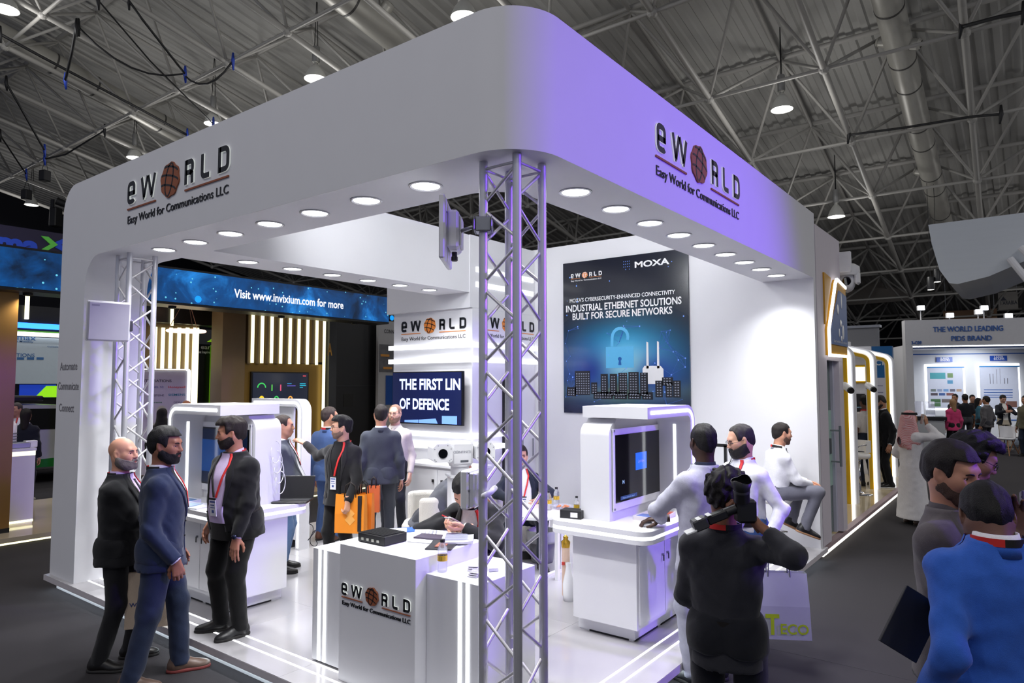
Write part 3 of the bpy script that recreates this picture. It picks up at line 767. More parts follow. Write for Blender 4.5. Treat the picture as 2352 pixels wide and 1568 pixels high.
# ceiling: ribbed deck, each roof sheet a piece, over a white tubular space frame
deck = mat('roof_deck_offwhite', (168, 167, 163), .6, var=.14, scale=.8, spec=.3)
ceil = thing('ceiling', 'ribbed metal roof deck carried by a white tubular space frame', 'ceiling', kind='structure')
HT = 1.15*ROOF_K+.30; per = .42; Y0 = -34; SW = per*8
def deck_prof():
    P = []
    for i in range(8):
        y = i*per; P += [(y, 0), (y+.16, 0), (y+.21, .06), (y+.37, .06)]
    return P+[(SW, 0)]
prof = deck_prof(); me_deck = None
for bay in range(2):
    x0, x1 = (-14, 18) if bay == 0 else (18, 60)
    mm = MB(); n = len(prof); vs = [(x, y, z-ROOF_S*(x-x0)) for x in (x0, x1) for y, z in prof]; mm.add(vs, [(i, i+1, n+i+1, n+i) for i in range(n-1)])
    me = mm.mesh('roof_sheet'); me.materials.append(deck)
    for i in range(int(80/SW)+1):
        o = lk('roof_sheet', me, ceil); o.location = (0, Y0+i*SW, roof_z(x0)+HT)
tube_me = {}
def tube_obj(name, a, b, r, mt, parent, n=8):
    key = (mt.name, n)
    if key not in tube_me:
        q = MB().tube((0, 0, 0), (0, 0, 1), 1, 1, n); me = q.mesh('tube'); me.materials.append(mt); me.polygons.foreach_set('use_smooth', [len(p.vertices) == 4 for p in me.polygons]); tube_me[key] = me
    o = lk(name, tube_me[key], parent); a, b = Vector(a), Vector(b); d = b-a
    o.matrix_local = Matrix.Translation(a) @ d.to_track_quat('Z', 'Y').to_matrix().to_4x4() @ Matrix.Diagonal((r, r, d.length, 1)); return o
white_tube = mat('frame_tube_white', (156, 154, 149), .5, var=.08, scale=3)
XI = [4.05+2.47*i for i in range(-4, 11)]; YJ = [-1.4+1.93*j for j in range(-7, 14)]
nd = lambda i, j: roof_pt(XI[i], YJ[j]+.031*(XI[i]-10)); tn = lambda i, j: roof_pt((XI[i]+XI[i+1])/2, (YJ[j]+YJ[j+1])/2+.031*((XI[i]+XI[i+1])/2-10), 1.15)
SEG = []
for i in range(len(XI)):
    for j in range(len(YJ)):
        if i+1 < len(XI): SEG.append(('lower_chord', nd(i, j), nd(i+1, j), .085))
        if j+1 < len(YJ): SEG.append(('lower_cross_tube', nd(i, j), nd(i, j+1), .052))
        if i+1 < len(XI) and j+1 < len(YJ):
            for a, b in ((0, 0), (1, 0), (0, 1), (1, 1)): SEG.append(('web_tube', nd(i+a, j+b), tn(i, j), .045))
            if i+2 < len(XI): SEG.append(('upper_chord', tn(i, j), tn(i+1, j), .06))
            if j+2 < len(YJ): SEG.append(('purlin', tn(i, j)+Vector((0, 0, .1)), tn(i, j+1)+Vector((0, 0, .1)), .08))
VIS = []
for s_ in SEG:
    mid = (s_[1]+s_[2])/2
    if any(inframe(q, 330) for q in (s_[1], s_[2], mid)):
        z = seen(mid); VIS.append(((s_[2]-s_[1]).length*s_[3]/max(z[2], 1)**2 if z else 0, s_))
VIS.sort(key=lambda t: -t[0])
cnt = {}
rest = {}
for w, (nm, a, b, r) in VIS:
    cnt[nm] = cnt.get(nm, 0)+1
    if cnt[nm] <= (160 if nm != 'web_tube' else 290): tube_obj(nm, a, b, r, white_tube, ceil)
    else: rest.setdefault(nm, MB()).tube(a, b, r, r, 6)
for nm, q in rest.items(): o = q.build(nm, white_tube, ceil, False, False); o['kind'] = 'stuff'
mn = MB().ellipsoid((0, 0, 0), (.14, .14, .14), 10, 6).mesh('node_ball'); mn.materials.append(white_tube)
for i in range(len(XI)):
    for j in range(len(YJ)):
        if inframe(nd(i, j), 50): o = lk('node_ball', mn, ceil); o.location = nd(i, j)
# ducts
duct = mat('duct_galvanised', (176, 174, 166), .42, .25, var=.10, scale=2, stretch=(1, 8, 8)); band = mat('duct_band_dark', (70, 68, 66), .5)
def make_duct(label, p0, p1, r, step, nozzles, ext=8.0):
    d = (p1-p0).normalized(); a, b = p0-d*ext, p1+d*2
    t = thing('air_duct', label, 'duct', tuple(a)); L = (b-a).length; q = d.to_track_quat('Z', 'Y').to_matrix().to_4x4()
    mm = MB().tube((0, 0, 0), (0, 0, L), r, r, 28); mm.xf(q); mm.build('duct_shell', duct, t, 40)
    k = 0; z = .6
    bm_ = MB().lathe([(r*1.0, -.03), (r*1.025, -.03), (r*1.025, .03), (r*1.0, .03)], 28, caps=False).mesh('band_ring'); bm_.materials.append(band)
    while z < L:
        o = lk('band_ring', bm_, t); o.matrix_local = q @ Matrix.Translation((0, 0, z)); k += 1; z += step*(1 if k % 2 else .55)
    for fz, ang in nozzles:
        mm = MB(); c, s = math.cos(ang), math.sin(ang); base = Vector((c*r*.9, s*r*.9, fz*L))
        mm.tube(base, base+Vector((c, s, 0))*r*.55, r*.42, r*.42, 18, False); mm.tube(base+Vector((c, s, 0))*r*.55, base+Vector((c, s, 0))*r*.75, r*.46, r*.30, 18, False); mm.xf(q); mm.build('nozzle', duct, t, 40)
    return t
pa, pb = roof_hit(2046, 30, .95), roof_hit(2163, 500, .95)
make_duct('thick spiral duct with dark bands at the right under the roof', pa, pb, 31/F_PX*seen(pa)[2], 2.3, [(.40, .4), (.40, 3.5), (.74, .4)])
pa, pb = roof_hit(760, -30, .9), roof_hit(960, 130, .9)
make_duct('thick duct with round nozzle above the grey fascia at top centre', pa, pb, 36/F_PX*seen(pa)[2], 2.6, [(.62, .6), (.72, 2.4)])
pa, pb = roof_hit(30, 95, .9), roof_hit(400, 300, .9)
make_duct('long duct crossing the roof behind the black cables at upper left', pa, pb, 26/F_PX*seen(pa)[2], 2.6, [(.55, .6), (.75, .6)], ext=10)
# high-bay pendants
lamp_grey = mat('lamp_grey', (150, 150, 148), .45, .2); bell = mat('lamp_bell', (206, 206, 200), .35, .3); glow = mat('lamp_glow', (255, 252, 244), .3, emit=7)
def make_pendant(label, p, r=.30, group='high-bay pendants under the roof', lit=True, energy=None):
    t = thing('pendant_lamp', label, 'lamp', tuple(p), 0, group)
    MB().lathe([(r*.30, 1.0), (r*.34, .98), (r*.34, .55), (r*.30, .53), (r*.20, .50), (r*.22, .42)], 20).build('ballast_housing', lamp_grey, t, 35)
    MB().lathe([(r*.25, .44), (r*.42, .38), (r*.72, .24), (r*.95, .06), (r, 0), (r*.97, .0), (r*.9, .07), (r*.66, .22)], 24, caps=False).build('reflector_bell', bell, t, 40)
    if lit: MB().lathe([(.001, .035), (r*.94, .035), (r*.94, .02), (.001, .0)], 24, caps=False).build('lens', glow, t, True)
    for sx in (-.06, .06): MB().tube((sx, 0, .98), (sx*.2, 0, 2.4), .012, .012, 6).build('cable', mat('cable_black', (24, 24, 26), .6), t)
    if energy:
        l = add_light('pendant_light', 'SPOT', (0, 0, -.08), energy, (1.0, .97, .92), None, spot_size=math.radians(130), spot_blend=.6, shadow_soft_size=r); l.parent = t
        l = add_light('added_roof_fill', 'POINT', (0, 0, -.75), ROOF_FILL_W, (1.0, .985, .97), None, shadow_soft_size=.55); l.parent = t  # extra point light below the lamp, added to brighten the roof deck
    return t
PEND = [(1796, 252, 'pendant lamp with greenish lens left of the thick duct'), (1921, 498, 'pendant lamp hanging just above the far end of the purple fascia'),
        (725, 182, 'pendant lamp peeping over the grey fascia, largest at its centre left'), (489, 285, 'pendant lamp peeping over the fascia above the word sign middle'), (309, 363, 'small pendant lamp glinting over the fascia at its left end'),
        (1066, 40, 'pendant lamp at the top edge beside the rounded fascia corner'), (12, 22, 'pendant lamp in the very top left corner'), (72, 471, 'pendant lamp hanging low left of the grey pylon')]
for x, y, lb in PEND:
    p = roof_hit(x, y, -.35 if y < 460 else -.6); z = seen(p)[2]
    make_pendant(lb, p, r=.30 if y > 200 else .34, energy=HALL_LAMP_W)
for x, y in ((-14, -10), (-8, -14), (-2, -9), (5, -10), (12, -9), (20, -8), (-9, -3), (-9, 4), (-6, 11), (2, 12), (10, 12), (20, 10), (30, -5), (28, 6), (17, -9)):     # the same lamps over the rest of the hall
    p = Vector((x, y, roof_z(x)-1.0))
    if not inframe(p, 40):
        add_light('pendant_light', 'SPOT', p, HALL_LAMP_W, (1.0, .97, .92), None, spot_size=math.radians(130), spot_blend=.6, shadow_soft_size=.3)
        add_light('added_roof_fill', 'POINT', p-Vector((0, 0, .75)), ROOF_FILL_W, (1.0, .985, .97), None, shadow_soft_size=.55)  # added roof brightening again, under each lamp outside the frame
# cylinder downlights hanging by the hall's far right
for (x, y, lb) in ((2138, 665, 'black cylinder pendant, lower of the two near the far drape'), (2153, 647, 'black cylinder pendant, higher of the two near the far drape')):
    d = px_ray(x, y); p = CAM_P+d*(24/d.dot(_f)); t = thing('cylinder_pendant', lb, 'lamp', tuple(p), 0, 'cylinder pendants near the drape')
    MB().lathe([(.11, 0), (.115, .02), (.115, .42), (.10, .45)], 18).build('lamp_body', mat('cylinder_black', (40, 40, 42), .4), t, 35)
    MB().lathe([(.001, -.004), (.10, -.004)], 18, caps=False).build('lens', glow, t); MB().tube((0, 0, .45), (0, 0, 6), .008, .008, 6).build('cable', mat('cable_black'), t)
# rigging: black slings, blue clamps and hanging speakers at upper left
blk = mat('rigging_black', (22, 22, 24), .6); blue = mat('sling_blue', (30, 60, 160), .5)
def sling(label, pts, r=.03, sag=.0):
    P = [roof_hit(x, y, dz) for x, y, dz in pts]; Q = []
    for a, b in zip(P, P[1:]):
        for i in range(6): t = i/6; q = a.lerp(b, t); q.z -= sag*4*t*(1-t); Q.append(q)
    Q.append(P[-1]); t = thing('rigging_cable', label, 'cable', tuple(P[0]), 0, 'rigging lines under the roof')
    mm = MB(); mm.path([q-P[0] for q in Q], r, 6); mm.build('line', blk, t, True)
    for e in (0, len(Q)-1):
        mm = MB(); mm.path([Q[e]-P[0]+Vector((0, 0, .25)), Q[e]-P[0], Q[e]-P[0]+Vector((.05, .05, -.25))], [.03, .055, .025], 6); mm.build('shackle', blue if e and P[0].y > 6 else blk, t, True)
    return t
sling('black cable run along the roof tube from the left edge', [(0, 78, -.1), (95, 130, -.1), (330, 255, -.1), (430, 310, -.1)], .045)
sling('black sling from the left corner node to the knot of clamps', [(175, 62, -.3), (165, 120, -.8), (150, 185, -1.2)], .04)
sling('slack black line sagging down right from the clamps', [(180, 62, -.2), (420, 170, -.6), (535, 140, -.1)], .03, .5)
sling('thin black line from the top edge down to the fascia', [(225, 0, -.2), (345, 140, -.4), (490, 285, -.6)], .025)
sling('black line from top centre left to the cable knot', [(295, 0, 0), (325, 42, -.4), (425, 170, -.6)], .035)
sling('short thick black sling hanging from the frame node', [(14, 190, -.1), (42, 238, -.6), (102, 345, -1.0)], .035)
sling('black line down to the left hanging speaker', [(0, 310, -.3), (60, 400, -.8)], .03)
sling('double black sling stretched towards the left node', [(240, 300, -.1), (150, 355, -.6), (102, 365, -.9)], .035)
sling('dark chain and sling at the right roof node', [(2208, 62, -.1), (2290, 40, -.3), (2352, 28, -.4)], .045)
sling('cable bundle crossing the right chord with a white tag', [(1950, 310, -.1), (2085, 292, -.1), (2230, 268, -.1), (2300, 262, -.3)], .035)
for (x, y, lb) in ((103, 404, 'black hanging speaker box, higher of the two at left'), (61, 447, 'black hanging speaker box, lower of the two at left')):
    p = roof_hit(x, y, -1.4); t = thing('hanging_speaker', lb, 'speaker', tuple(p), .4)
    MB().box(-.16, .16, -.16, .16, -.22, .22, .03).build('cabinet', blk, t); MB().box(-.13, .13, -.165, -.15, -.18, .18).build('grille', mat('grille_dark', (34, 34, 36), .8), t)
    for sx in (-.14, .14): MB().tube((sx, 0, .22), (0, 0, .7), .012, .012, 6).build('strap', blk, t)
p = roof_hit(129, 475, -1.2); t = thing('moving_head_light', 'black stage light on the dark truss beside the grey pylon', 'lamp', tuple(p), .5)
MB().box(-.22, .22, -.18, .18, -.95, -.05, .04).build('base', blk, t); MB().tube((-.10, -.1, .25), (.15, -.42, .12), .19, .16, 16).build('lamp_head', blk, t, 40); MB().box(-.25, -.19, -.08, .08, -.1, .3).build('yoke', blk, t); MB().tube((.15, -.42, .12), (.16, -.44, .115), .13, .13, 16).build('lens', mat('stage_lens', (150, 160, 175), .1), t)
# ================================================================ the white corner booth: shell
ZP, ZB, ZT = .144, 3.329, 4.125
white = mat('booth_white_paint', (226, 226, 230), .55, var=.02, scale=4, spec=.3)
gloss = mat('booth_white_gloss', (232, 232, 236), .22, var=.015, scale=3)
tile_m = mat('platform_tile', (178, 176, 179), .16, var=.03, scale=2.5, coat=.15)
led = mat('led_strip_white', (250, 253, 255), .4, emit=2.0)
led_soft = mat('led_strip_under_lip', (236, 250, 255), .4, emit=7)
black_ink = mat('logo_black', (22, 24, 30), .45); rust = mat('logo_rust', (150, 84, 52), .5); orange_ink = mat('logo_orange', (226, 134, 52), .5); white_edge = mat('logo_white_edge', (240, 245, 240), .4, emit=.25)
def arc(cx, cy, r, a0, a1, n=10): return [(cx+r*math.cos(math.radians(a0+(a1-a0)*i/n)), cy+r*math.sin(math.radians(a0+(a1-a0)*i/n))) for i in range(n+1)]
# platform: lip, recessed plinth and laid floor tiles
plat = thing('booth_platform', 'low white booth platform with glowing recessed plinth', 'platform', (0, 0, 0))
MB().box(-.0427, 5.99, -.0427, 6.03, .09, ZP-.004).build('platform_deck', mat('platform_edge', (206, 200, 204), .45), plat)
MB().box(.05, 5.95, .05, 5.95, 0, .09).build('plinth', white, plat)
for nm, b in (('left', (.005, .02, 0, 5.98)), ('right', (0, 5.95, .005, .02))):
    MB().box(b[0], b[1], b[2], b[3], .070, .0895).build('plinth_led', led_soft, plat)
tme = {}
nx = 6; ny = 6
for i in range(nx):
    for j in range(ny):
        x0 = -.0427+i*(6.03/nx); y0 = -.0427+j*(6.07/ny)
        if 'm' not in tme:
            q = MB().box(.001, 6.03/nx-.001, .001, 6.07/ny-.001, 0, .004, .0008); me = q.mesh('floor_tile'); me.materials.append(tile_m); tme['m'] = me
        o = lk('floor_tile', tme['m'], plat); o.location = (x0, y0, ZP-.004)
# light lines let into the floor
def led_run(pts, w=.016, z=ZP):
    for (x0, y0), (x1, y1) in zip(pts, pts[1:]):
        MB().box(min(x0, x1)-w/2, max(x0, x1)+w/2, min(y0, y1)-w/2, max(y0, y1)+w/2, z-.002, z+.003).build('floor_light_line', led, plat)
led_run([(.1356, 5.40), (.1356, .1356), (5.60, .1356), (5.60, .44)]); led_run([(.2424, 5.40), (.2424, .2424), (5.19, .2424), (5.19, .40)])
# left frame (beam + pylon in one rounded portal), rounded corner, right beam, back beam, walls
frame = thing('booth_portal_frame', 'white booth portal with rounded overhead fascia and pylon', 'booth frame')
R1 = .33
poly = [(.9, ZB)]+[(p[0], p[1]) for p in arc(5.10, ZB-.30, .30, 90, 0)]+[(5.405, ZP), (6.0, ZP)]+arc(6.0-.30, ZT-.30, .30, 0, 90)+[(.9, ZT)]
mm = MB()
n = len(poly); a = [(0, y, z) for y, z in poly]; b = [(.6, y, z) for y, z in poly]
# faces: split into beam and pylon so every polygon stays convex enough
from mathutils.geometry import tessellate_polygon
tri = tessellate_polygon([[Vector((y, z, 0)) for y, z in poly]])
mm.add(a+b, [t for t in tri]+[tuple(i+n for i in t[::-1]) for t in tri]+[(k, (k+1) % n, n+(k+1) % n, n+k) for k in range(n)])
mm.build('fascia_and_pylon', white, frame, 30)
plan = [(0, .9)]+arc(R1, R1, R1, 180, 270, 16)+[(.9, 0), (.9, .6)]+arc(.9, .9, .30, 270, 180, 12)
mm = MB(); tri = tessellate_polygon([[Vector((x, y, 0)) for x, y in plan]]); n = len(plan); a = [(x, y, ZB) for x, y in plan]; b = [(x, y, ZT) for x, y in plan]
mm.add(a+b, [t for t in tri]+[tuple(i+n for i in t) for t in tri]+[(k, (k+1) % n, n+(k+1) % n, n+k) for k in range(n)])
mm.build('rounded_fascia', white, frame, 30)
MB().box(.9, 5.84, 0, .6, ZB, ZT).build('fascia_beam', white, frame)
MB().box(5.84, 5.94, 0, .6, ZP, ZT).build('end_pillar', white, frame)
MB().box(.6, 4.354, 4.09, 4.69, ZB, ZT).build('inner_beam', white, frame)
MB().box(4.30, 5.84, 4.075, 5.74, 3.12, ZT+.005).build('tower_head', white, frame)
o = MB().box(5.84, 5.94, .6, 5.64, ZP, 4.15).build('wall_right', white); struct(o, 'white back wall of the booth carrying the dark poster', 'wall')
# pylon words
grey_ink = mat('pylon_grey_ink', (126, 124, 130), .6)
U_L, U_R, UP_ = (0, -1, 0), (1, 0, 0), (0, 0, 1)       # reading direction on the left (X=0) and right (Y=0) faces
for w_, y0, z0, wd in (('Automate', 5.93, 2.215, .43), ('Communicate', 5.965, 2.015, .51), ('Connect', 5.92, 1.795, .37)):
    mm = MB(); put_text(mm, w_, (0, y0, z0), U_L, UP_, .082, wd, bold=.012, off=.002); mm.build('pylon_word', grey_ink, frame)['kind'] = 'stuff'
# ---------------------------------------------------------------- logo
def stroke_poly(pts, w):
    P = [Vector((p[0], p[1])) for i, p in enumerate(pts) if i == 0 or math.hypot(p[0]-pts[i-1][0], p[1]-pts[i-1][1]) > 1e-5]; L = []; Rr = []
    for i, p in enumerate(P):
        d0 = (P[i]-P[i-1]).normalized() if i > 0 else (P[1]-P[0]).normalized(); d1 = (P[i+1]-P[i]).normalized() if i < len(P)-1 else d0
        t = (d0+d1).normalized(); nrm = Vector((-t.y, t.x)); k = (w/2)/max(.35, nrm.dot(Vector((-d0.y, d0.x)))); L.append(p+nrm*k); Rr.append(p-nrm*k)
    return L, Rr
def add_stroke(mb, pts, w, o, u, v, off, depth, shift=(0, 0)):
    """one thick line: dark front (material 0) and pale sides (material 1)"""
    L, R_ = stroke_poly([(p[0]+shift[0], p[1]+shift[1]) for p in pts], w); o, u, v = Vector(o), Vector(u), Vector(v); nn = u.cross(v)
    A = [o+u*p.x+v*p.y+nn*(off+depth) for p in L]; B = [o+u*p.x+v*p.y+nn*(off+depth) for p in R_]; A2 = [p-nn*depth for p in A]; B2 = [p-nn*depth for p in B]; n = len(A)
    base = len(mb.v); mb.v += [tuple(p) for p in A+B+A2+B2]
    def f(q, m_): mb.f.append(tuple(i+base for i in q)); mb.mi.append(m_)
    for i in range(n-1):
        f((n+i, n+i+1, i+1, i), 0); f((i, i+1, 2*n+i+1, 2*n+i), 1); f((n+i+1, n+i, 3*n+i, 3*n+i+1), 1)
    f((0, n, 3*n, 2*n), 1); f((n-1, 2*n-1, 4*n-1, 3*n-1), 1)
GL = {'e': [[(.028, .098), (.150, .098)], [(.136, .079), (.136, .150)]+arc(.100, .150, .036, 0, 90, 5)+arc(.062, .150, .036, 90, 180, 5)+arc(.062, .056, .036, 180, 270, 5)+arc(.106, .056, .036, 270, 325, 4)],
      'W': [[(.018, .205), (.068, .02), (.075, .02)], [(.068, .018), (.128, .205)], [(.138, .205), (.205, .018)], [(.198, .018), (.208, .018), (.262, .205)]],
      'R': [[(.022, 0), (.022, .205)], [(.022, .184), (.085, .184)]+arc(.095, .152, .032, 80, 0, 5)+arc(.095, .128, .032, 0, -80, 5)+[(.022, .098)], [(.085, .098), (.122, .080), (.124, 0)]],
      'L': [[(.022, .205), (.022, .055)]+arc(.055, .055, .033, 180, 270, 6)+[(.132, .022)]],
      'D': [[(.022, 0), (.022, .205)], [(.022, .184), (.088, .184)]+arc(.100, .140, .042, 80, 0, 6)+arc(.100, .064, .042, 0, -80, 6)+[(.022, .021)]]}
def globe_outline(r, n=48):
    out = []
    for i in range(n):
        t = 2*PI*i/n; k = 1+.035*(1 if (i//3) % 2 else -1)*(1 if i % 3 else .4); out.append((r*k*math.cos(t), r*k*math.sin(t)*.96))
    return out
def logo(label, o, u, width, depth=.011, ink=None, disc=None, edge=None, tag_bold=.0, name='logo_sign', line=None):
    """o: baseline left of the word, u: reading direction"""
    k = width/1.705; ink = ink or black_ink; disc = disc or rust; edge = edge or white_edge; line = line or disc
    u = Vector(u); v = Vector((0, 0, 1)); nn = u.cross(v); o = Vector(o); t = thing(name, label, 'logo sign', tuple(o)); z = Vector((0, 0, 0))
    for ch, s0 in (('e', 0), ('W', .262), ('R', 1.037), ('L', 1.295), ('D', 1.552)):
        mb = MB()
        for st in GL[ch]: add_stroke(mb, [(p[0]*k, p[1]*k) for p in st], .044*k, z, u, v, .001, depth, (s0*k, 0))
        mb.build('letter', [ink, edge], t, False, False)
    mb = MB(); g = globe_outline(.155*k); c = z+u*(.785*k)+v*(.095*k); mb.prism(g, nn*depth, c+nn*.001, u, v); gl = mb.build('globe', disc, t)
    mb = MB(); R_ = .150*k
    def curve(f): return [f(i/10) for i in range(11)]
    tilt = math.radians(-14); rot = lambda p: (p[0]*math.cos(tilt)-p[1]*math.sin(tilt), p[0]*math.sin(tilt)+p[1]*math.cos(tilt))
    for a_ in (-.45, .35): 
        add_stroke(mb, [rot((a_*R_*math.cos((q-.5)*PI*.94), R_*.95*math.sin((q-.5)*PI*.94))) for q in [i/10 for i in range(11)]], .016*k, c, u, v, depth+.001, .0015)
    for b_ in (.62, .08, -.50):
        hw_ = R_*math.sqrt(1-b_*b_)*.97
        add_stroke(mb, [rot((hw_*math.cos(PI*(1-q)), R_*b_*.95-.16*R_*math.sin(PI*q)*(-1))) for q in [i/10 for i in range(11)]], .016*k, c, u, v, depth+.001, .0015)
    mb.build('globe_lines', ink, gl, False, False)['kind'] = 'stuff'
    for s0, s1 in ((0, .535), (1.037, 1.70)):
        mb = MB(); mb.prism([(s0*k, -.050*k), (s1*k, -.050*k), (s1*k, -.036*k), (s0*k, -.036*k)], nn*depth*.8, nn*.001, u, v); mb.build('underline', line, t)
    mb = MB(); put_text(mb, 'Easy World for Communications LLC', z-v*(.176*k), u, v, .074*k, 1.69*k, bold=tag_bold, off=.001, depth=depth*.5)
    mb.build('tagline', [ink, edge], t)['kind'] = 'stuff'
    return t
logo('black and rust raised company logo on the grey left fascia', (0, 4.505, 3.707), U_L, 1.705)
logo('black and rust raised company logo on the violet right fascia', (1.555, 0, 3.707), U_R, 1.70)
# ---------------------------------------------------------------- downlights in the soffits
trim_m = mat('downlight_trim', (200, 200, 205), .3, .3); lens_m = mat('downlight_lens', (255, 255, 255), .3, emit=11)
def downlight(x, y, label, group, e=BOOTH_LAMP_W):
    t = thing('downlight', label, 'downlight', (x, y, ZB), 0, group)
    MB().lathe([(.088, 0), (.108, -.001), (.110, -.006), (.100, -.010), (.090, -.004)], 28, caps=False).build('trim_ring', trim_m, t, 40)
    MB().lathe([(.001, -.003), (.089, -.003)], 28, caps=False).build('lens', lens_m, t)
    l = add_light('downlight_beam', 'SPOT', (0, 0, -.02), e, (.97, .98, 1.0), None, spot_size=math.radians(125), spot_blend=.85, shadow_soft_size=.07); l.parent = t
ORD = ['first', 'second', 'third', 'fourth', 'fifth', 'sixth', 'seventh', 'eighth', 'ninth']
for i in range(7): downlight(.283, .982+.568*i, '%s round downlight from the front truss under the grey left fascia' % ORD[i], 'downlights of the left beam')
for i in range(9): downlight(.982+.550*i, .300, '%s round downlight from the front truss under the violet right fascia' % ORD[i], 'downlights of the right beam')
for i in range(6): downlight(1.127+.534*i, 4.36, '%s round downlight from the left along the rear beam' % ORD[i], 'downlights of the rear beam')
# ---------------------------------------------------------------- aluminium box trusses
alu = mat('truss_aluminium', (214, 214, 220), .36, .62, var=.07, scale=9, stretch=(1, 1, .3)); alu_b = mat('truss_aluminium_brace', (222, 220, 222), .38, .55, var=.06, scale=14)
def truss(label, cx, cy, z0, z1, zn, hs=.119):
    t = thing('box_truss', label, 'truss', (cx, cy, z0)); C = [(-hs, -hs), (hs, -hs), (hs, hs), (-hs, hs)]; H = z1-z0; p = .450
    for x, y in C:
        tube_obj('chord', (x, y, 0), (x, y, H), .025, alu, t, 20)
        mm = MB().lathe([(.025, 0), (.029, .002), (.029, .05), (.025, .052)], 18, c=(x, y, .03), caps=False); mm.build('coupler', alu_b, t, 40)
    for k in range(4):
        a, b = C[k], C[(k+1) % 4]; ph = 0 if k % 2 == 0 else .5
        na = []; j = -12
        while j < 12:
            za = zn+(j+(0 if k in (0, 2) else .5))*p-z0 if k in (0, 2) else zn+(j+.5)*p-z0
            za = zn+(j+.5)*p-z0
            zb_ = za+p/2
            zc = za+p
            g = .022
            for (q0, s0, q1, s1) in ((a, za+g, b, zb_-g), (b, zb_+g, a, zc-g)):
                if .04 < s0 < H-.04 and .04 < s1 < H-.04: tube_obj('brace', (q0[0]*.96, q0[1]*.96, s0), (q1[0]*.96, q1[1]*.96, s1), .0095, alu_b, t, 10)
            j += 1
        for z in (.08, H-.045): tube_obj('end_rung', (a[0], a[1], z), (b[0], b[1], z), .0095, alu_b, t, 10)
    return t
truss('tall aluminium box truss standing at the front corner of the booth', .264, .272, ZP, ZB, 3.07-.225)
truss('aluminium box truss standing by the left pylon wall', .279, 4.927, ZP, ZB, 3.05-.225)
# ---------------------------------------------------------------- devices clamped to the trusses
radome = mat('radome_white', (222, 222, 226), .45); steel = mat('bracket_steel', (150, 152, 158), .4, .7); dark_pl = mat('gland_black', (26, 26, 28), .5)
def at(px, py, depth): d = px_ray(px, py); return CAM_P+d*(depth/d.dot(_f))
# flat panel antenna seen edge on
pn, pf = at(1019, 507, 3.88), at(1037, 541, 4.30)
wv = (pf-pn); wv.z = 0; W_ = wv.length; wv.normalize(); cen = (pn+pf)/2; cen.z = 2.965
t = thing('panel_antenna', 'flat white panel antenna seen edge on at the front truss', 'antenna', tuple(cen), math.atan2(wv.y, wv.x))
MB().box(-W_/2, W_/2, -.005, .028, -.185, .185, .008).build('radome', radome, t)           # +y side looks left
MB().box(-.11, .11, -.075, -.005, -.11, .12, .015).build('electronics_box', radome, t); MB().box(-.08, .08, -.088, -.075, -.09, .09, .006).build('cover_plate', radome, t)
MB().lathe([(.016, 0), (.016, -.025), (.020, -.03), (.020, -.05), (.014, -.055)], 14, c=(-.04, -.045, -.12)).build('cable_gland', dark_pl, t, 35)
for sx in (-.12, -.04, .04, .12):
    MB().tube((sx, -.005, .10), (sx, -.012, .10), .006, .006, 8).build('screw', steel, t)
Mi = (Matrix.Translation(cen) @ Matrix.Rotation(math.atan2(wv.y, wv.x), 4, 'Z')).inverted(); ch = Mi @ Vector((.145, .391, 2.965))
MB().tube((ch.x*.3, -.085, 0), (ch.x*.8, ch.y*.72, 0), .012, .012, 10).build('arm', steel, t, True)
mm = MB(); mm.box(-.05, .05, -.045, .045, -.042, .042, .006); mm.box(-.075, .075, -.052, -.045, -.038, .038, .003); mm.box(-.075, .075, .045, .052, -.038, .038, .003)
mm.xf(Matrix.Translation(ch)); o_ = mm.build('mast_clamp', steel, t); o_['label'] = 'grey steel clamp gripping the truss tube'
# square panel antenna on the left truss
c2 = at(250, 738, 6.05); tov = (CAM_P-c2); ang = math.atan2(tov.y, tov.x)+.20
t = thing('square_antenna', 'square light grey antenna panel on the left truss', 'antenna', tuple(c2), ang)
tilt = Matrix.Rotation(.08, 4, 'Y'); mm = MB().box(-.015, .022, -.165, .165, -.172, .172, .012); mm.xf(tilt); mm.build('radome', mat('radome_grey', (176, 176, 178), .5), t)
mm = MB().box(-.035, -.012, -.170, .170, -.177, .177, .01); mm.xf(tilt); mm.build('rim', radome, t)
mm = MB().box(.022, .0235, -.14, -.08, .13, .145); mm.xf(tilt); mm.build('maker_plate', mat('maker_plate_grey', (140, 140, 146), .5), t)
Mi = (Matrix.Translation(c2) @ Matrix.Rotation(ang, 4, 'Z')).inverted(); ch = Mi @ Vector((.166, 4.815, c2.z)); MB().tube((-.03, 0, 0), ch, .012, .012, 10).build('arm', steel, t, True)
mm = MB(); mm.box(-.04, .04, -.035, .035, -.05, .05, .006); mm.xf(Matrix.Translation(ch)); mm.build('mast_clamp', dark_pl, t)
# ribbed radio on the lower part of the front truss
c3 = at(1086, 1120, 3.93); t = thing('radio_unit', 'white ribbed outdoor radio clamped low on the front truss', 'radio unit', tuple(c3), YAW-.35)
MB().box(-.10, .10, -.012, .035, -.108, .108, .008).build('front_cover', radome, t)
mm = MB(); mm.box(-.085, .085, -.045, -.012, -.095, .095, .006); mm.build('casting', mat('radio_casting', (206, 206, 214), .4), t)
for i in range(7): MB().box(-.078+i*.022, -.070+i*.022, -.058, -.045, .0, .085).build('cooling_fin', mat('radio_casting'), t)
MB().box(-.02, .05, -.049, -.044, -.075, -.03).build('label_plate', mat('radio_label_grey', (120, 120, 128), .5), t)
for sx, sz in ((-.09, .1), (.09, .1), (-.09, -.1), (.09, -.1), (-.09, 0)): MB().tube((sx, -.013, sz*.95), (sx, -.02, sz*.95), .006, .006, 8).build('screw', steel, t)
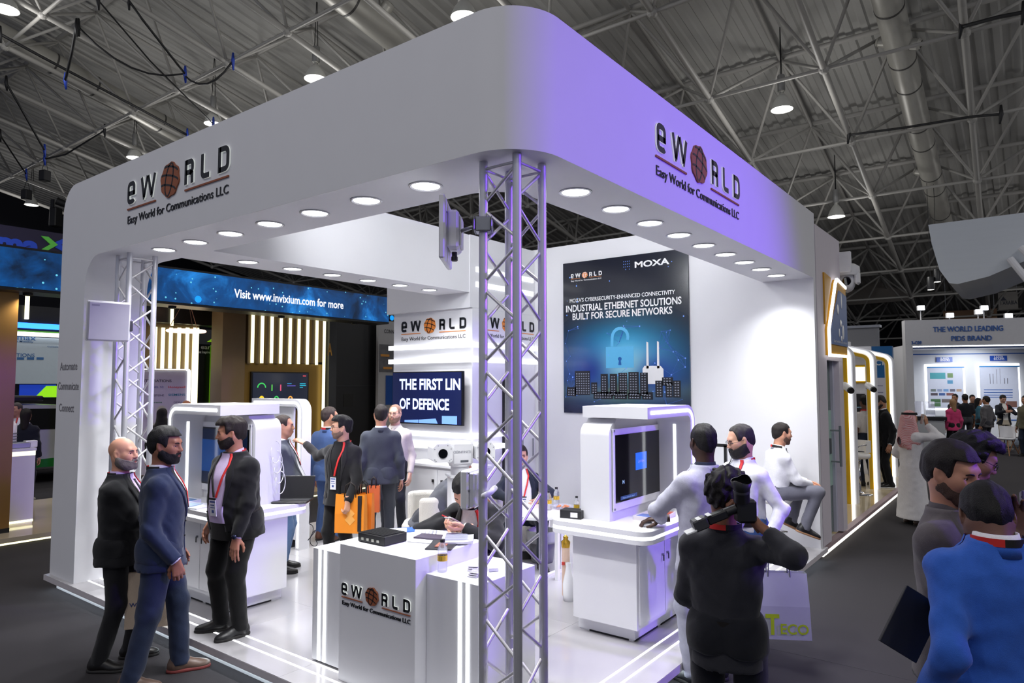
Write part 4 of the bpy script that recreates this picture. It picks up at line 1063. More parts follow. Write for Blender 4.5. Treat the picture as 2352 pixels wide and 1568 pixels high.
Mi = (Matrix.Translation(c3) @ Matrix.Rotation(YAW-.35, 4, 'Z')).inverted(); ch = Mi @ Vector((.145, .391, c3.z)); mm = MB(); mm.tube((0, -.04, 0), ch, .008, .008, 8); mm.build('bolt', steel, t)
mm = MB(); mm.path([ch+Vector((-.07, -.03, -.012)), ch+Vector((0, -.045, 0)), ch+Vector((.08, -.04, .012))], .016, 8); mm.build('clamp_arm', radome, t, True)
# little white radio on the left truss, half hidden behind the heads
t = thing('access_point', 'small white radio box low on the left truss', 'radio unit', (.115, 4.775, 1.50), YAW+.1); MB().box(-.05, .05, -.035, .035, -.075, .075, .012).build('housing', radome, t); MB().box(-.012, .012, -.038, -.034, .045, .052).build('emblem', steel, t)
# ================================================================ booth furniture and fittings
# ---- tower with lit bands
led_band = mat('led_band_white', (250, 252, 255), .4, emit=1.05)
tw = struct(MB().box(4.354, 5.84, 4.08, 5.64, ZP, 3.12).build('wall_tower', white), 'white tower block at the rear corner of the booth', 'wall')
for i, (z, lb) in enumerate(((2.605, 'upper'), (2.40, 'lower'))):
    t = thing('light_band', 'glowing white band around the tower, %s of the pair below the logo' % lb, 'light band', (0, 0, z), 0, 'light bands on the tower')
    MB().box(4.300, 4.353, 4.026, 5.70, -.034, .034).build('diffuser', led_band, t); MB().box(4.300, 5.83, 4.026, 4.079, -.034, .034).build('diffuser', led_band, t)
for i, (z, lb) in enumerate(((1.355, 'upper'), (1.185, 'lower'))):
    t = thing('light_band', 'glowing white band around the tower, %s of the pair under the television' % lb, 'light band', (0, 0, z), 0, 'light bands on the tower')
    MB().box(4.300, 4.353, 4.026, 5.34, -.034, .034).build('diffuser', led_band, t); MB().box(4.300, 5.02, 4.026, 4.079, -.034, .034).build('diffuser', led_band, t)
for z in (3.66, 3.45): 
    t = thing('light_band', 'short lit slot high on the inner beam face, %s of two' % ('upper' if z > 3.5 else 'lower'), 'light band', (0, 0, z), 0, 'slots on the inner beam face'); MB().box(4.42, 5.78, 4.060, 4.088, -.035, .035).build('diffuser', led_band, t)
logo('flat printed company logo on the tower above the television', (4.352, 5.475, 2.84), U_L, 1.28, depth=.004, disc=orange_ink, edge=black_ink, line=orange_ink, tag_bold=0)
logo('flat printed company logo on the tower side behind the front truss', (4.55, 4.078, 2.86), U_R, 1.26, depth=.004, disc=orange_ink, edge=black_ink, line=orange_ink, tag_bold=0)
# white door, black jamb and grey vision panel on the tower side
dr = thing('door_1', 'white door with grey glazed slot in the tower side', 'door', (0, 4.08, ZP), kind='structure')
MB().box(5.10, 5.80, -.012, 0, 0, 2.0).build('door_leaf', gloss, dr); MB().box(5.02, 5.07, -.03, .0, 0, 2.02).build('black_jamb', mat('jamb_black', (14, 14, 16), .4), dr); MB().box(5.42, 5.52, -.016, -.011, .95, 1.35).build('vision_panel', mat('glass_grey', (150, 152, 156), .2), dr); MB().tube((5.72, -.05, .8), (5.72, -.05, 1.1), .012).build('pull_handle', steel, dr)
# ---- television
bezel = mat('screen_bezel', (16, 17, 20), .25)
def screen_mat(name, rgb, e, rough=.12):
    return mat(name, rgb, rough, emit=e, var=.0, spec=.5)
t = thing('wall_television', 'wide television on the tower showing a defence slogan', 'television', (4.24, 4.83, 1.87))
MB().box(-.02, .03, -.69, .69, -.375, .375, .006).build('housing', bezel, t); MB().box(.03, .11, -.3, .3, -.2, .2).build('wall_bracket', steel, t)
MB().box(-.024, -.0205, -.675, .675, -.36, .36).build('screen', screen_mat('tv_navy', (20, 28, 66), .55), t)
mm = MB(); put_text(mm, 'THE FIRST LIN', (-.0245, .53, .12), U_L, UP_, .155, 1.19, bold=.03, off=.001); put_text(mm, 'OF DEFENCE', (-.0245, .53, -.16), U_L, UP_, .155, .98, bold=.03, off=.001); mm.build('caption', screen_mat('tv_caption', (196, 208, 246), .9), t)['kind'] = 'stuff'
mm = MB(); put_poly(mm, [(0, 0), (.28, 0), (.28, .045), (0, .03)], (-.0245, .42, -.355), U_L, UP_); put_poly(mm, [(.29, 0), (.66, 0), (.62, .07), (.29, .045)], (-.0245, .42, -.355), U_L, UP_); put_poly(mm, [(.74, 0), (1.02, 0), (1.02, .115), (.74, .11)], (-.0245, .42, -.355), U_L, UP_); mm.build('thumbnail_row', screen_mat('tv_thumb', (110, 150, 220), .8), t)['kind'] = 'stuff'
# ---- poster with dark print
def poster_mat():
    m = mat('poster_print', (10, 14, 28), .18, var=0, spec=.6); nt = m.node_tree; b = nt.nodes['Principled BSDF']; L = nt.links
    tc = nt.nodes.new('ShaderNodeTexCoord'); sep = nt.nodes.new('ShaderNodeSeparateXYZ'); L.new(tc.outputs['Object'], sep.inputs[0])
    def blob(y, z, ry, rz):
        a = nt.nodes.new('ShaderNodeMath'); a.operation = 'MULTIPLY_ADD'; L.new(sep.outputs['Y'], a.inputs[0]); a.inputs[1].default_value = 1/ry; a.inputs[2].default_value = -y/ry
        c = nt.nodes.new('ShaderNodeMath'); c.operation = 'MULTIPLY_ADD'; L.new(sep.outputs['Z'], c.inputs[0]); c.inputs[1].default_value = 1/rz; c.inputs[2].default_value = -z/rz
        a2 = nt.nodes.new('ShaderNodeMath'); a2.operation = 'MULTIPLY'; L.new(a.outputs[0], a2.inputs[0]); L.new(a.outputs[0], a2.inputs[1])
        c2 = nt.nodes.new('ShaderNodeMath'); c2.operation = 'MULTIPLY_ADD'; L.new(c.outputs[0], c2.inputs[0]); L.new(c.outputs[0], c2.inputs[1]); L.new(a2.outputs[0], c2.inputs[2])
        e = nt.nodes.new('ShaderNodeMath'); e.operation = 'MULTIPLY'; L.new(c2.outputs[0], e.inputs[0]); e.inputs[1].default_value = -1
        x = nt.nodes.new('ShaderNodeMath'); x.operation = 'POWER'; x.inputs[0].default_value = 2.718; L.new(e.outputs[0], x.inputs[1]); return x.outputs[0]
    nz = nt.nodes.new('ShaderNodeTexNoise'); nz.inputs['Scale'].default_value = 3; L.new(tc.outputs['Object'], nz.inputs['Vector'])
    cur = None; base = (.004, .006, .016, 1)
    for (y, z, ry, rz, col) in ((0, -.33, .66, .40, (.04, .50, .90, 1)), (-.05, -.42, .42, .22, (.45, .95, .98, 1)), (.1, -.78, .8, .13, (.18, .30, .12, 1)), (-.5, -.55, .4, .35, (.01, .05, .30, 1)), (.55, -.5, .45, .4, (.01, .04, .26, 1))):
        mx = nt.nodes.new('ShaderNodeMix'); mx.data_type = 'RGBA'; L.new(blob(y, z, ry, rz), mx.inputs[0])
        if cur is None: mx.inputs[6].default_value = base
        else: L.new(cur, mx.inputs[6])
        mx.inputs[7].default_value = col; cur = mx.outputs[2]
    L.new(cur, b.inputs['Base Color']); return m
pw, ph = 1.975, 2.23; pt = thing('wall_poster', 'large glossy dark poster with padlock and network devices on the back wall', 'poster', (5.82, 2.543, 2.755))
MB().box(-.012, .018, -pw/2, pw/2, -ph/2, ph/2).build('poster_panel', poster_mat(), pt)
pw_m = mat('print_white', (240, 240, 240), .3); pp = lambda s, r: (-.013, pw/2-s*pw, ph/2-r*ph)
mm = MB(); put_text(mm, 'MOXA', pp(.60, .082), U_L, UP_, .085, .52, bold=.03); put_text(mm, "MOXA'S CYBERSECURITY-ENHANCED CONNECTIVITY", pp(.057, .268), U_L, UP_, .058, .845*pw, bold=.012); put_text(mm, 'INDUSTRIAL ETHERNET SOLUTIONS', pp(.022, .330), U_L, UP_, .100, .925*pw, bold=.022); put_text(mm, 'BUILT FOR SECURE NETWORKS', pp(.08, .385), U_L, UP_, .100, .80*pw, bold=.022); mm.build('headline', pw_m, pt)['kind'] = 'stuff'
lg = logo('x', (0, 0, 0), U_L, .265*pw, depth=.002, ink=pw_m, disc=orange_ink, edge=pw_m, line=orange_ink, tag_bold=.004, name='printed_logo'); lg.location = pp(.07, .105)
lg_parts = list(lg.children)
for c in lg_parts:
    c.parent = pt; c.location = pp(.07, .105)
bpy.data.objects.remove(lg)
bl = mat('print_blue', (60, 110, 240), .3, emit=.0); mm = MB()
for i in range(4):
    for j in range(3+i % 2): put_poly(mm, [(0, 0), (.010, 0), (.010, .010), (0, .010)], pp(.515+.015*i, .038+.017*j), U_L, UP_)
R0 = random.Random(3); nodes = []
for i in range(64):
    s, r = R0.random(), .43+.5*R0.random()
    if i < 26: s = R0.choice((R0.uniform(0, .22), R0.uniform(.72, 1.0))); r = .48+.47*R0.random()
    elif i < 40: r = .05+.4*R0.random()
    nodes.append((min(max(s, .012), .985), r)); k = R0.uniform(.004, .013); put_poly(mm, [(k*math.cos(a*PI/3), k*math.sin(a*PI/3)) for a in range(6)], pp(*nodes[-1]), U_L, UP_)
mm.build('printed_dots', mat('print_dot', (120, 165, 255), .3), pt)['kind'] = 'stuff'
mm = MB()
for i, a in enumerate(nodes):
    for b in nodes[i+1:]:
        d = math.hypot((a[0]-b[0])*pw, (a[1]-b[1])*ph)
        if d < .26 and a[1] > .42 and b[1] > .42:
            p0, p1 = (-(a[0]-a[0]), 0), ((b[0]-a[0])*pw, (a[1]-b[1])*ph); L_, R_ = stroke_poly([(0, 0), p1], .0035); put_poly(mm, [tuple(L_[0]), tuple(R_[0]), tuple(R_[1]), tuple(L_[1])], pp(*a), U_L, UP_, .0015)
mm.build('printed_mesh_lines', mat('print_line', (44, 96, 190), .4), pt)['kind'] = 'stuff'
lk_m = mat('print_padlock', (96, 186, 232), .3); mm = MB(); put_poly(mm, [(0, 0), (.44, 0), (.44, .30), (0, .30)], pp(.365, .708), U_L, UP_, .0018); mm.build('printed_padlock_body', lk_m, pt)
mm = MB(); L_, R_ = stroke_poly([(.06, 0)]+arc(.19, .13, .125, 180, -20, 10), .045)
for i in range(len(L_)-1): put_poly(mm, [tuple(R_[i]), tuple(R_[i+1]), tuple(L_[i+1]), tuple(L_[i])], pp(.385, .572), U_L, UP_, .0018)
mm.build('printed_shackle', lk_m, pt)
mm = MB(); put_poly(mm, [(.0, 0), (.05, 0), (.04, .06)]+arc(.025, .085, .03, -30, 210, 8)+[(.01, .06)], pp(.465, .69), U_L, UP_, .0026); mm.build('printed_keyhole', mat('print_keyhole', (30, 96, 170), .3), pt)
dk = mat('print_device_dark', (24, 27, 34), .35); dl = mat('print_device_port', (150, 156, 170), .4); D = [(.10, .725, .13, .155, 'r'), (.03, .83, .08, .06, 0), (.24, .80, .05, .075, 0), (.32, .745, .06, .14, 1), (.395, .745, .06, .14, 1), (.465, .74, .07, .145, 1), (.545, .735, .08, .15, 1), (.635, .74, .06, .145, 1), (.75, .79, .055, .10, 0), (.80, .77, .08, .05, 0), (.825, .80, .05, .09, 1), (.88, .79, .055, .10, 1), (.26, .86, .16, .045, 1), (.43, .86, .10, .045, 1), (.54, .865, .10, .04, 1), (.65, .86, .08, .045, 1)]
for (s, r, w, h, k) in D:
    mm = MB(); put_poly(mm, [(0, 0), (w*pw, 0), (w*pw, h*ph), (0, h*ph)], pp(s, r+h), U_L, UP_, .0032); o = mm.build('printed_device', dk, pt); mm = MB(); n_ = max(2, int(h*ph/.035)); c_ = max(1, int(w*pw/.04))
    for i in range(n_):
        for j in range(c_): put_poly(mm, [(0, 0), (.022, 0), (.022, .014), (0, .014)], pp(s+.012+j*.04/pw, r+h-.008-i*.035/ph), U_L, UP_, .0042)
    mm.build('printed_ports', dl, o)['kind'] = 'stuff'
mm = MB(); put_poly(mm, [(0, 0), (.31, 0), (.31, .20), (.27, .245), (.03, .25), (0, .21)], pp(.655, .81), U_L, UP_, .003); mm.build('printed_router', pw_m, pt)
for s, r in ((.685, .55), (.765, .56)): mm = MB(); put_poly(mm, [(0, 0), (.035, 0), (.032, .36), (.004, .37)], pp(s, .715), U_L, UP_, .003); mm.build('printed_antenna', pw_m, pt)
# ---- kiosks
tv_black = mat('kiosk_screen_black', (14, 15, 18), .08, spec=.6); acry = mat('acrylic_plate', (236, 236, 240), .15); slot = mat('plinth_slot_dark', (30, 30, 34), .8)
def rrect(u0, u1, v0, v1, r, n=6): return arc(u1-r, v1-r, r, 0, 90, n)+arc(u0+r, v1-r, r, 90, 180, n)+arc(u0+r, v0+r, r, 180, 270, n)+arc(u1-r, v0+r, r, 270, 360, n)
def kiosk(label, mp, scr=True, extra=True, ulen=1.0):
    """mp(u, v) -> world x, y.  front side is -v, leg of the hood at the far u end"""
    o = mp(0, 0); t = thing('display_kiosk', label, 'kiosk', (o[0], o[1], ZP)); ox, oy = o
    V3 = lambda u, v, z: (mp(u, v)[0]-ox, mp(u, v)[1]-oy, z-ZP)
    def B(nm, u0, u1, v0, v1, z0, z1, m_, par=None, b=0):
        a, c = V3(u0, v0, z0), V3(u1, v1, z1); return MB().box(a[0], c[0], a[1], c[1], a[2], c[2], b).build(nm, m_, par or t)
    def PL(nm, pts, z0, z1, m_, par=None):      # plan polygon
        q = MB(); n = len(pts); a = [V3(u, v, z0) for u, v in pts]; c = [V3(u, v, z1) for u, v in pts]; q.add(a+c, [tuple(range(n)), tuple(range(n, 2*n))]+[(k, (k+1) % n, n+(k+1) % n, n+k) for k in range(n)]); return q.build(nm, m_, par or t, 35)
    def EL(nm, pts, v0, v1, m_, par=None):      # elevation polygon in (u, z)
        q = MB(); n = len(pts); tr = tessellate_polygon([[Vector((u, z, 0)) for u, z in pts]]); a = [V3(u, v0, z) for u, z in pts]; c = [V3(u, v1, z) for u, z in pts]
        q.add(a+c, list(tr)+[tuple(i+n for i in f) for f in tr]+[(k, (k+1) % n, n+(k+1) % n, n+k) for k in range(n)]); return q.build(nm, m_, par or t, 35)
    B('plinth', .085, .97, .07, .56, ZP+.012, .26, white)
    for u0, u1 in ((.10, .48), (.54, .94)): B('plinth_slot', u0, u1, .0685, .075, ZP, ZP+.014, slot)
    B('plinth_slot', .084, .09, .12, .46, ZP, ZP+.014, slot); B('foot', .09, .96, .08, .55, ZP, ZP+.013, white)
    B('cabinet', 0, .92, .005, .555, .26, .905, white)
    for u0, u1, hu in ((.028, .452, .41), (.462, .892, .50)):
        d = B('door', u0, u1, -.008, .004, .295, .865, gloss); B('lock', hu-.008, hu+.008, -.022, -.008, .73, .746, steel, d); B('key', hu-.004, hu+.004, -.026, -.020, .69, .735, dark_pl, d)
    PL('counter_skirt', rrect(-.10, 1.02, -.14, .73, .11), .905, .938, white); PL('counter_light_strip', rrect(-.097, 1.017, -.137, .727, .107), .938, .964, led); PL('counter_top', rrect(-.10, 1.02, -.14, .73, .11), .964, 1.0, gloss)
    EL('screen_panel', [(.10, 1.0), (1.10, 1.0), (1.10, 1.79), (.22, 1.79)]+arc(.20, 1.66, .10, 90, 180, 6), .28, .54, white)
    B('acrylic_plate', .135, 1.09, .262, .268, 1.075, 1.715, acry)
    for u, z in ((.15, 1.09), (.15, 1.70), (1.07, 1.09), (1.07, 1.70)): B('standoff_bolt', u-.008, u+.008, .256, .28, z-.008, z+.008, steel)
    if scr:
        s_ = B('screen', .165, 1.065, .258, .266, 1.135, 1.665, tv_black)
        return_s = s_
    ht, hb = 1.89, 1.80; U1 = 1.04; r = .15
    EL('hood', [(.135, hb), (.135, ht)]+arc(U1-r, ht-r, r, 90, 0, 8)+[(U1, 1.0), (U1-.09, 1.0)]+arc(U1-r, ht-r, r-.09, 0, 90, 6), -.035, .54, white)
    mid = [(.19, (ht+hb)/2)]+arc(U1-r, ht-r, r-.045, 90, 0, 8)+[(U1-.045, 1.01)]; L_, R_ = stroke_poly(mid, .026); q = MB()
    for i in range(len(L_)-1): q.add([V3(p[0], p[1], z) if False else V3(p.x, vv, p.y) for vv in (-.0362, -.041) for p in (L_[i], L_[i+1], R_[i+1], R_[i])], [(0, 1, 2, 3), (4, 5, 6, 7), (0, 1, 5, 4), (3, 2, 6, 7)])
    q.build('hood_light_line', led, t); B('inner_light_line', U1-.094, U1-.089, .10, .125, 1.02, 1.72, led)
    return t, V3, B
K1, V1, B1 = kiosk('white display kiosk with dark screen at the right front of the booth', lambda u, v: (1.84+u, .325+v))
scr = [c for c in K1.children if c.name.startswith('screen') and 'panel' not in c.name][0]
B1('message_box', .50, .70, .2565, .2575, 1.36, 1.50, screen_mat('dialog_blue', (20, 92, 205), .9), scr); mm = MB(); o_ = V1(.54, .256, 1.425); put_text(mm, 'لم يتم العثور', o_, U_R, UP_, .02, .11); (mm.v and mm.build('message_text', pw_m, scr)); B1('hint_frame', .24, .52, .2572, .2578, 1.150, 1.178, mat('hint_frame_blue', (24, 60, 110), .4, emit=.3), scr)
mm = MB(); put_text(mm, 'Please check the signal', V1(.27, .2568, 1.158), U_R, UP_, .011, .2, off=.001); put_text(mm, 'N', V1(.27, .2575, 1.275), U_R, UP_, .03, .03, off=.001, bold=.02); mm.build('screen_text', mat('screen_text_pale', (150, 190, 215), .4, emit=.6), scr)['kind'] = 'stuff'
K2, V2, B2 = kiosk('white display kiosk with lit arch in the left half of the booth', lambda u, v: (.39+v, 3.335+u))
scr = [c for c in K2.children if c.name.startswith('screen') and 'panel' not in c.name][0]; B2('screen_picture', .19, 1.04, .2572, .2582, 1.15, 1.65, screen_mat('kiosk_blue_picture', (10, 24, 50), .5), scr); B2('picture_glow', .55, .95, .2562, .2572, 1.25, 1.55, screen_mat('kiosk_blue_glow', (16, 60, 120), .5), scr)
K3 = thing('display_kiosk', 'slim white lit arch cabinet at the rear left, beyond the person in grey jacket', 'kiosk', (2.135, 4.80, ZP)); k3 = Wall3 = None
def k3b(nm, x0, x1, y0, y1, z0, z1, m_): return MB().box(x0, x1, y0, y1, z0-ZP, z1-ZP).build(nm, m_, K3)
op = [(1.05, 1.80), (1.05, 1.89)]+arc(.15, 1.74, .15, 90, 180, 8)+[(0, ZP), (.09, ZP)]+arc(.15, 1.74, .06, 180, 90, 6)
mm = MB(); n = len(op); tr = tessellate_polygon([[Vector((a_, b_, 0)) for a_, b_ in op]]); mm.add([(0, a_, b_-ZP) for a_, b_ in op]+[(.13, a_, b_-ZP) for a_, b_ in op], list(tr)+[tuple(i+n for i in f) for f in tr]+[(k, (k+1) % n, n+(k+1) % n, n+k) for k in range(n)]); mm.build('arch_frame', white, K3, 35)
L_, R_ = stroke_poly([(1.0, 1.845-ZP)]+[(p_[0], p_[1]-ZP) for p_ in arc(.15, 1.74, .105, 90, 180, 8)]+[(.045, .02)], .026); mm = MB()
for i in range(len(L_)-1): mm.prism([tuple(L_[i]), tuple(L_[i+1]), tuple(R_[i+1]), tuple(R_[i])], (-.006, 0, 0), (-.001, 0, 0), (0, 1, 0), (0, 0, 1))
mm.build('arch_light_line', led, K3); k3b('cabinet', .02, .12, .12, 1.0, ZP+.1, .92, white); k3b('cabinet_foot', .03, .11, .2, .95, ZP, ZP+.1, slot); k3b('worktop', -.05, .13, .095, 1.03, .92, .96, gloss); k3b('screen_panel', .06, .12, .30, 1.05, .96, 1.79, white); k3b('screen', .052, .06, .36, 1.0, 1.12, 1.66, tv_black)
# ---- front counter
fc = thing('reception_counter', 'white reception counter with logo block and lit side wings', 'counter', (.17, 1.29, ZP))
def fb(nm, x0, x1, y0, y1, z0, z1, m_, par=None, b=0): return MB().box(x0-.17, x1-.17, y0-1.29, y1-1.29, z0-ZP, z1-ZP, b).build(nm, m_, par or fc)
fb('centre_block', .17, .84, .935, 1.640, ZP, 1.02, white, b=.003); fb('side_wing', .262, .80, 1.641, 2.045, ZP+.012, .92, white, b=.003); fb('side_wing', .262, .82, .520, .934, ZP+.012, .92, white, b=.003)
fb('kick_slot', .28, .80, .54, 2.02, ZP, ZP+.012, slot)
for y in (1.965, 1.905, .66, .60): fb('vertical_light_line', .2545, .262, y-.011, y+.011, ZP+.02, .918, led)
logo('raised black company logo on the front of the reception counter', (.169, 1.605, .70), U_L, .635, depth=.010)
# ---- things on the counter
t = thing('mini_computer', 'black fanless mini computer on the reception counter', 'computer', (.375, 1.455, 1.02), .0)
MB().box(-.10, .10, -.13, .13, .004, .062, .003).build('case', mat('case_black', (20, 20, 23), .4, .3), t)
for i in range(13): MB().box(-.09+i*.0145, -.082+i*.0145, -.115, .115, .062, .066).build('top_fin', mat('case_black'), t)
for y in (-.07, -.02, .03, .08): MB().box(-.104, -.099, y-.012, y+.012, .018, .034).build('port', mat('port_metal', (160, 160, 150), .3, .8), t)
def sheet(name, label, x, y, z, w, h, rz, th, rgb, cat='brochure', pic=None, group=None):
    t = thing(name, label, cat, (x, y, z), rz, group); q = MB(); n = 8; vs = []
    for i in range(n+1):
        for j in (0, 1):
            s = i/n-.5; vs.append((s*w, (j-.5)*h, th+.010*max(0, s)**2*4)); 
    for i in range(n+1):
        for j in (0, 1): s = i/n-.5; vs.append((s*w, (j-.5)*h, 0))
    k = 2*(n+1); fs = []
    for i in range(n): fs += [(2*i, 2*i+2, 2*i+3, 2*i+1), (k+2*i, k+2*i+1, k+2*i+3, k+2*i+2), (2*i, k+2*i, k+2*i+2, 2*i+2), (2*i+1, 2*i+3, k+2*i+3, k+2*i+1)]
    fs += [(0, 1, k+1, k), (2*n, k+2*n, k+2*n+1, 2*n+1)]; q.add(vs, fs); q.build('pages', mat('paper_%d_%d_%d' % rgb, rgb, .45), t, 30)
    for (a0, a1, b0, b1, c) in (pic or []): MB().box(a0*w, a1*w, b0*h, b1*h, th+.0004, th+.0012+.010*max(0, a1)**2*4).build('print', mat('print_%d_%d_%d' % c, c, .4), t)
    return t
txt_lines = [(-.4, .4, .30-.09*i, .33-.09*i, (170, 172, 190)) for i in range(8)]
sheet('brochure', 'brochure with dark photo cover beside the mini computer', .60, 1.20, 1.021, .21, .28, .3, .006, (228, 228, 232), pic=[(-.1, .5, -.5, .5, (70, 60, 80)), (.05, .35, -.3, .1, (196, 110, 70))])
sheet('brochure', 'black glossy folder at the counter edge behind the water bottle', .505, 1.035, 1.021, .20, .17, .5, .008, (34, 34, 40), pic=[(-.3, .3, -.2, .2, (150, 90, 70))])
sheet('paper_pile', 'pile of printed sheets spread in front of the person bent over a phone', .70, 1.07, 1.030, .21, .30, -.9, .012, (236, 236, 240), 'paper', txt_lines)
sheet('paper_sheet', 'loose printed sheet at the back of the reception counter', .74, 1.33, 1.021, .20, .28, .7, .003, (240, 240, 244), 'paper', txt_lines[:5])
sheet('leaflet', 'blue edged leaflet behind the mini computer', .70, 1.56, 1.021, .10, .20, 1.0, .005, (40, 90, 180), 'leaflet')
sheet('leaflet', 'white folded leaflet at the rear left of the counter', .60, 1.60, 1.021, .12, .20, .8, .007, (232, 232, 236), 'leaflet')
sheet('leaflet', 'pinkish printed card on the left counter wing', .42, 1.70, .921, .07, .12, .2, .008, (226, 200, 204), 'leaflet')
t = thing('cable_pouch', 'white plastic bag with handle on the left counter wing', 'bag', (.60, 1.78, .921)); mm = MB(); mm.path([(-.09, -.10, .02), (0, -.13, .035), (.09, -.09, .02), (.08, .08, .02), (-.06, .10, .018)], [.02, .022, .018, .02, .02], 8); mm.build('pouch', mat('bag_white', (224, 222, 226), .5), t, True)
def bottle(label, x, y, z, h=.20, group='small water bottles'):
    t = thing('water_bottle', label, 'bottle', (x, y, z), 0, group); k = h/.20
    MB().lathe([(.001, 0), (.026, .001), (.031, .008), (.031, .065), (.029, .07), (.0305, .075), (.031, .125), (.028, .145), (.016, .168), (.0135, .174), (.0135, .182)], 20, caps=False).xf(Matrix.Scale(k, 4)).build('bottle_body', mat('bottle_clear', (236, 240, 244), .08, trans=.85, alpha=.55), t, True)
    MB().lathe([(.0315, .068), (.0318, .070), (.0318, .100), (.0315, .102)], 20, caps=False).xf(Matrix.Scale(k, 4)).build('bottle_label', mat('label_gold', (206, 168, 44), .4), t, True)
    MB().lathe([(.0320, .074), (.0320, .096)], 10, caps=False).xf(Matrix.Scale(k, 4)).build('label_emblem', mat('label_dark', (40, 36, 24), .5), t, True)
    MB().lathe([(.001, .196), (.014, .196), (.0155, .193), (.0155, .178), (.001, .178)], 16, caps=False).xf(Matrix.Scale(k, 4)).build('cap', dark_pl, t, 35); return t
bottle('small water bottle with gold label on the right wing of the counter', .345, .880, .921)
for i, (x, y, rz, lb) in enumerate(((.50, .76, .5, 'acrylic card holder leaning nearest the water bottle'), (.40, .66, .2, 'acrylic card holder at the front edge of the right wing'), (.56, .66, .9, 'pile of white business cards on the right wing'))):
    t = thing('card_holder', lb, 'card holder', (x, y, .921), rz)
    for k in range(3): mm = MB().box(-.045+.004*k, .045+.004*k, -.03, .03, .002+.006*k, .007+.006*k); mm.xf(Matrix.Rotation(.12*(i < 2)*k, 4, 'Y')); mm.build('card', mat('card_white', (226, 222, 234), .3), t)
    if i < 2: mm = MB(); mm.prism([(-.05, 0), (.05, 0), (.03, .035)], (0, .064, 0), (0, -.032, 0), (1, 0, 0), (0, 0, 1)); mm.build('acrylic_stand', mat('acrylic_clear', (220, 220, 236), .06, trans=.7, alpha=.6), t)
# right kiosk items
t = thing('white_device', 'small white plastic device on the right kiosk counter', 'device', (1.98, .30, 1.0), .4); MB().box(-.05, .05, -.035, .035, 0, .03, .01).build('shell', radome, t); MB().tube((0, 0, .03), (.0, .0, .045), .022, .018, 16).build('knob', radome, t, 40)
sheet('brochure_pile', 'pile of white and orange brochures under the dark screen', 2.30, .40, 1.0, .32, .22, 0, .03, (232, 226, 226), 'brochures', [(-.45, -.1, -.4, .4, (120, 150, 210)), (.1, .45, -.45, .1, (226, 110, 70))])
t = thing('carton', 'small black carton with white label on the right kiosk', 'box', (1.925, .93, 1.0), .2); MB().box(-.06, .06, -.09, .09, 0, .065, .002).build('carton_body', mat('carton_black', (28, 28, 30), .5), t); MB().box(-.061, -.060, -.06, .0, .012, .050).build('paper_label', pw_m, t)
bottle('tiny water bottle standing behind the black carton', 2.06, .98, 1.0, .15)
t = thing('grey_gadget', 'grey box shaped gadget held over the right kiosk counter', 'device', (2.07, .235, 1.075), .5); mm = MB().box(-.05, .05, -.04, .04, -.03, .03, .006); mm.xf(Matrix.Rotation(.5, 4, 'Y')); mm.build('case', mat('gadget_grey', (96, 92, 92), .5), t)
# left kiosk items
sheet('brochure_pile', 'pile of magazines on the left kiosk counter', .36, 4.10, 1.0, .20, .30, .1, .028, (216, 220, 226), 'brochures', [(-.4, .4, -.4, .3, (90, 130, 170))])
sheet('magazine', 'open magazine at the edge of the left kiosk counter', .33, 3.82, 1.0, .20, .26, .3, .012, (222, 224, 230), 'magazine', [(-.4, .4, -.1, .4, (150, 170, 190))])
lp = thing('laptop', 'black laptop open at the rear end of the left kiosk', 'laptop', (1.01, 3.36, 1.0), -.9); lm = mat('laptop_black', (22, 22, 25), .4); MB().box(-.16, .16, -.11, .11, .002, .018, .004).build('keyboard_base', lm, lp); mm = MB().box(-.16, .16, -.006, .004, 0, .21, .003); mm.xf(Matrix.Translation((0, .11, .012)) @ Matrix.Rotation(-.3, 4, 'X')); mm.build('lid', lm, lp)
for i in range(3): MB().box(-.145, .145, -.03+.034*i, -.004+.034*i, .018, .0195).build('key_row', mat('key_grey', (44, 44, 48), .6), lp)
t = thing('cable_loops', 'white cable loops hanging on the side of the left kiosk panel', 'cable', (.85, 3.42, 1.3)); mm = MB()
for k in range(4): mm.path([(.02*math.sin(a*3+k), -.03-.02*k*.3, .17-.1*k+.09*math.cos(a)) if False else (.05*math.sin(a)+.01*k, -.025-.012*k, .16-.09*k+.10*math.cos(a)) for a in np.linspace(0, 5.2, 14)], .004, 6)
mm.build('cable', mat('cable_white', (226, 226, 228), .5), t, True)['kind'] = 'stuff'
t = thing('charger_cable', 'dark charger cable dangling below the left kiosk counter', 'cable', (1.12, 3.26, .90)); mm = MB(); mm.path([(0, 0, .09), (.0, -.01, 0), (-.005, -.01, -.10)]+[(.035*math.sin(q_*1.7)+.01*q_*.4, -.01-.003*q_, -.16+.055*math.cos(q_*1.25)-.012*q_) for q_ in np.linspace(0, 9, 30)], .0035, 6); mm.build('cable', dark_pl, t, True)
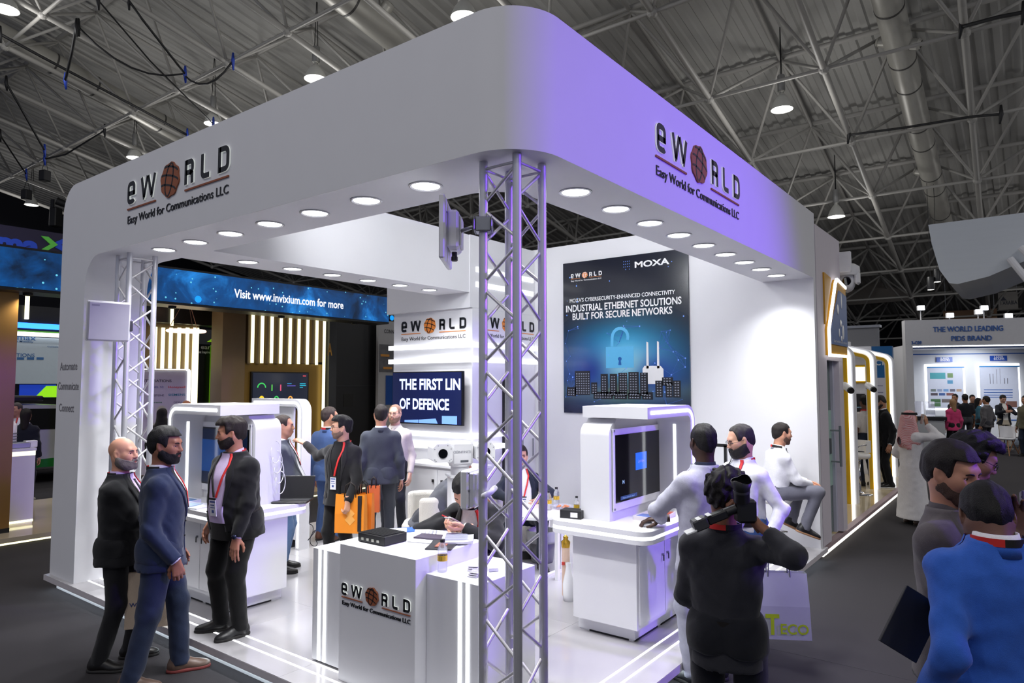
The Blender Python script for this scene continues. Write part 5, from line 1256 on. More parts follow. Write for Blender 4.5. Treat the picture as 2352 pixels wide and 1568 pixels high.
# ---- desk at the tower with mouse
t = thing('service_desk', 'white service desk with locked doors in front of the tower', 'desk', (3.9, 4.3, ZP)); MB().box(0, .40, -.58, .60, 0, .82).build('desk_body', white, t); MB().box(-.04, .40, -.62, .63, .82, .86, .006).build('desk_top', gloss, t)
for y0, y1 in ((-.56, -.03), (-.01, .56)): d = MB().box(-.012, 0, y0, y1, .10, .79).build('door', gloss, t); MB().box(-.03, -.012, y1-.09 if y0 < -.1 else y0+.05, y1-.06 if y0 < -.1 else y0+.08, .62, .66).build('lock', dark_pl, d)
t = thing('computer_mouse', 'black mouse on the service desk', 'mouse', (3.98, 4.10, 1.004)); MB().ellipsoid((0, 0, .012), (.05, .03, .02), 14, 8).build('shell', dark_pl, t, True); MB().box(.01, .03, -.003, .003, .028, .034).build('wheel', steel, t)
# ---- twin-housing pan tilt camera on a pedestal
pc = at(1056, 1040, 6.4); pz = pc.z; t = thing('pan_tilt_camera', 'white twin housing pan tilt camera on a white pedestal', 'camera', (pc.x, pc.y, ZP), YAW-PI+.32)
cw = mat('camera_white', (224, 224, 226), .4); zb = pz-ZP
MB().box(-.22, .22, -.22, .22, 0, .03, .005).build('foot_plate', cw, t); MB().box(-.085, .085, -.10, .10, .03, zb-.20, .01).build('pedestal', cw, t); MB().box(-.11, .11, -.115, .115, zb-.215, zb-.195, .004).build('flange', cw, t); MB().lathe([(.085, zb-.195), (.085, zb-.12), (.10, zb-.115), (.10, zb-.10)], 24).build('pan_base', cw, t, 40)
hb_ = MB(); hb_.box(-.11, .11, -.105, .105, zb-.11, zb+.115, .025); hb_.build('drive_housing', cw, t)
mm = MB(); put_text(mm, 'INFINITI', (.111, -.045, zb+.01), (0, 1, 0), UP_, .022, .12, bold=.01); mm.build('maker_name', mat('maker_grey', (150, 152, 160), .5), t)['kind'] = 'stuff'
mm = MB(); mm.path([(.112, -.075+.012*math.cos(a), zb+.022+.010*math.sin(a)) for a in np.linspace(0, 6.2, 14)], .002, 6); mm.path([(.112, -.05+.012*math.cos(a)-.002, zb+.022+.010*math.sin(a)) for a in np.linspace(0, 6.2, 14)], .002, 6); mm.build('maker_emblem', mat('maker_grey'), t)['kind'] = 'stuff'
MB().box(.110, .112, -.02, .055, zb-.075, zb-.055).build('model_plate', mat('model_plate_grey', (90, 92, 98), .5), t)
for sy, L_ in ((-1, .26), (1, .22)):
    c = .205*sy; pr = [(-.085, -.06), (-.085, .045), (-.05, .08), (.05, .08), (.085, .045), (.085, -.06), (.07, -.075), (-.07, -.075)]
    mm = MB(); mm.prism([(p[0]+c, p[1]+zb+.02) for p in pr], (L_, 0, 0), (-.07, 0, 0), (0, 1, 0), (0, 0, 1)); h = mm.build('camera_housing', cw, t)
    mm = MB(); mm.prism([(p[0]*1.06+c, p[1]*1.06+zb+.02) for p in pr], (.012, 0, 0), (L_-.07, 0, 0), (0, 1, 0), (0, 0, 1)); f_ = mm.build('face_plate', cw, h)
    mm = MB(); mm.tube((L_-.058, c, zb+.02), (L_-.050, c, zb+.02), .042, .042, 24); mm.build('window', mat('lens_black', (8, 9, 14), .05), h, 40)
    for p in pr: mm = MB(); mm.tube((L_-.058, p[0]*.88+c, p[1]*.88+zb+.02), (L_-.055, p[0]*.88+c, p[1]*.88+zb+.02), .005, .005, 8); mm.build('screw', steel, h)
    MB().tube((0, sy*.10, zb+.02), (0, sy*.135, zb+.02), .05, .05, 20).build('tilt_hub', cw, t, 40)
# ---- armchairs, low table, bin, jar, cabinet, rack
cream = mat('boucle_cream', (222, 218, 210), .95, var=.08, scale=120, bump=.6, bscale=160)
def armchair(label, x, y, rz):
    t = thing('tub_armchair', label, 'armchair', (x, y, ZP), rz); pl = arc(0, 0, .33, 60, 300, 18); pi_ = arc(0, 0, .23, 300, 60, 18)
    pts = pl+pi_; q = MB(); n = len(pts); N = len(pl); vs = [(p[0], p[1], z) for z in (.06, .70) for p in pts]; fs = [(k, (k+1) % n, n+(k+1) % n, n+k) for k in range(n)]
    for off in (0, n): fs += [tuple(off+i for i in (k, k+1, n-2-k, n-1-k)) for k in range(N-1)]
    q.add(vs, fs); o = q.build('shell', cream, t, 40); bv = o.modifiers.new('b', 'BEVEL'); bv.width = .045; bv.segments = 3; bv.limit_method = 'ANGLE'
    MB().lathe([(.001, .10), (.24, .10), (.27, .14), (.27, .36), (.24, .41), (.001, .42)], 28, caps=False).build('seat_cushion', cream, t, True); MB().lathe([(.2, 0), (.2, .08)], 20).build('base', mat('base_dark', (60, 58, 56), .5), t); return t
pA = at(985, 1130, 7.6); armchair('cream tub armchair left of the person in the grey checked jacket', 2.78, 3.40, 2.6)
nv = (3.50, 2.62); armchair('cream tub armchair under the person in the navy suit', nv[0], nv[1], math.radians(225))
t = thing('coffee_table', 'round white table with bottles beside the right kiosk', 'table', (2.98, 2.02, ZP)); MB().lathe([(.001, .60), (.34, .60), (.36, .61), (.36, .635), (.34, .645), (.001, .645)], 36, caps=False).build('table_top', gloss, t, 40)
for x, y in ((.24, -.12), (-.22, .16), (-.05, -.27)): MB().box(x-.018, x+.018, y-.018, y+.018, 0, .60).build('leg', white, t)
MB().box(-.05, .24, -.14, -.10, 0, .025).build('floor_rail', white, t)
for i, (dx, dy, lb) in enumerate(((-.10, .20, 'water bottle on the round table, leftmost behind the truss'), (.05, -.10, 'water bottle on the round table, nearest the kiosk'), (.16, .02, 'water bottle on the round table, in the middle of the three'), (.30, -.03, 'water bottle on the round table, farthest back by the wall'))): bottle(lb, 2.98+dx, 2.02+dy, ZP+.645)
t = thing('snack_tray', 'clear tray of snacks on the round table', 'tray', (3.20, 1.86, ZP+.645)); MB().lathe([(.001, .0), (.10, .002), (.12, .03), (.115, .03), (.095, .008)], 20, caps=False).build('tray', mat('acrylic_clear'), t, True)
for i in range(5): MB().ellipsoid((.05*math.cos(i*1.3), .05*math.sin(i*1.3), .02), (.025, .018, .012), 8, 5).build('snack', mat('snack_brown', (190, 120, 80), .7), t, True)
t = thing('waste_bin', 'grey waste bin lined with a clear bag under the round table', 'bin', (3.10, 2.05, ZP)); t.location = (3.42, 2.27, ZP); MB().lathe([(.001, .002), (.115, .002), (.12, .02), (.155, .34), (.15, .34), (.112, .02)], 28, caps=False).build('bin_body', mat('bin_grey', (112, 112, 116), .5), t, True); MB().lathe([(.150, .33), (.162, .345), (.172, .33), (.168, .25), (.174, .22), (.158, .235)], 28, caps=False).build('bin_liner', mat('liner_clear', (206, 208, 212), .25, alpha=.6), t, True)
t = thing('incense_jar', 'white vase with gold topped beige sleeve beside the kiosk cabinet', 'vase', (2.46, 1.32, ZP)); MB().lathe([(.001, 0), (.045, 0), (.05, .05), (.052, .15), (.03, .25), (.022, .30), (.026, .33)], 20, caps=False).build('vase', gloss, t, True); MB().lathe([(.032, .02), (.036, .03), (.036, .46), (.03, .47)], 18).xf(Matrix.Translation((.05, .06, 0))).build('sleeve', mat('sleeve_beige', (206, 178, 160), .6), t, 40); MB().lathe([(.038, .45), (.042, .50), (.02, .52), (.026, .54), (.001, .56)], 16, caps=False).xf(Matrix.Translation((.05, .06, 0))).build('gold_cap', mat('gold', (212, 168, 62), .25, .9), t, True); MB().box(-.001, .016, .06-.012, .06+.012, .30, .325).build('red_seal', mat('seal_red', (196, 60, 50), .5), t)
t = thing('side_cabinet', 'white low cabinet against the back wall below the poster', 'cabinet', (5.40, 2.35, ZP)); MB().box(0, .43, -.62, .62, 0, .86).build('carcass', white, t); MB().box(-.02, .43, -.64, .64, .86, .89, .004).build('top_board', gloss, t)
for y0 in (-.61, .005): MB().box(-.014, 0, y0, y0+.605, .06, .84).build('door', gloss, t)
rk = thing('equipment_rack', 'black open equipment rack with a slim network device behind the white shirt and jeans', 'rack', (4.55, .98, ZP+.62), .0)
tb = thing('rack_table', 'small white pedestal carrying the black equipment rack', 'pedestal', (4.55, .98, ZP)); MB().box(-.27, .27, -.32, .32, 0, .60).build('body', white, tb); MB().box(-.29, .29, -.34, .34, .60, .62, .003).build('top_board', gloss, tb)
bk = mat('rack_black', (20, 20, 22), .4)
for y in (-.27, .27):
    for x in (-.2, .2): MB().box(x-.015, x+.015, y-.015, y+.015, 0, .62).build('upright', bk, rk)
for x in (-.2, .2): MB().box(x-.015, x+.015, -.285, .285, .60, .635).build('top_bar', bk, rk)
MB().box(-.21, -.20, -.25, .25, .49, .535).build('brass_rail', mat('brass_rail', (190, 156, 96), .35, .7), rk); MB().box(-.2, .2, -.25, .25, .06, .13, .004).build('network_device', bk, rk); MB().box(-.203, -.2, -.15, -.05, .08, .10).build('port_lights', mat('port_green', (60, 200, 110), .4, emit=1.0), rk)
# ---- bar stools
chrome = mat('chrome', (200, 200, 204), .12, 1.0); seat_w = mat('stool_seat', (232, 230, 226), .4)
def bar_stool(label, x, y, z, rz, back=False, h=.72):
    t = thing('bar_stool', label, 'stool', (x, y, z), rz); MB().lathe([(.001, 0), (.21, 0), (.21, .008), (.10, .022), (.045, .05), (.030, .06)], 30).build('base_disc', chrome if back else seat_w, t, True)
    MB().tube((0, 0, .05), (0, 0, h-.1), .026, .026, 16).build('column', chrome, t, True); MB().tube((0, 0, h-.12), (0, 0, h-.03), .018, .05, 14).build('lift', chrome, t, True); MB().lathe([(.001, h-.03), (.17, h-.03), (.195, h), (.19, h+.05), (.15, h+.065), (.001, h+.065)], 28, caps=False).build('seat', seat_w, t, True)
    MB().path([(.026, .0, .25), (.13, .09, .25), (.17, 0, .25), (.13, -.09, .25), (.026, 0, .25)], .009, 8).build('foot_ring', chrome, t, True)
    if back:
        q = MB(); pl = arc(0, 0, .20, 100, 260, 12); pi_ = arc(0, 0, .17, 260, 100, 12); pts = pl+pi_; n = len(pts); N = len(pl); q.add([(p[0], p[1], zz) for zz in (h+.08, h+.28) for p in pts], [(k, (k+1) % n, n+(k+1) % n, n+k) for k in range(n)]+[tuple(o_+i for i in (k, k+1, n-2-k, n-1-k)) for o_ in (0, n) for k in range(N-1)]); q.build('backrest', seat_w, t, 40)
        for sy in (-1, 1): MB().path([(-.05, sy*.19, h+.22), (.08, sy*.21, h+.20), (.16, sy*.19, h+.14), (.10, sy*.16, h+.0)], .010, 8).build('armrest', chrome, t, True)
    return t
bar_stool('white bar stool under the person in white shirt and grey trousers', 5.22, .33, ZP, 0, h=.62)
# ================================================================ neighbouring stands
class Wall:
    """a vertical plane surveyed from the photograph: origin, reading direction u, normal towards the viewer"""
    def __init__(s, o, u): s.o = Vector((o[0], o[1], 0)); s.u = Vector((u[0], u[1], 0)).normalized(); s.v = Vector((0, 0, 1)); s.n = s.u.cross(s.v)
    def hit(s, px, py):
        d = px_ray(px, py); t = (s.o-CAM_P).dot(s.n)/d.dot(s.n); p = CAM_P+d*t; return (p-s.o).dot(s.u), p.z
    def pt(s, a, z, out=0.0): return s.o+s.u*a+s.v*z+s.n*out
    def box(s, nm, a0, a1, z0, z1, d0, d1, m, par, org=None):
        mm = MB(); vs = [s.pt(a, z, d) for a in (a0, a1) for d in (d0, d1) for z in (z0, z1)]
        if org is not None: vs = [v-Vector(org) for v in vs]
        mm.add(vs, [(0, 1, 3, 2), (4, 6, 7, 5), (0, 4, 5, 1), (2, 3, 7, 6), (0, 2, 6, 4), (1, 5, 7, 3)]); return mm.build(nm, m, par)
    def pbox(s, nm, x0, y0, x1, y1, d0, d1, m, par, org=None):      # from two surveyed corners
        a0, za = s.hit(x0, y0); a1, zb = s.hit(x1, y1); return s.box(nm, min(a0, a1), max(a0, a1), min(za, zb), max(za, zb), d0, d1, m, par, org)
def loc(t): return tuple(t.location)
# ---------------- gold and black stand at the left rear with the blue ticker screen
gold = mat('gold_panel', (132, 102, 38), .35, .25, var=.05, scale=2); bronze = mat('bronze_panel', (120, 100, 70), .5, var=.06, scale=3); nblack = mat('stand_black', (16, 16, 19), .4); warm = mat('led_warm', (255, 250, 205), .4, emit=1.7, ergb=(255, 250, 200))
def nebula():
    m = mat('ticker_nebula', (0, 20, 60), .3, var=0); nt = m.node_tree; b = nt.nodes['Principled BSDF']; L = nt.links
    tc = nt.nodes.new('ShaderNodeTexCoord'); n1 = nt.nodes.new('ShaderNodeTexNoise'); n1.inputs['Scale'].default_value = 1.1; n1.inputs['Detail'].default_value = 8; n1.inputs['Roughness'].default_value = .62; n1.inputs['Distortion'].default_value = .8
    L.new(tc.outputs['Object'], n1.inputs['Vector']); cr = nt.nodes.new('ShaderNodeValToRGB'); L.new(n1.outputs['Fac'], cr.inputs[0]); e = cr.color_ramp.elements; e[0].position = .36; e[0].color = (.0, .010, .03, 1); e[1].position = .74; e[1].color = (.02, .32, .95, 1); q = e.new(.55); q.color = (.0, .065, .24, 1)
    vo = nt.nodes.new('ShaderNodeTexVoronoi'); vo.inputs['Scale'].default_value = 9; L.new(tc.outputs['Object'], vo.inputs['Vector']); lt = nt.nodes.new('ShaderNodeMath'); lt.operation = 'LESS_THAN'; L.new(vo.outputs['Distance'], lt.inputs[0]); lt.inputs[1].default_value = .13
    mx = nt.nodes.new('ShaderNodeMix'); mx.data_type = 'RGBA'; L.new(lt.outputs[0], mx.inputs[0]); L.new(cr.outputs[0], mx.inputs[6]); mx.inputs[7].default_value = (.15, .65, .85, 1); L.new(mx.outputs[2], b.inputs['Emission Color']); b.inputs['Emission Strength'].default_value = 1.0; return m
neb = nebula()
lp_ = thing('neighbour_platform', 'glossy beige platform of the gold and black stand', 'platform', (-2, 8.5, 0)); MB().box(0, 11, 0, 3.1, .04, .1).build('deck', mat('beige_gloss', (186, 172, 150), .08, var=.06, scale=1.2), lp_); MB().box(.02, 10.9, .03, .05, .01, .04).build('edge_light', warm, lp_); MB().box(.05, 10.9, .06, 3.0, 0, .04).build('plinth', nblack, lp_)
hd = Wall((0, 8.6), (1, 0)); t = thing('ticker_header', 'long overhead screen with blue nebula and a web address', 'screen', (0, 8.6, 3.6))
MB().box(-3, 6.98, .02, .5, -.29, .30).build('header_box', nblack, t); MB().box(-2.98, 6.96, 0, .02, -.25, .265).build('screen', neb, t)
a0, z0 = hd.hit(538, 680); a1, z1 = hd.hit(789, 702); mm = MB(); put_text(mm, 'Visit www.invixium.com for more', (a0, -.002, -.075), U_R, UP_, .15, a1-a0, bold=.02); mm.build('ticker_text', screen_mat('ticker_white', (245, 248, 255), 1.0), t)['kind'] = 'stuff'
for x, y in ((455, 687), (900, 730)): a, z = hd.hit(x, y); MB().lathe([(.001, -.004), (.055, -.004), (.055, 0)], 18, c=(a, 0, z-3.6), axis='y', caps=False).build('screen_dot', screen_mat('ticker_cyan', (20, 150, 245), 1.0), t)
MB().box(.4, 6.98, .5, 2.6, .02, .10).build('roof_board', nblack, t)
gw = Wall((0, 10.3), (1, 0)); P = gw.pbox
t = thing('gold_panel_wall', 'gold panel wall with vertical light strips and dashboard screen', 'wall panel', (0, 10.3, .1)); O_ = (0, 10.3, .1)
P('gold_field', 548, 832, 752, 1095, -.3, .0, gold, t, O_); P('bronze_field', 548, 700, 752, 832, -.3, -.06, bronze, t, O_); P('post', 507, 690, 550, 1095, -.3, .10, bronze, t, O_)
for x in (562, 583, 605, 627, 648, 668, 689, 709): a, z = gw.hit(x-1, 835); gw.box('slat', a+.03, a+.12, z, 3.6, -.06, .06, bronze, t, O_)
for x, b in ((529, 1080), (554, 832), (577, 833), (599, 834), (621, 834), (642, 835), (663, 836), (683, 836), (703, 837), (724, 838), (741, 1080)):
    a, zt = gw.hit(x, 705); _, zb_ = gw.hit(x, b); gw.box('light_strip', a-.028, a+.028, zb_, 3.6, .06, .09, warm, t, O_)
t = thing('dashboard_screen', 'dark dashboard screen with gauge and round charts on the gold wall', 'screen', (0, 10.28, .1)); O2 = (0, 10.28, .1)
P('bezel', 574, 853, 704, 940, .0, .06, bezel, t, O2); P('screen', 577, 856, 701, 937, .06, .07, screen_mat('dash_navy', (32, 38, 56), .5), t, O2)
def disc_px(wall, nm, x, y, r, m, par, org, r0=0, out=.075, a0=0, a1=360):
    a, z = wall.hit(x, y); mm = MB(); n = 24; pts = [(math.cos(math.radians(a0+(a1-a0)*i/n)), math.sin(math.radians(a0+(a1-a0)*i/n))) for i in range(n+1)]
    vs = [wall.pt(a+c*k, z+s_*k, out)-Vector(org) for c, s_ in pts for k in (r, max(r0, .001))]; mm.add(vs, [(2*i, 2*i+2, 2*i+3, 2*i+1) for i in range(n)]); return mm.build(nm, m, par)
disc_px(gw, 'gauge', 596, 890, .10, screen_mat('dash_green', (60, 190, 90), .9), t, O2, .075, a0=0, a1=180)
for x, c, nm in ((596, (230, 200, 40), 'yellow'), (630, (80, 190, 60), 'green'), (662, (226, 160, 70), 'amber')): disc_px(gw, 'pie_chart', x, 915, .055, screen_mat('dash_'+nm, c, .9), t, O2, 0 if x == 596 else .028)
for i, (x0, y0, x1, y1, c) in enumerate(((619, 883, 621, 897, (90, 200, 80)), (639, 883, 641, 897, (214, 80, 120)), (655, 880, 665, 881.5, (60, 150, 210)), (655, 885, 674, 886.5, (110, 100, 220)), (684, 880, 697, 882, (40, 180, 210)), (684, 884, 698, 886, (40, 180, 210)), (684, 889, 691, 890.5, (40, 180, 210)), (691, 862, 698, 864.5, (200, 70, 80)))): P('bar', x0, y0, x1, y1, .07, .073, screen_mat('dash_bar%d' % i, c, .9), t, O2)
# black room beside it
t = thing('black_cabin', 'matt black cabin wall with dark recess right of the gold wall', 'wall panel', (0, 10.2, .1)); O3 = (0, 10.2, .1); bw_ = Wall((0, 10.2), (1, 0))
bw_.pbox('cabin_wall', 757, 700, 872, 1120, -.4, 0, nblack, t, O3); bw_.pbox('edge_panel', 754, 700, 765, 1100, -.3, .06, mat('cabin_grey', (44, 46, 50), .5), t, O3); bw_.pbox('recess', 789, 905, 811, 933, .0, .006, mat('recess_black', (5, 5, 6), .6), t, O3); bw_.pbox('panel_joint', 772, 885, 870, 886, .0, .01, mat('cabin_grey'), t, O3)
mm = MB(); a, z = bw_.hit(747, 815); put_text(mm, 'A', (a, -.08, z-.1), U_R, UP_, .26, .13, bold=.03); mm.build('wall_letter', mat('letter_gold', (206, 150, 50), .4), t)
t = thing('connect_board', 'grey information board headed CONNECT behind the tower', 'board', (0, 10.0, .1)); cb = Wall((0, 10.0), (1, 0)); O4 = (0, 10.0, .1)
cb.pbox('board', 870, 735, 925, 1116, -.08, 0, mat('board_grey', (166, 166, 168), .5), t, O4); cb.pbox('photo_field', 871, 790, 925, 855, .0, .004, mat('board_photo', (96, 96, 100), .6, var=.5, scale=6), t, O4); mm = MB(); a, z = cb.hit(882, 764); put_text(mm, 'CONNECTED', (a, 0, z-.1), U_R, UP_, .085, .62, bold=.02); mm.build('board_heading', black_ink, t)['kind'] = 'stuff'
for x, y in ((874, 816), (880, 845)): cb.pbox('orange_tag', x, y-3, x+20, y+3, .004, .008, mat('tag_orange', (206, 140, 50), .5), t, O4)
cb.pbox('small_screen', 886, 862, 925, 928, .0, .02, screen_mat('small_blue', (20, 40, 80), .6), t, O4)
for k, (x, y) in enumerate(((2.6, 8.9), (4.6, 8.9), (6.3, 8.9), (.6, 8.85))):
    f = thing('spot_fixture', 'small ceiling spot %s in the gold stand' % ('over the ring lamp', 'before the gold wall', 'before the black cabin', 'over the lit counter')[k], 'spotlight', (x, y, 3.31), 0, 'ceiling spots of the gold stand'); MB().lathe([(.05, 0), (.06, -.004), (.06, -.03), (.045, -.035)], 18, caps=False).build('housing', nblack, f, 40); MB().lathe([(.001, -.02), (.045, -.02)], 18, caps=False).build('lens', warm, f)
    l = add_light('spot_beam', 'SPOT', (0, 0, -.05), 55, (1, .93, .8), None, spot_size=math.radians(140), spot_blend=.8, shadow_soft_size=.06); l.parent = f
# strips and integrations board at left inside the stand
iw = Wall((0, 11.2), (1, 0)); t = thing('slatted_gold_wall', 'brown slatted wall with warm light strips above the white logo board', 'wall panel', (0, 11.2, .1)); O5 = (0, 11.2, .1)
iw.pbox('field_panel', 330, 700, 452, 1080, -.3, -.05, bronze, t, O5); iw.pbox('black_soffit', 335, 695, 512, 752, -.2, .25, nblack, t, O5)
for x, y0, y1 in ((356, 750, 846), (374, 752, 846), (392, 752, 846), (411, 752, 847), (430, 752, 848), (446, 752, 1080), (379, 693, 750), (506, 703, 757)): iw.pbox('light_strip', x-2.2, y0, x+2.2, y1, .26 if y0 < 740 else -.02, .29 if y0 < 740 else .01, warm, t, O5)
t = thing('integrations_board', 'white lit board of partner names behind the left kiosk', 'board', (0, 11.0, .1)); ib = Wall((0, 11.0), (1, 0)); O6 = (0, 11.0, .1)
ib.pbox('board', 320, 850, 433, 1080, -.06, 0, mat('board_pale', (190, 190, 192), .5), t, O6); ib.pbox('board_frame_light', 318, 846, 435, 850, -.06, .02, led, t, O6); ib.pbox('board_frame_light', 431, 850, 435, 935, -.06, .02, led, t, O6)
for s_, x0, y, x1, h, c in (('INTEGRATIONS', 322, 877, 393, 7, (40, 40, 44)), ('Honeywell', 386, 891, 425, 6, (214, 50, 46)), ('SIEMENS', 386, 909, 425, 6, (40, 140, 150)), ('LENEL S2', 340, 891, 375, 5, (90, 100, 150)), ('MILESTONE', 340, 910, 376, 5, (80, 80, 84)), ('Suprema', 340, 926, 372, 5, (70, 140, 80)), ('ODIN', 398, 926, 416, 5, (110, 110, 114))):
    a, z = ib.hit(x0, y); b, _ = ib.hit(x1, y); mm = MB(); put_text(mm, s_, ib.pt(a, z, .003)-Vector(O6), U_R, UP_, h*14/1575*.8, b-a, bold=.01); mm.build('partner_name', mat('ink_%d_%d_%d' % c, c, .5), t)['kind'] = 'stuff'
disc_px(ib, 'red_mark', 340, 955, .04, mat('mark_red', (190, 40, 40), .5), t, O6)
t = thing('arrow_sign', 'dark sign with lime arrow over white lettering behind the ring lamp', 'sign', (0, 13.0, .1)); aw = Wall((0, 13.0), (1, 0)); O7 = (0, 13.0, .1)
aw.pbox('sign_face', 450, 755, 515, 792, -.1, 0, mat('sign_slate', (52, 55, 62), .5), t, O7); aw.pbox('dark_panel', 445, 792, 515, 1093, -.2, -.1, mat('sign_dark', (10, 14, 20), .4), t, O7)
pts = [aw.hit(*q) for q in ((495, 757), (513, 757), (513, 770), (493, 785), (475, 785), (500, 769))]; mm = MB(); mm.prism([(p[0], p[1]-.1) for p in pts], (0, -.01, 0), (0, 0, 0), (1, 0, 0), (0, 0, 1)); mm.build('arrow', mat('lime', (150, 210, 30), .5, emit=.25), t)
for x0, x1, m_ in ((488, 500, 'lime_a'), (503, 510, 'lime_b')): aw.pbox('lime_post', x0, 792, x1, 1050, -.1, .02, mat(m_, (120, 190, 26) if m_ == 'lime_a' else (70, 140, 20), .5, emit=.12), t, O7)
for s_, x0, y, x1, h in (('u ear', 452, 800, 488, 10), ('That Inspires', 455, 810, 489, 6)): a, z = aw.hit(x0, y); b, _ = aw.hit(x1, y); mm = MB(); put_text(mm, s_, aw.pt(a, z, -.095)-Vector(O7), U_R, UP_, h*16/1575, b-a, bold=.02); mm.build('sign_lettering', pw_m, t)['kind'] = 'stuff'
def ring_lamp(label, x, y, r, Yp, cords=True):
    w = Wall((0, Yp), (1, 0)); a, z = w.hit(x, y); t = thing('ring_lamp', label, 'lamp', (a, Yp, z)); MB().path([(r*math.cos(q), r*math.sin(q), 0) for q in np.linspace(0, 2*PI, 40, endpoint=False)], .022, 8, True).build('light_ring', mat('ring_glow', (255, 214, 190), .4, emit=3.5, ergb=(255, 205, 175)), t, True)
    if cords:
        for q in (0.4, 2.5, 4.6): MB().tube((r*math.cos(q), r*math.sin(q), 0), (0, 0, 3.62-z), .005, .005, 6).build('cord', mat('cord_copper', (150, 110, 90), .4), t)
ring_lamp('glowing ring pendant hanging in the gold stand', 428, 760, .30, 9.7); ring_lamp('glowing ceiling ring just under the blue ticker screen', 428, 697, .33, 10.1, False)
# ---- view past the left pylon
t = thing('brown_column', 'brown gold column at the left edge of the picture', 'column', (0, 8.9, .1)); cw_ = Wall((0, 8.9), (1, 0)); a, _ = cw_.hit(34, 900); cw_.box('shaft', a-1.6, a, .1, 3.31, -.35, 0, mat('gold_column', (136, 100, 48), .35, .2, var=.08, scale=1), t, (0, 8.9, .1)); cw_.box('base_trim', a-1.6, a+.004, .1, .16, -.5, .006, nblack, t, (0, 8.9, .1))
t = thing('lit_counter', 'white lit counter next to the brown column', 'counter', (0, 9.35, .1)); lw = Wall((0, 9.35), (1, 0)); O8 = (0, 9.35, .1); a, zt = lw.hit(82, 1028); lw.box('counter_body', a-1.2, a, .16, zt-.10, -.5, 0, white, t, O8); lw.box('counter_top', a-1.2, a+.01, zt-.04, zt, -.5, .01, gloss, t, O8); lw.box('top_light', a-1.2, a, zt-.10, zt-.04, -.48, .005, warm, t, O8); lw.box('base_light', a-1.2, a, .13, .16, -.48, .005, warm, t, O8); lw.box('kick', a-1.2, a, .10, .13, -.48, -.02, white, t, O8)
t = thing('cup_dispenser', 'cream cup dispenser on the lit counter', 'dispenser', tuple(lw.pt(lw.hit(32, 1010)[0], zt, -.2))); MB().lathe([(.001, 0), (.09, 0), (.09, .32), (.06, .38), (.001, .39)], 18, caps=False).build('body', seat_w, t, True)
for i in range(4): MB().lathe([(.092, .08+.04*i), (.096, .09+.04*i), (.092, .10+.04*i)], 18, caps=False).build('cup_ring', steel, t, True)
t = thing('coffee_tray', 'grey tray with small boxes on the lit counter', 'tray', tuple(lw.pt(lw.hit(55, 1020)[0], zt, -.15))); MB().box(-.2, .1, -.1, .1, 0, .08, .01).build('tray', steel, t); MB().box(.05, .2, -.06, .06, .0, .10, .01).build('carton', gloss, t)
sw = Wall((0, 13.5), (1, 0)); t = thing('black_fascia_sign', 'black fascia with blue and green letters at upper left', 'sign', (0, 13.5, 0)); O9 = (0, 13.5, 0)
a1 = sw.hit(200, 560)[0]; _, zt = sw.hit(60, 524); _, zb_ = sw.hit(60, 600); sw.box('fascia', -6, a1, zb_-.5, zt, -.8, 0, nblack, t, O9); mblue = mat('sign_blue', (12, 52, 140), .4, emit=.35); mgreen = mat('sign_green', (70, 150, 40), .4, emit=.35)
a, z = sw.hit(-60, 562); b, _ = sw.hit(92, 562); h_ = sw.hit(60, 533)[1]-sw.hit(60, 567)[1]; mm = MB(); put_text(mm, 'oma', sw.pt(a, z-.05, .01)-Vector(O9), U_R, UP_, h_*1.35, b-a, bold=.05); mm.build('sign_letters', mblue, t)['kind'] = 'stuff'
pts = [sw.hit(*q) for q in ((94, 542), (110, 544), (132, 562.5), (108, 575.5), (94, 573), (115, 561))]; mm = MB(); mm.prism(pts, (0, -.03, 0), (0, 0, 0), (1, 0, 0), (0, 0, 1)); mm.build('green_chevron', mgreen, t); pts = [sw.hit(*q) for q in ((126, 556), (150, 546), (165, 546), (140, 562), (160, 580), (145, 578), (126, 568), (132, 562))]; mm = MB(); mm.prism(pts, (0, -.02, 0), (0, 0, 0), (1, 0, 0), (0, 0, 1)); mm.build('blue_chevron', mblue, t)
t = thing('lit_ceiling_panel', 'bright white soffit panel at the left picture edge', 'light panel', (0, 12.4, 0)); sw2 = Wall((0, 12.4), (1, 0)); a1, z1 = sw2.hit(42, 588); MB().box(a1-3.0, a1, -.01, .9, z1-.02, z1).build('panel', mat('panel_glow', (235, 250, 240), .4, emit=2.0), t); MB().box(a1-3.02, a1+.03, -.03, .0, z1-.08, z1+.08).build('frame', nblack, t)
pw_ = Wall((0, 17.0), (1, 0)); t = thing('solutions_board', 'large pale blue board with vehicle icons seen past the pylon', 'board', (0, 17, 0)); O10 = (0, 17.0, 0)
pw_.pbox('board', -60, 768, 200, 881, -.1, 0, mat('board_bluewhite', (196, 210, 222), .5), t, O10); pw_.pbox('dark_plinth', -60, 881, 200, 1060, -.3, -.1, mat('plinth_black', (12, 12, 16), .5), t, O10); pw_.pbox('black_band', -60, 690, 200, 768, -.4, -.2, nblack, t, O10); pw_.pbox('white_light', -60, 766, 200, 769.5, .0, .1, led, t, O10); pw_.pbox('blue_light', -60, 745.5, 200, 748.5, -.2, -.1, mat('led_blue', (40, 110, 255), .4, emit=4), t, O10); pw_.pbox('lime_band', -60, 757, 200, 765, -.2, -.12, mat('lime_b'), t, O10); pw_.pbox('blue_screen', 48, 883, 130, 912, -.1, -.06, screen_mat('blue_screen', (30, 60, 170), .7), t, O10)
pts = [pw_.hit(*q) for q in ((82, 912), (108, 886), (150, 886), (150, 912))]; mm = MB(); mm.prism(pts, (0, -.02, 0), (0, .05, 0), (1, 0, 0), (0, 0, 1)); mm.build('lime_shape', mat('lime_bright', (150, 230, 30), .5, emit=.7), t)
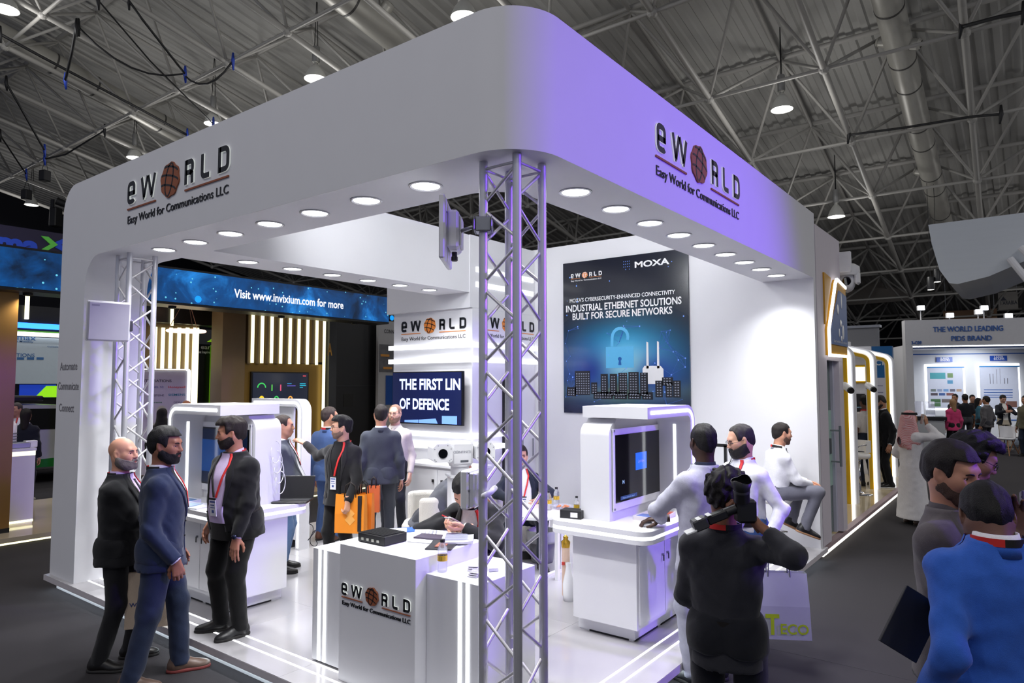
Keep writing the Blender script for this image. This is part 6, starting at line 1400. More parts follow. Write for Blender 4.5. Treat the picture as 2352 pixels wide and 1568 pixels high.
pw_.pbox('vertical_light', 65, 678, 70, 732, -.2, -.1, warm, t, O10)
for s_, x0, y, x1, h in (('SOLUTIONS', 0, 818, 79, 8), ('otomax', 0, 778, 82, 11), ('inspires Mobility', 10, 784, 76, 4), ('Customer', 108, 797, 140, 3)): a, z = pw_.hit(x0, y); b, _ = pw_.hit(x1, y); mm = MB(); put_text(mm, s_, pw_.pt(a, z, .004)-Vector(O10), U_R, UP_, h*17.5/1575, b-a, bold=.01); mm.build('board_text', mat('board_ink_blue', (60, 110, 170), .5), t)['kind'] = 'stuff'
for x in (47, 70, 92): pw_.pbox('icon', x-8, 820, x+8, 826, .002, .006, mat('board_ink_blue'), t, O10)
# white and green car on display
cy = 14.6; cr = Wall((0, cy), (1, 0)); ca = cr.hit(60, 1000)[0]; t = thing('display_car', 'white and green car on display past the left pylon', 'car', (ca, cy, 0)); cwm = mat('car_white', (196, 198, 200), .2, coat=.5); prof = [(-2.2, .35), (2.2, .35), (2.3, .75), (2.1, 1.0), (1.3, 1.10), (.75, 1.62), (-1.5, 1.66), (-2.1, 1.1), (-2.3, .8)]
mm = MB(); mm.prism(prof, (0, 1.8, 0), (0, 0, 0), (1, 0, 0), (0, 0, 1)); mm.build('car_body', cwm, t); mm = MB(); mm.prism([(-1.75, 1.12), (1.1, 1.12), (.68, 1.55), (-1.42, 1.58)], (0, -.012, 0), (0, .004, 0), (1, 0, 0), (0, 0, 1)); mm.build('side_windows', mat('car_glass', (24, 30, 30), .05), t); mm = MB(); mm.prism([(-2.2, .33), (2.2, .33), (2.25, .55), (.2, .50), (-2.2, .72)], (0, -.012, 0), (0, .004, 0), (1, 0, 0), (0, 0, 1)); mm.build('green_sill', mat('car_green', (30, 130, 50), .3), t)
for x in (-1.4, 1.35):
    q = MB().lathe([(.20, -.02), (.34, -.03), (.34, .18), (.001, .18)], 24, c=(x, 0, .34), axis='y', caps=False); q.build('wheel', mat('tyre', (18, 18, 18), .7), t, 40); MB().lathe([(.001, -.035), (.20, -.03)], 20, c=(x, 0, .34), axis='y', caps=False).build('hub', steel, t)
MB().box(-1.2, .4, .3, 1.5, 1.70, 1.82, .03).build('roof_rack', nblack, t); MB().box(-.2, -.05, -.02, 0, 1.0, 1.03).build('door_handle', steel, t)
# ---------------- service room with glass door, at the far end of the right face
lil = mat('service_white', (214, 206, 214), .5); sr = thing('service_room', 'pale service room block with glass door beyond the violet fascia', 'booth room', (5.95, 0, ZP)); O_ = (5.95, 0, ZP)
RW = Wall((0, 0), (1, 0))
RW.box('corner_panel', 5.952, 6.36, ZP, 4.0, -.7, .005, lil, sr, O_); RW.box('head_panel', 6.36, 7.25, 2.36, 4.0, -.7, .005, lil, sr, O_); RW.box('post', 7.03, 7.25, ZP, 2.36, -.7, .004, lil, sr, O_); RW.box('door_leaf_frame', 6.94, 7.03, ZP, 2.36, -.14, -.06, mat('door_frame_lilac', (190, 190, 206), .4), sr, O_); RW.box('partition', 5.952, 7.25, ZP, 4.0, -.9, -.7, lil, sr, O_)
gl = RW.box('glass_pane', 6.36, 6.94, ZP+.01, 2.36, -.11, -.095, mat('glass_green', (206, 226, 218), .05, trans=.75, alpha=.55), sr, O_); RW.box('frosted_band', 6.36, 6.94, .75, 1.72, -.094, -.090, mat('frost', (176, 206, 196), .6, alpha=.8), gl, O_)
a = 6.86; h = MB(); h.tube((a-5.95, -.03, 1.0-ZP), (a-5.95, -.03, 1.52-ZP), .016, .016, 12); [h.tube((a-5.95, -.03, z-ZP), (a-5.95, .09, z-ZP), .011, .011, 8) for z in (1.06, 1.46)]; h.build('pull_handle', steel, sr, 40)
MB().box(6.80-5.95, 6.84-5.95, .07, .10, 1.16-ZP, 1.36-ZP, .004).build('lock_case', mat('lock_steel', (120, 120, 126), .4, .6), sr)
sg = thing('service_sign', 'slanted blue sign edged in yellow with a white light outline', 'sign', (6.3, 0, 2.4)); yel = mat('sign_yellow', (206, 150, 26), .45); sblue = mat('sign_steel_blue', (100, 122, 170), .45)
out = [(6.31, 2.42), (7.31, 2.42), (7.31, 3.36), (6.80, 3.42), (6.72, 3.36), (6.30, 2.74)]; mm = MB(); mm.prism([(p[0]-6.3, p[1]-2.4) for p in out], (0, -.05, 0), (0, -.006, 0), (1, 0, 0), (0, 0, 1)); mm.build('yellow_panel', yel, sg)
inn = [(6.40, 2.56), (7.29, 2.56), (7.29, 3.24), (6.86, 3.28), (6.40, 2.76)]; mm = MB(); mm.prism([(p[0]-6.3, p[1]-2.4) for p in inn], (0, -.012, 0), (0, -.056, 0), (1, 0, 0), (0, 0, 1)); mm.build('blue_field', sblue, sg)
L_, R_ = stroke_poly([(p[0]-6.3, p[1]-2.4) for p in [(7.31, 2.43)]+[out[0], out[5], out[4], out[3], out[2]]], .035); mm = MB()
for i in range(len(L_)-1): mm.prism([tuple(L_[i]), tuple(L_[i+1]), tuple(R_[i+1]), tuple(R_[i])], (0, -.03, 0), (0, -.04, 0), (1, 0, 0), (0, 0, 1))
mm.build('light_outline', led, sg); mm = MB(); mm.prism([(6.27-6.3, 3.45-2.4), (6.62-6.3, 3.42-2.4), (6.33-6.3, 2.85-2.4), (6.27-6.3, 2.8-2.4)], (0, -.02, 0), (0, -.006, 0), (1, 0, 0), (0, 0, 1)); mm.build('yellow_wedge', yel, sg)
mm = MB()
for px_, pz_, w_, h_ in ((.45, .62, .10, .14), (.66, .75, .06, .22), (.60, .45, .12, .10), (.50, .32, .06, .12), (.72, .34, .12, .20), (.62, .25, .08, .08)): mm.ellipsoid((px_, -.070, pz_), (w_/2, .006, h_/2), 12, 6)
mm.build('printed_cameras', pw_m, sg, True)['kind'] = 'stuff'; mm = MB(); put_text(mm, 'Smart mobile security solution', (.18, -.068, .19), U_R, UP_, .035, .75); mm.build('sign_text', pw_m, sg)['kind'] = 'stuff'
t = thing('dome_camera', 'white pan tilt dome camera on a bracket beyond the purple fascia', 'camera', (7.25, -.05, 3.55)); MB().box(-.02, .02, -.10, .10, .02, .30, .01).build('wall_plate', cw, t); MB().box(0, .30, -.05, .05, .16, .28, .02).build('arm', cw, t); MB().lathe([(.10, .16), (.155, .12), (.16, .05), (.15, .0)], 26).xf(Matrix.Translation((.24, 0, 0))).build('shroud', cw, t, 40)
for sy in (-1, 1): MB().box(.17, .31, sy*.125-.03, sy*.125+.03, -.13, .05, .025).build('yoke_arm', cw, t)
MB().ellipsoid((.24, 0, -.08), (.105, .10, .15), 20, 12).build('camera_ball', cw, t, True); MB().tube((.20, 0, -.06), (.125, -.01, -.09), .06, .055, 18).build('lens_window', mat('lens_black'), t, 40)
# ---------------- yellow stand: arches, counters, screens
ys = mat('stand_yellow', (232, 184, 20), .45); yp = thing('yellow_stand_platform', 'cream glossy platform of the yellow stand with light edge', 'platform', (7.27, .08, 0)); MB().box(0, 8.2, 0, 4.2, .05, .12).build('deck', mat('cream_gloss', (212, 196, 164), .07, var=.03), yp); MB().box(0, 8.2, .02, 4.1, 0, .05).build('plinth', white, yp); MB().box(-1.27, 8.2, -.07, -.05, .02, .075).build('edge_light', mat('led_edge_cream', (255, 250, 236), .4, emit=2.6), yp); MB().box(-1.27, 8.2, -.085, .0, .076, .12).build('edge_lip', mat('edge_mauve', (168, 146, 150), .5), yp)
for i, X in enumerate((9.47, 11.42, 13.49)):
    t = thing('yellow_arch', 'white and yellow lit arch of the far stand, %s of three' % ('nearest', 'middle', 'farthest')[i], 'arch', (X, .3, .12), 0, 'arches of the yellow stand')
    H = 2.62; outl = [(0, 0), (0, H-.25)]+[(p[0], p[1]) for p in arc(.22, H-.25, .22, 180, 110, 6)]+[(2.6, H+.65), (2.6, H+.45)]+arc(.26, H-.30, .10, 110, 180, 5)+[(.16, 0)]
    mm = MB(); n = len(outl); tr = tessellate_polygon([[Vector((a, b, 0)) for a, b in outl]]); A = [(0, a, b) for a, b in outl]; B_ = [(.22, a, b) for a, b in outl]; mm.add(A+B_, list(tr)+[tuple(k+n for k in f) for f in tr]+[(k, (k+1) % n, n+(k+1) % n, n+k) for k in range(n)]); mm.build('arch_frame', white, t)
    mid = [(.05, 0), (.05, H-.25)]+arc(.22, H-.25, .17, 180, 110, 6)+[(2.6, H+.60)]; L_, R_ = stroke_poly(mid, .05); mm = MB(); [mm.prism([tuple(L_[k]), tuple(L_[k+1]), tuple(R_[k+1]), tuple(R_[k])], (-.02, 0, 0), (0, 0, 0), (0, 1, 0), (0, 0, 1)) for k in range(len(L_)-1)]; mm.build('light_line', led, t)
    mid = [(.11, 0), (.11, H-.28)]+arc(.24, H-.28, .13, 180, 110, 6)+[(2.6, H+.52)]; L_, R_ = stroke_poly(mid, .06); mm = MB(); [mm.prism([tuple(L_[k]), tuple(L_[k+1]), tuple(R_[k+1]), tuple(R_[k])], (-.015, 0, 0), (0, 0, 0), (0, 1, 0), (0, 0, 1)) for k in range(len(L_)-1)]; mm.build('yellow_line', ys, t)
# bays between the arches
for i, (X, yr) in enumerate(((11.6, (.75, 2.6)), (13.7, (.75, 2.6)))):
    t = thing('display_bay', 'white display bay wall of the yellow stand, %s one' % ('nearer', 'farther')[i], 'wall panel', (X, .75, .12)); MB().box(0, .12, 0, 1.9, 0, 2.75).build('bay_wall', white, t)
    MB().box(-.06, 0, .06, .66, 1.95, 2.35, .03).build('sign_frame', ys, t); MB().box(-.075, -.055, .11, .61, 2.0, 2.30).build('lit_sign', mat('sign_glow', (255, 253, 246), .4, emit=2.2), t); mm = MB(); put_text(mm, ('FINANCE', 'AI')[i], (-.078, .50, 2.12), U_L, UP_, .07, .32 if i == 0 else .1); mm.build('sign_text', mat('sign_text_grey', (190, 190, 200), .5), t)['kind'] = 'stuff'
    MB().box(-.04, 0, .10, .62, .95, 1.75).build('screen_frame', white if i else bezel, t); MB().box(-.05, -.04, .13, .59, .98, 1.72).build('screen', screen_mat('bay_blue', (110, 160, 215), .8) if i == 0 else screen_mat('bay_black', (14, 14, 18), .3), t)
    if i == 0: mm = MB(); put_text(mm, 'R', (-.052, .56, 1.42), U_L, UP_, .13, .10, bold=.03); mm.build('screen_letter', screen_mat('bay_cyan', (20, 150, 190), .6), t)
    else: mm = MB(); put_text(mm, 'Mobile Research', (-.052, .50, 1.42), U_L, UP_, .03, .3); mm.build('screen_caption', screen_mat('bay_pale', (120, 150, 170), .6), t)
for i, (X, Y_) in enumerate(((9.40, .42), (11.35, .42))):
    t = thing('bullet_camera', 'white bullet camera on the %s yellow arch' % ('nearest', 'middle')[i], 'camera', (X-.045, Y_-.03, 1.98)); q = MB(); q.tube((.06, .03, .06), (-.16, -.10, -.02), .055, .055, 16); q.build('camera_body', cw, t, 40); q = MB(); q.tube((-.155, -.097, -.019), (-.19, -.118, -.032), .05, .05, 16); q.build('lens_hood', dark_pl, t, 40); MB().tube((.06, .03, .06), (.12, .06, .0), .03, .03, 10).build('mount', cw, t)
for i, (X, Y_, lb) in enumerate(((10.35, .85, 'nearest'), (12.25, .95, 'middle, between two people'), (13.9, 1.0, 'farthest'))):
    t = thing('yellow_counter', 'white counter with yellow front in the yellow stand, %s' % lb, 'counter', (X, Y_, .12)); MB().box(0, .55, 0, .95, 0, .90, .03).build('counter_body', white, t); MB().box(-.012, .0, .07, .88, .08, .84, .0).build('yellow_front', ys, t); MB().box(.05, .50, -.012, 0, .08, .84).build('yellow_side', ys, t); MB().box(-.03, .58, -.03, .98, .90, .95, .01).build('counter_top', gloss, t)
bar_stool('white bar stool with chrome armrests on the yellow stand', 10.62, .47, .12, 2.2, True, .66); bar_stool('second white bar stool cut off by the service room post', 9.15, .75, .12, 1.2, True, .66)
t = thing('blue_stand_wall', 'blue stand wall numbered C10 left of the white stand', 'wall panel', (15.5, .6, 0)); MB().box(0, .2, 0, 1.4, 0, 2.95).build('wall_body', mat('stand_blue', (16, 98, 160), .5), t); mm = MB(); put_text(mm, 'C10', (-.003, .36, 2.50), U_L, UP_, .13, .28, bold=.02); mm.build('stand_number', pw_m, t)['kind'] = 'stuff'; MB().box(-.02, 0, .08, .60, .25, 2.2).build('text_poster', mat('poster_pale', (214, 214, 224), .5), t); MB().box(-.022, -.018, .08, .60, .25, .80).build('poster_foot', mat('poster_foot_navy', (40, 50, 70), .5), t); mm = MB(); put_text(mm, 'STORAGE MANAGEMENT', (-.024, .58, .62), U_L, UP_, .06, .5); [put_poly(mm, [(0, 0), (.34, 0), (.34, .02), (0, .02)], (-.02, .55, 2.0-.16*k), U_L, UP_, .003) for k in range(7)]; mm.build('poster_lines', mat('poster_ink', (140, 140, 165), .5), t)['kind'] = 'stuff'
t = thing('pale_partition', 'pale wall top beyond the yellow arches', 'wall panel', (17.5, 1.2, 0)); MB().box(0, .2, 0, 4.5, 0, 3.55).build('wall_body', mat('far_grey', (150, 150, 152), .6), t); MB().box(-.05, .25, -.05, 4.55, 3.55, 3.62).build('coping', steel, t)
# ---------------- white perimeter-sensor stand
PW = Wall((24.0, 1.42), (.35, -.94)); t = thing('white_sensor_stand', 'white stand with blue slogan, lit posters and floodlights', 'exhibition stand', (24, 1.42, 0)); OP = (24, 1.42, 0); bluei = mat('slogan_blue', (60, 104, 178), .5); sw_ = mat('stand_white', (206, 206, 210), .55)
PW.box('header', 0, 7, 3.36, 4.22, -.4, 0, sw_, t, OP); PW.box('pier', 0, .22, 0, 3.36, -.4, 0, sw_, t, OP); PW.box('rear_panel', .2, 7, 0, 3.4, -2.7, -2.6, white, t, OP); PW.box('ceiling_board', .2, 7, 3.30, 3.36, -2.6, -.4, white, t, OP); PW.box('side_panel', .12, .24, 0, 3.4, -2.6, -.4, white, t, OP); PW.box('header_light', .22, 7, 3.31, 3.35, -.42, -.40, led, t, OP); PW.box('blue_line', .22, 7, 3.26, 3.30, -.44, -.42, bluei, t, OP); PW.box('blue_line', .24, 7, 3.12, 3.16, -2.6, -2.59, bluei, t, OP); PW.box('blue_line', .24, 7, .72, .76, -2.6, -2.59, bluei, t, OP); PW.box('stand_floor', 0, 7, .0, .06, -2.7, .05, mat('stand_carpet', (70, 78, 88), .9), t, OP)
for s_, x0, y, x1, h in (('THE WORLD LEADING', 2143, 762, 2304, 12.2), ('PIDS BRAND', 2184, 782.5, 2277, 11.5), ('3-C09', 2093, 790.5, 2116, 7.5)): a, z = PW.hit(x0, y); b, _ = PW.hit(x1, y); mm = MB(); d_ = (PW.pt(a, z)-CAM_P).dot(_f); put_text(mm, s_, PW.pt(a, z, 0)-Vector(OP), PW.u, UP_, h*d_/1575, b-a, bold=.012, off=.003, depth=.03); mm.build('slogan', bluei, t)['kind'] = 'stuff'
BW = Wall((24.0, 1.42), (.35, -.94)); BW.o = PW.pt(0, 0, -2.58)
def poster_px(x0, y0, x1, y1, kind):
    BW.pbox('backlight', x0-5, y0-5, x1+5, y1+5, -.01, .005, led, t, OP); b = BW.pbox('lit_poster', x0, y0, x1, y1, .03, .04, mat('poster_lilac', (196, 200, 216), .5, emit=.15), t, OP); BW.pbox('poster_head', x0, y0, x1, y0+2.5, .04, .045, mat('poster_cyan', (40, 130, 200), .5), b, OP); return b
b = poster_px(2128, 842, 2214, 937, 0)
for x0, y0, x1, y1, c in ((2135, 856, 2171, 870, (70, 160, 170)), (2175, 857, 2188, 867, (110, 140, 90)), (2175, 873, 2188, 881, (90, 150, 190)), (2137, 893, 2149, 899, (120, 130, 130)), (2152, 893, 2163, 899, (150, 160, 190)), (2166, 893, 2178, 899, (120, 160, 210)), (2181, 893, 2193, 899, (110, 110, 130)), (2196, 893, 2208, 899, (190, 160, 140)), (2137, 902, 2153, 908, (90, 80, 90)), (2156, 902, 2170, 908, (70, 100, 160)), (2173, 902, 2190, 908, (140, 90, 90)), (2137, 916, 2160, 924, (80, 120, 80)), (2162, 916, 2182, 924, (120, 110, 110)), (2137, 925, 2160, 933, (90, 130, 90))): BW.pbox('printed_photo', x0, y0, x1, y1, .04, .044, mat('photo_%d_%d_%d' % c, c, .5), b, OP)
b = poster_px(2248, 840, 2341, 940, 1)
for x, y in ((2273, 858), (2280, 858), (2288, 848), (2296, 846), (2306, 868), (2313, 868)): BW.pbox('printed_bar', x-1, y, x+1.2, 881, .04, .044, mat('photo_grey', (110, 112, 124), .5), b, OP)
for y in (895, 901, 907, 912): BW.pbox('printed_stripe', 2259, y-1, 2325, y+1, .04, .044, bluei, b, OP)
BW.pbox('printed_photo', 2310, 921, 2335, 935, .04, .044, mat('photo_rust', (130, 90, 80), .5), b, OP)
for s_, x0, x1, y0, y1, l2 in (('BURIED', 2150, 2187, 820, 831, 'SENSORS'), ('LASER', 2273, 2312, 817, 828, 'BEAMS')):
    p_ = BW.pbox('name_plate', x0, y0, x1, y1, .0, .05, mat('plate_blue', (30, 80, 180), .4), t, OP); a, z = BW.hit(x0+9, y0+5); b_, _ = BW.hit(x1-9, y0+5); mm = MB(); put_text(mm, s_, BW.pt(a, z, .05)-Vector(OP), PW.u, UP_, .075, b_-a, bold=.01); a, z = BW.hit(x0+8, y1-1.5); put_text(mm, l2, BW.pt(a, z, .05)-Vector(OP), PW.u, UP_, .075, b_-a+.03, bold=.01); mm.build('plate_text', pw_m, p_)['kind'] = 'stuff'
# side poster on the left wall
PW.box('side_poster_light', .243, .246, .9, 2.75, -2.4, -.7, led, t, OP); PW.box('side_poster', .247, .252, 1.0, 2.65, -2.3, -.8, mat('poster_lilac'), t, OP)
for k in range(3): PW.box('wall_tag', .243, .25, 2.85, 3.0, -2.2+.55*k, -1.85+.55*k, mat('tag_slate', (110, 125, 160), .5), t, OP)
for x, y, h_, lb in ((2117, 711, .42, 'leftmost floodlight on a tall pole above the white stand'), (2184, 728, .1, 'broad floodlight low on the header left of centre'), (2250, 720, .3, 'shorter of the paired floodlights on the white stand'), (2263, 711, .42, 'taller of the paired floodlights on the white stand'), (2319, 729, .1, 'rightmost broad floodlight low on the white stand header')):
    a, z = PW.hit(x, y); p = PW.pt(a, 4.22, -.15); f = thing('floodlight', lb, 'floodlight', tuple(p), math.atan2(PW.u.y, PW.u.x), 'floodlights on the white stand'); MB().tube((0, 0, 0), (0, 0, z-4.22), .018, .018, 8).build('pole', cw, f); MB().box(-.11, .11, -.10, .03, z-4.22-.02, z-4.22+.15, .01).build('lamp_case', cw, f); MB().box(-.10, .10, -.112, -.10, z-4.22, z-4.22+.135).build('lens', mat('flood_glow', (240, 246, 255), .3, emit=14), f)
l = add_light('white_stand_wash', 'SPOT', tuple(PW.pt(2.6, 3.15, -.8)), 200, (.9, .95, 1), tuple(PW.pt(2.6, 1.6, -2.6)), spot_size=math.radians(110), spot_blend=.6, shadow_soft_size=.3)
t = thing('turnstile_counter', 'grey and black reception desk beside the person in white robe', 'desk', tuple(at(2138, 1030, 20.5))); t.location.z = 0; t.rotation_euler = (0, 0, .2); MB().box(-.35, .35, -.35, .5, 0, .98, .02).build('desk_body', mat('desk_grey', (170, 172, 176), .4), t); MB().box(-.38, .38, -.40, .55, .98, 1.08, .01).build('black_top', nblack, t)
for k in range(2): q = MB().box(-.01, .01, -.12, .12, 0, .45, .004); q.xf(Matrix.Translation((.0, .25-.28*k, 1.08)) @ Matrix.Rotation(.2, 4, 'Y')); q.build('leaflet_holder', mat('acrylic_clear'), t)
for k, (x, y) in enumerate(((2312, 1045), (2347, 1040))):
    p = CAM_P+px_ray(x, y)*(2.0723/-px_ray(x, y).z) if px_ray(x, y).z < 0 else Vector((22, -1.5, 0)); t = thing('shell_chair', 'white shell chair with wooden legs, %s of two at right' % ('left', 'right')[k], 'chair', (p.x, p.y, 0), 2.6, 'shell chairs'); wood = mat('chair_wood', (150, 104, 70), .5)
    MB().lathe([(.001, .44), (.20, .44), (.24, .48), (.23, .50), (.001, .47)], 20, caps=False).build('seat', gloss, t, True); q = MB(); pl = arc(0, 0, .24, 110, 250, 10); pi_ = arc(0, 0, .22, 250, 110, 10); pts = pl+pi_; n = len(pts); N = len(pl); q.add([(p_[0], p_[1], z) for z in (.46, .82) for p_ in pts], [(k_, (k_+1) % n, n+(k_+1) % n, n+k_) for k_ in range(n)]+[tuple(o_+i for i in (k_, k_+1, n-2-k_, n-1-k_)) for o_ in (0, n) for k_ in range(N-1)]); q.build('backrest', gloss, t, 40)
    for sx in (-1, 1):
        for sy in (-1, 1): MB().tube((sx*.10, sy*.10, .44), (sx*.22, sy*.22, 0), .016, .012, 8).build('leg', wood, t)
# hanging cloth canopy and banners at far right
t = thing('hanging_canopy', 'big white curved hanging canopy at the right edge', 'canopy', (0, 0, 0)); CW = Wall((15.0, 0), (0, -1)); O_ = Vector((15, 0, 0)); pts = [CW.hit(*q) for q in ((2132, 516), (2140, 560), (2158, 620), (2180, 650), (2200, 652), (2270, 635), (2352, 600), (2480, 560), (2480, 470), (2352, 488))]; t.location = tuple(O_); mm = MB(); mm.prism(pts, (3.5, 0, 0), (0, 0, 0), (0, -1, 0), (0, 0, 1)); mm.build('cloth_shell', mat('canopy_cloth', (206, 212, 218), .8, var=.04, scale=1, stretch=(1, 1, 12)), t); 
for q0, q1 in (((2320, 595), (2420, 720)), ((2345, 570), (2440, 660))): a, z = CW.hit(*q0); b, z2 = CW.hit(*q1); MB().tube((-.1, -a, z), (-.3, -b, z2), .07, .07, 10).build('strut', white, t)
for x, y in ((2128, 330), (2140, 420)): pass
FW = Wall((40, 0), (0, -1))
def banner(label, x0, y0, x1, y1, m_, txt=None, inkc=(40, 44, 60)):
    a0, za = FW.hit(x0, y0); a1, zb_ = FW.hit(x1, y1); t = thing('hanging_banner', label, 'banner', tuple(FW.pt((a0+a1)/2, za))); w = (a1-a0)/2; mm = MB(); mm.box(-.02, .02, -w, w, zb_-za, 0); mm.build('cloth', m_, t)
    for sy in (-1, 1): MB().tube((0, sy*w*.9, 0), (0, sy*w*.9, 5), .012, .012, 6).build('wire', steel, t)
    if txt: mm = MB(); put_text(mm, txt, (-.025, w*.85, (zb_-za)*.72), U_L, UP_, abs(zb_-za)*.22, w*1.7, bold=.02); mm.build('banner_text', mat('banner_ink', inkc, .6), t)['kind'] = 'stuff'
    return t
bt = banner('grey banner with a mountain emblem and dark word at far right', 2292, 672, 2339, 709, mat('banner_grey', (150, 146, 140), .8), "1'ARABIA"); mm = MB(); mm.prism([(-.2, 0), (.2, 0), (0, .28)], (-.01, 0, 0), (-.024, .25, -.42), (0, -1, 0), (0, 0, 1)); mm.build('emblem', mat('banner_ink'), bt)
banner('tan banner with blue word partly hidden behind the white stand', 2166, 715, 2292, 760, mat('banner_tan', (120, 92, 70), .8), 'intersec', (60, 80, 130))
t = thing('wavy_ceiling_cloth', 'grey wavy cloth strip hanging before the far drape', 'hanging cloth', tuple(FW.pt(0, 0))); N = 24; vs = []
for i in range(N+1):
    x = 1935+(2092-1935)*i/N; a, zb_ = FW.hit(x, 702-12*i/N); _, zt = FW.hit(x, 652+14*math.sin(i/N*9.0)); 
    for d in (0, .1): vs += [FW.pt(a, zb_, d)-FW.o, FW.pt(a, zt, d)-FW.o]
mm = MB(); mm.add(vs, [(4*i, 4*i+4, 4*i+5, 4*i+1) for i in range(N)]+[(4*i+2, 4*i+6, 4*i+7, 4*i+3) for i in range(N)]+[(4*i+1, 4*i+5, 4*i+7, 4*i+3) for i in range(N)]); mm.build('cloth', mat('wavy_grey', (120, 114, 108), .8), t, True)
# ================================================================ people
def gp(px, depth, z=0.0):
    d = px_ray(px, 881); p = CAM_P+d*(depth/d.dot(_f)); return (p.x, p.y, z)
def w2l(pos, face, H, P):
    s = H/1.75; d = Vector(P)-Vector(pos); a = -math.radians(face); return ((d.x*math.cos(a)-d.y*math.sin(a))/s, (d.x*math.sin(a)+d.y*math.cos(a))/s, d.z/s)
BLKSUIT = ('black_suit', (24, 24, 28)); NAVY = ('navy_suit', (34, 44, 70)); LIL = ('lilac_shirt', (196, 178, 214)); WSH = ('white_shirt', (226, 226, 232)); TAN = (196, 146, 118); OLIVE = (172, 124, 96); BRN = (150, 104, 80); DARK = (66, 46, 38)
# -- three men talking at the left
person('person in black suit with folded arms beside the left pylon', (-.43, 3.44, 0), -42, 1.71, near=2, skin=(206, 152, 126), hair='none', beard=True, beard_t=.012, beardc=(120, 112, 106), browc=(90, 80, 74), head=(-18, -2, 0), bulk=1.10, topc=BLKSUIT, trous=('black_suit', BLKSUIT[1]), shirtc=LIL, tie=('dark_tie', (26, 26, 34)), lanyard=True, badge=False, LH=(.24, -.12, 1.10), RH=(.26, .10, 1.16), LE=(-.5, .9, -.5), RE=(-.5, -.9, -.5), Ldir=(.3, -1, .1), Rdir=(.3, 1, .1), Lback=(1, 0, .2), Rback=(1, 0, .2), LF=(.06, .12, .075), RF=(-.08, -.12, .075), seed=3)
person('person in navy blue suit seen from behind, between two black jackets', (-.385, 2.91, 0), -30, 1.81, near=2, skin=(146, 98, 78), hair='short', hair_t=.015, hairc=(16, 14, 15), beard=True, beard_t=.007, head=(-24, 4, 0), head_fwd=.035, topc=NAVY, trous=('navy_suit', NAVY[1]), lanyard=True, badge=False, RH=(.10, -.215, .84), LH=(.06, .24, .86), Rcurl=1.0, Rdir=(.25, 0, -1), LF=(.13, .12, .075), RF=(-.15, -.11, .075), Ltoe=4, Rtoe=-14, shoe=(96, 76, 66), sole=(120, 50, 48), legw=1.10, bulk=1.04, seed=5)
person('person in black blazer and lilac shirt with badge on the platform', (.235, 2.98, ZP), 188, 1.71, near=2, lean=(6, 0, 0), skin=(178, 124, 100), hair='quiff', hair_t=.014, hairc=(34, 27, 24), beard=True, beard_t=.008, head=(-38, 6, 0), bulk=1.14, belly=.05, width=1.06, topc=('black_blazer', (18, 18, 20)), trous=('black_jeans', (17, 17, 19)), shirtc=LIL, open=.075, vee=(.05, .12), lanyard=True, badge_z=.16, LH=(.16, .20, .80), LE=(-.6, .9, 0), Ldir=(.12, -.06, -1), Lback=(1, .35, .1), Lcurl=.18, RH=(.02, -.28, .85), LF=(.04, .11, .075), RF=(.02, -.13, .075), Ltoe=-12, Rtoe=-42, watch=1, shoe=(26, 26, 28), legw=1.08, belt=True, seed=7)
# -- people around the left kiosk and tower
person('person in grey jacket over white shirt and jeans behind the left kiosk', (1.49, 4.22, ZP), -42, 1.64, near=1, skin=(198, 146, 118), hair='short', hair_t=.006, hairc=(56, 46, 42), hairline=.086, belly=.10, bulk=1.08, topc=('grey_jacket', (74, 78, 88)), trous=('blue_jeans', (104, 134, 176)), shirtc=WSH, open=.09, vee=(.05, .1), lanyard=True, badge=False, belt=True, seed=9)
person('person in mid blue suit with back turned by the gold wall', gp(757, 8.6, ZP), 20, 1.68, near=1, skin=(190, 138, 112), hair='short', hair_t=.007, hairc=(60, 50, 46), topc=('mid_blue_suit', (72, 96, 142)), trous=('mid_blue_suit', (72, 96, 142)), lanyard=True, badge=False, head=(-40, 0, 0), shoe=(96, 58, 42), seed=11)
ps = gp(788, 7.0, ZP); Hh = 1.64; fc6 = 196
_, I6 = person('person in black jacket and spectacles stretching one arm to the lit arch', ps, fc6, Hh, near=1, skin=(206, 158, 132), hair='quiff', hair_t=.012, hairc=(22, 20, 21), beard=True, beard_t=.0028, beardc=(120, 96, 84), glasses=True, head=(-46, 0, 0), topc=('charcoal_jacket', (34, 33, 36)), trous=('black_trousers', (22, 22, 24)), shirtc=('black_shirt', (20, 20, 22)), open=.07, vee=(.05, .1), lanyard=True, badge_z=.13, belt=True, RH=w2l(ps, fc6, Hh, at(703, 1020, 7.35)), RE=(-.3, -.2, -1), Rdir=(.1, -1, .45), Rback=(.3, .2, 1), Rcurl=.3, LH=(.20, .22, .84), LE=(-.8, .8, -.1), Ldir=(.1, 0, -1), Lback=(.2, 1, 0), Lcurl=1.1, seed=13)
person('person in slate grey suit with back turned near the tower', gp(876, 8.2, ZP), 48, 1.72, near=1, skin=(190, 138, 112), hair='short', hair_t=.008, hairc=(38, 32, 30), topc=('slate_suit', (76, 82, 94)), trous=('slate_suit', (66, 70, 80)), shirtc=WSH, width=1.08, seed=15)
person('person in pale shirt facing the slate grey suit by the tower', gp(908, 8.9, ZP), 205, 1.70, near=1, skin=(214, 168, 146), hair='short', hair_t=.003, hairc=(150, 116, 98), hairline=.094, glasses=True, beard=True, beard_t=.004, beardc=(140, 110, 90), top='shirt', topc=('beige_shirt', (206, 196, 190)), trous=('dark_trousers', (40, 42, 50)), seed=17)
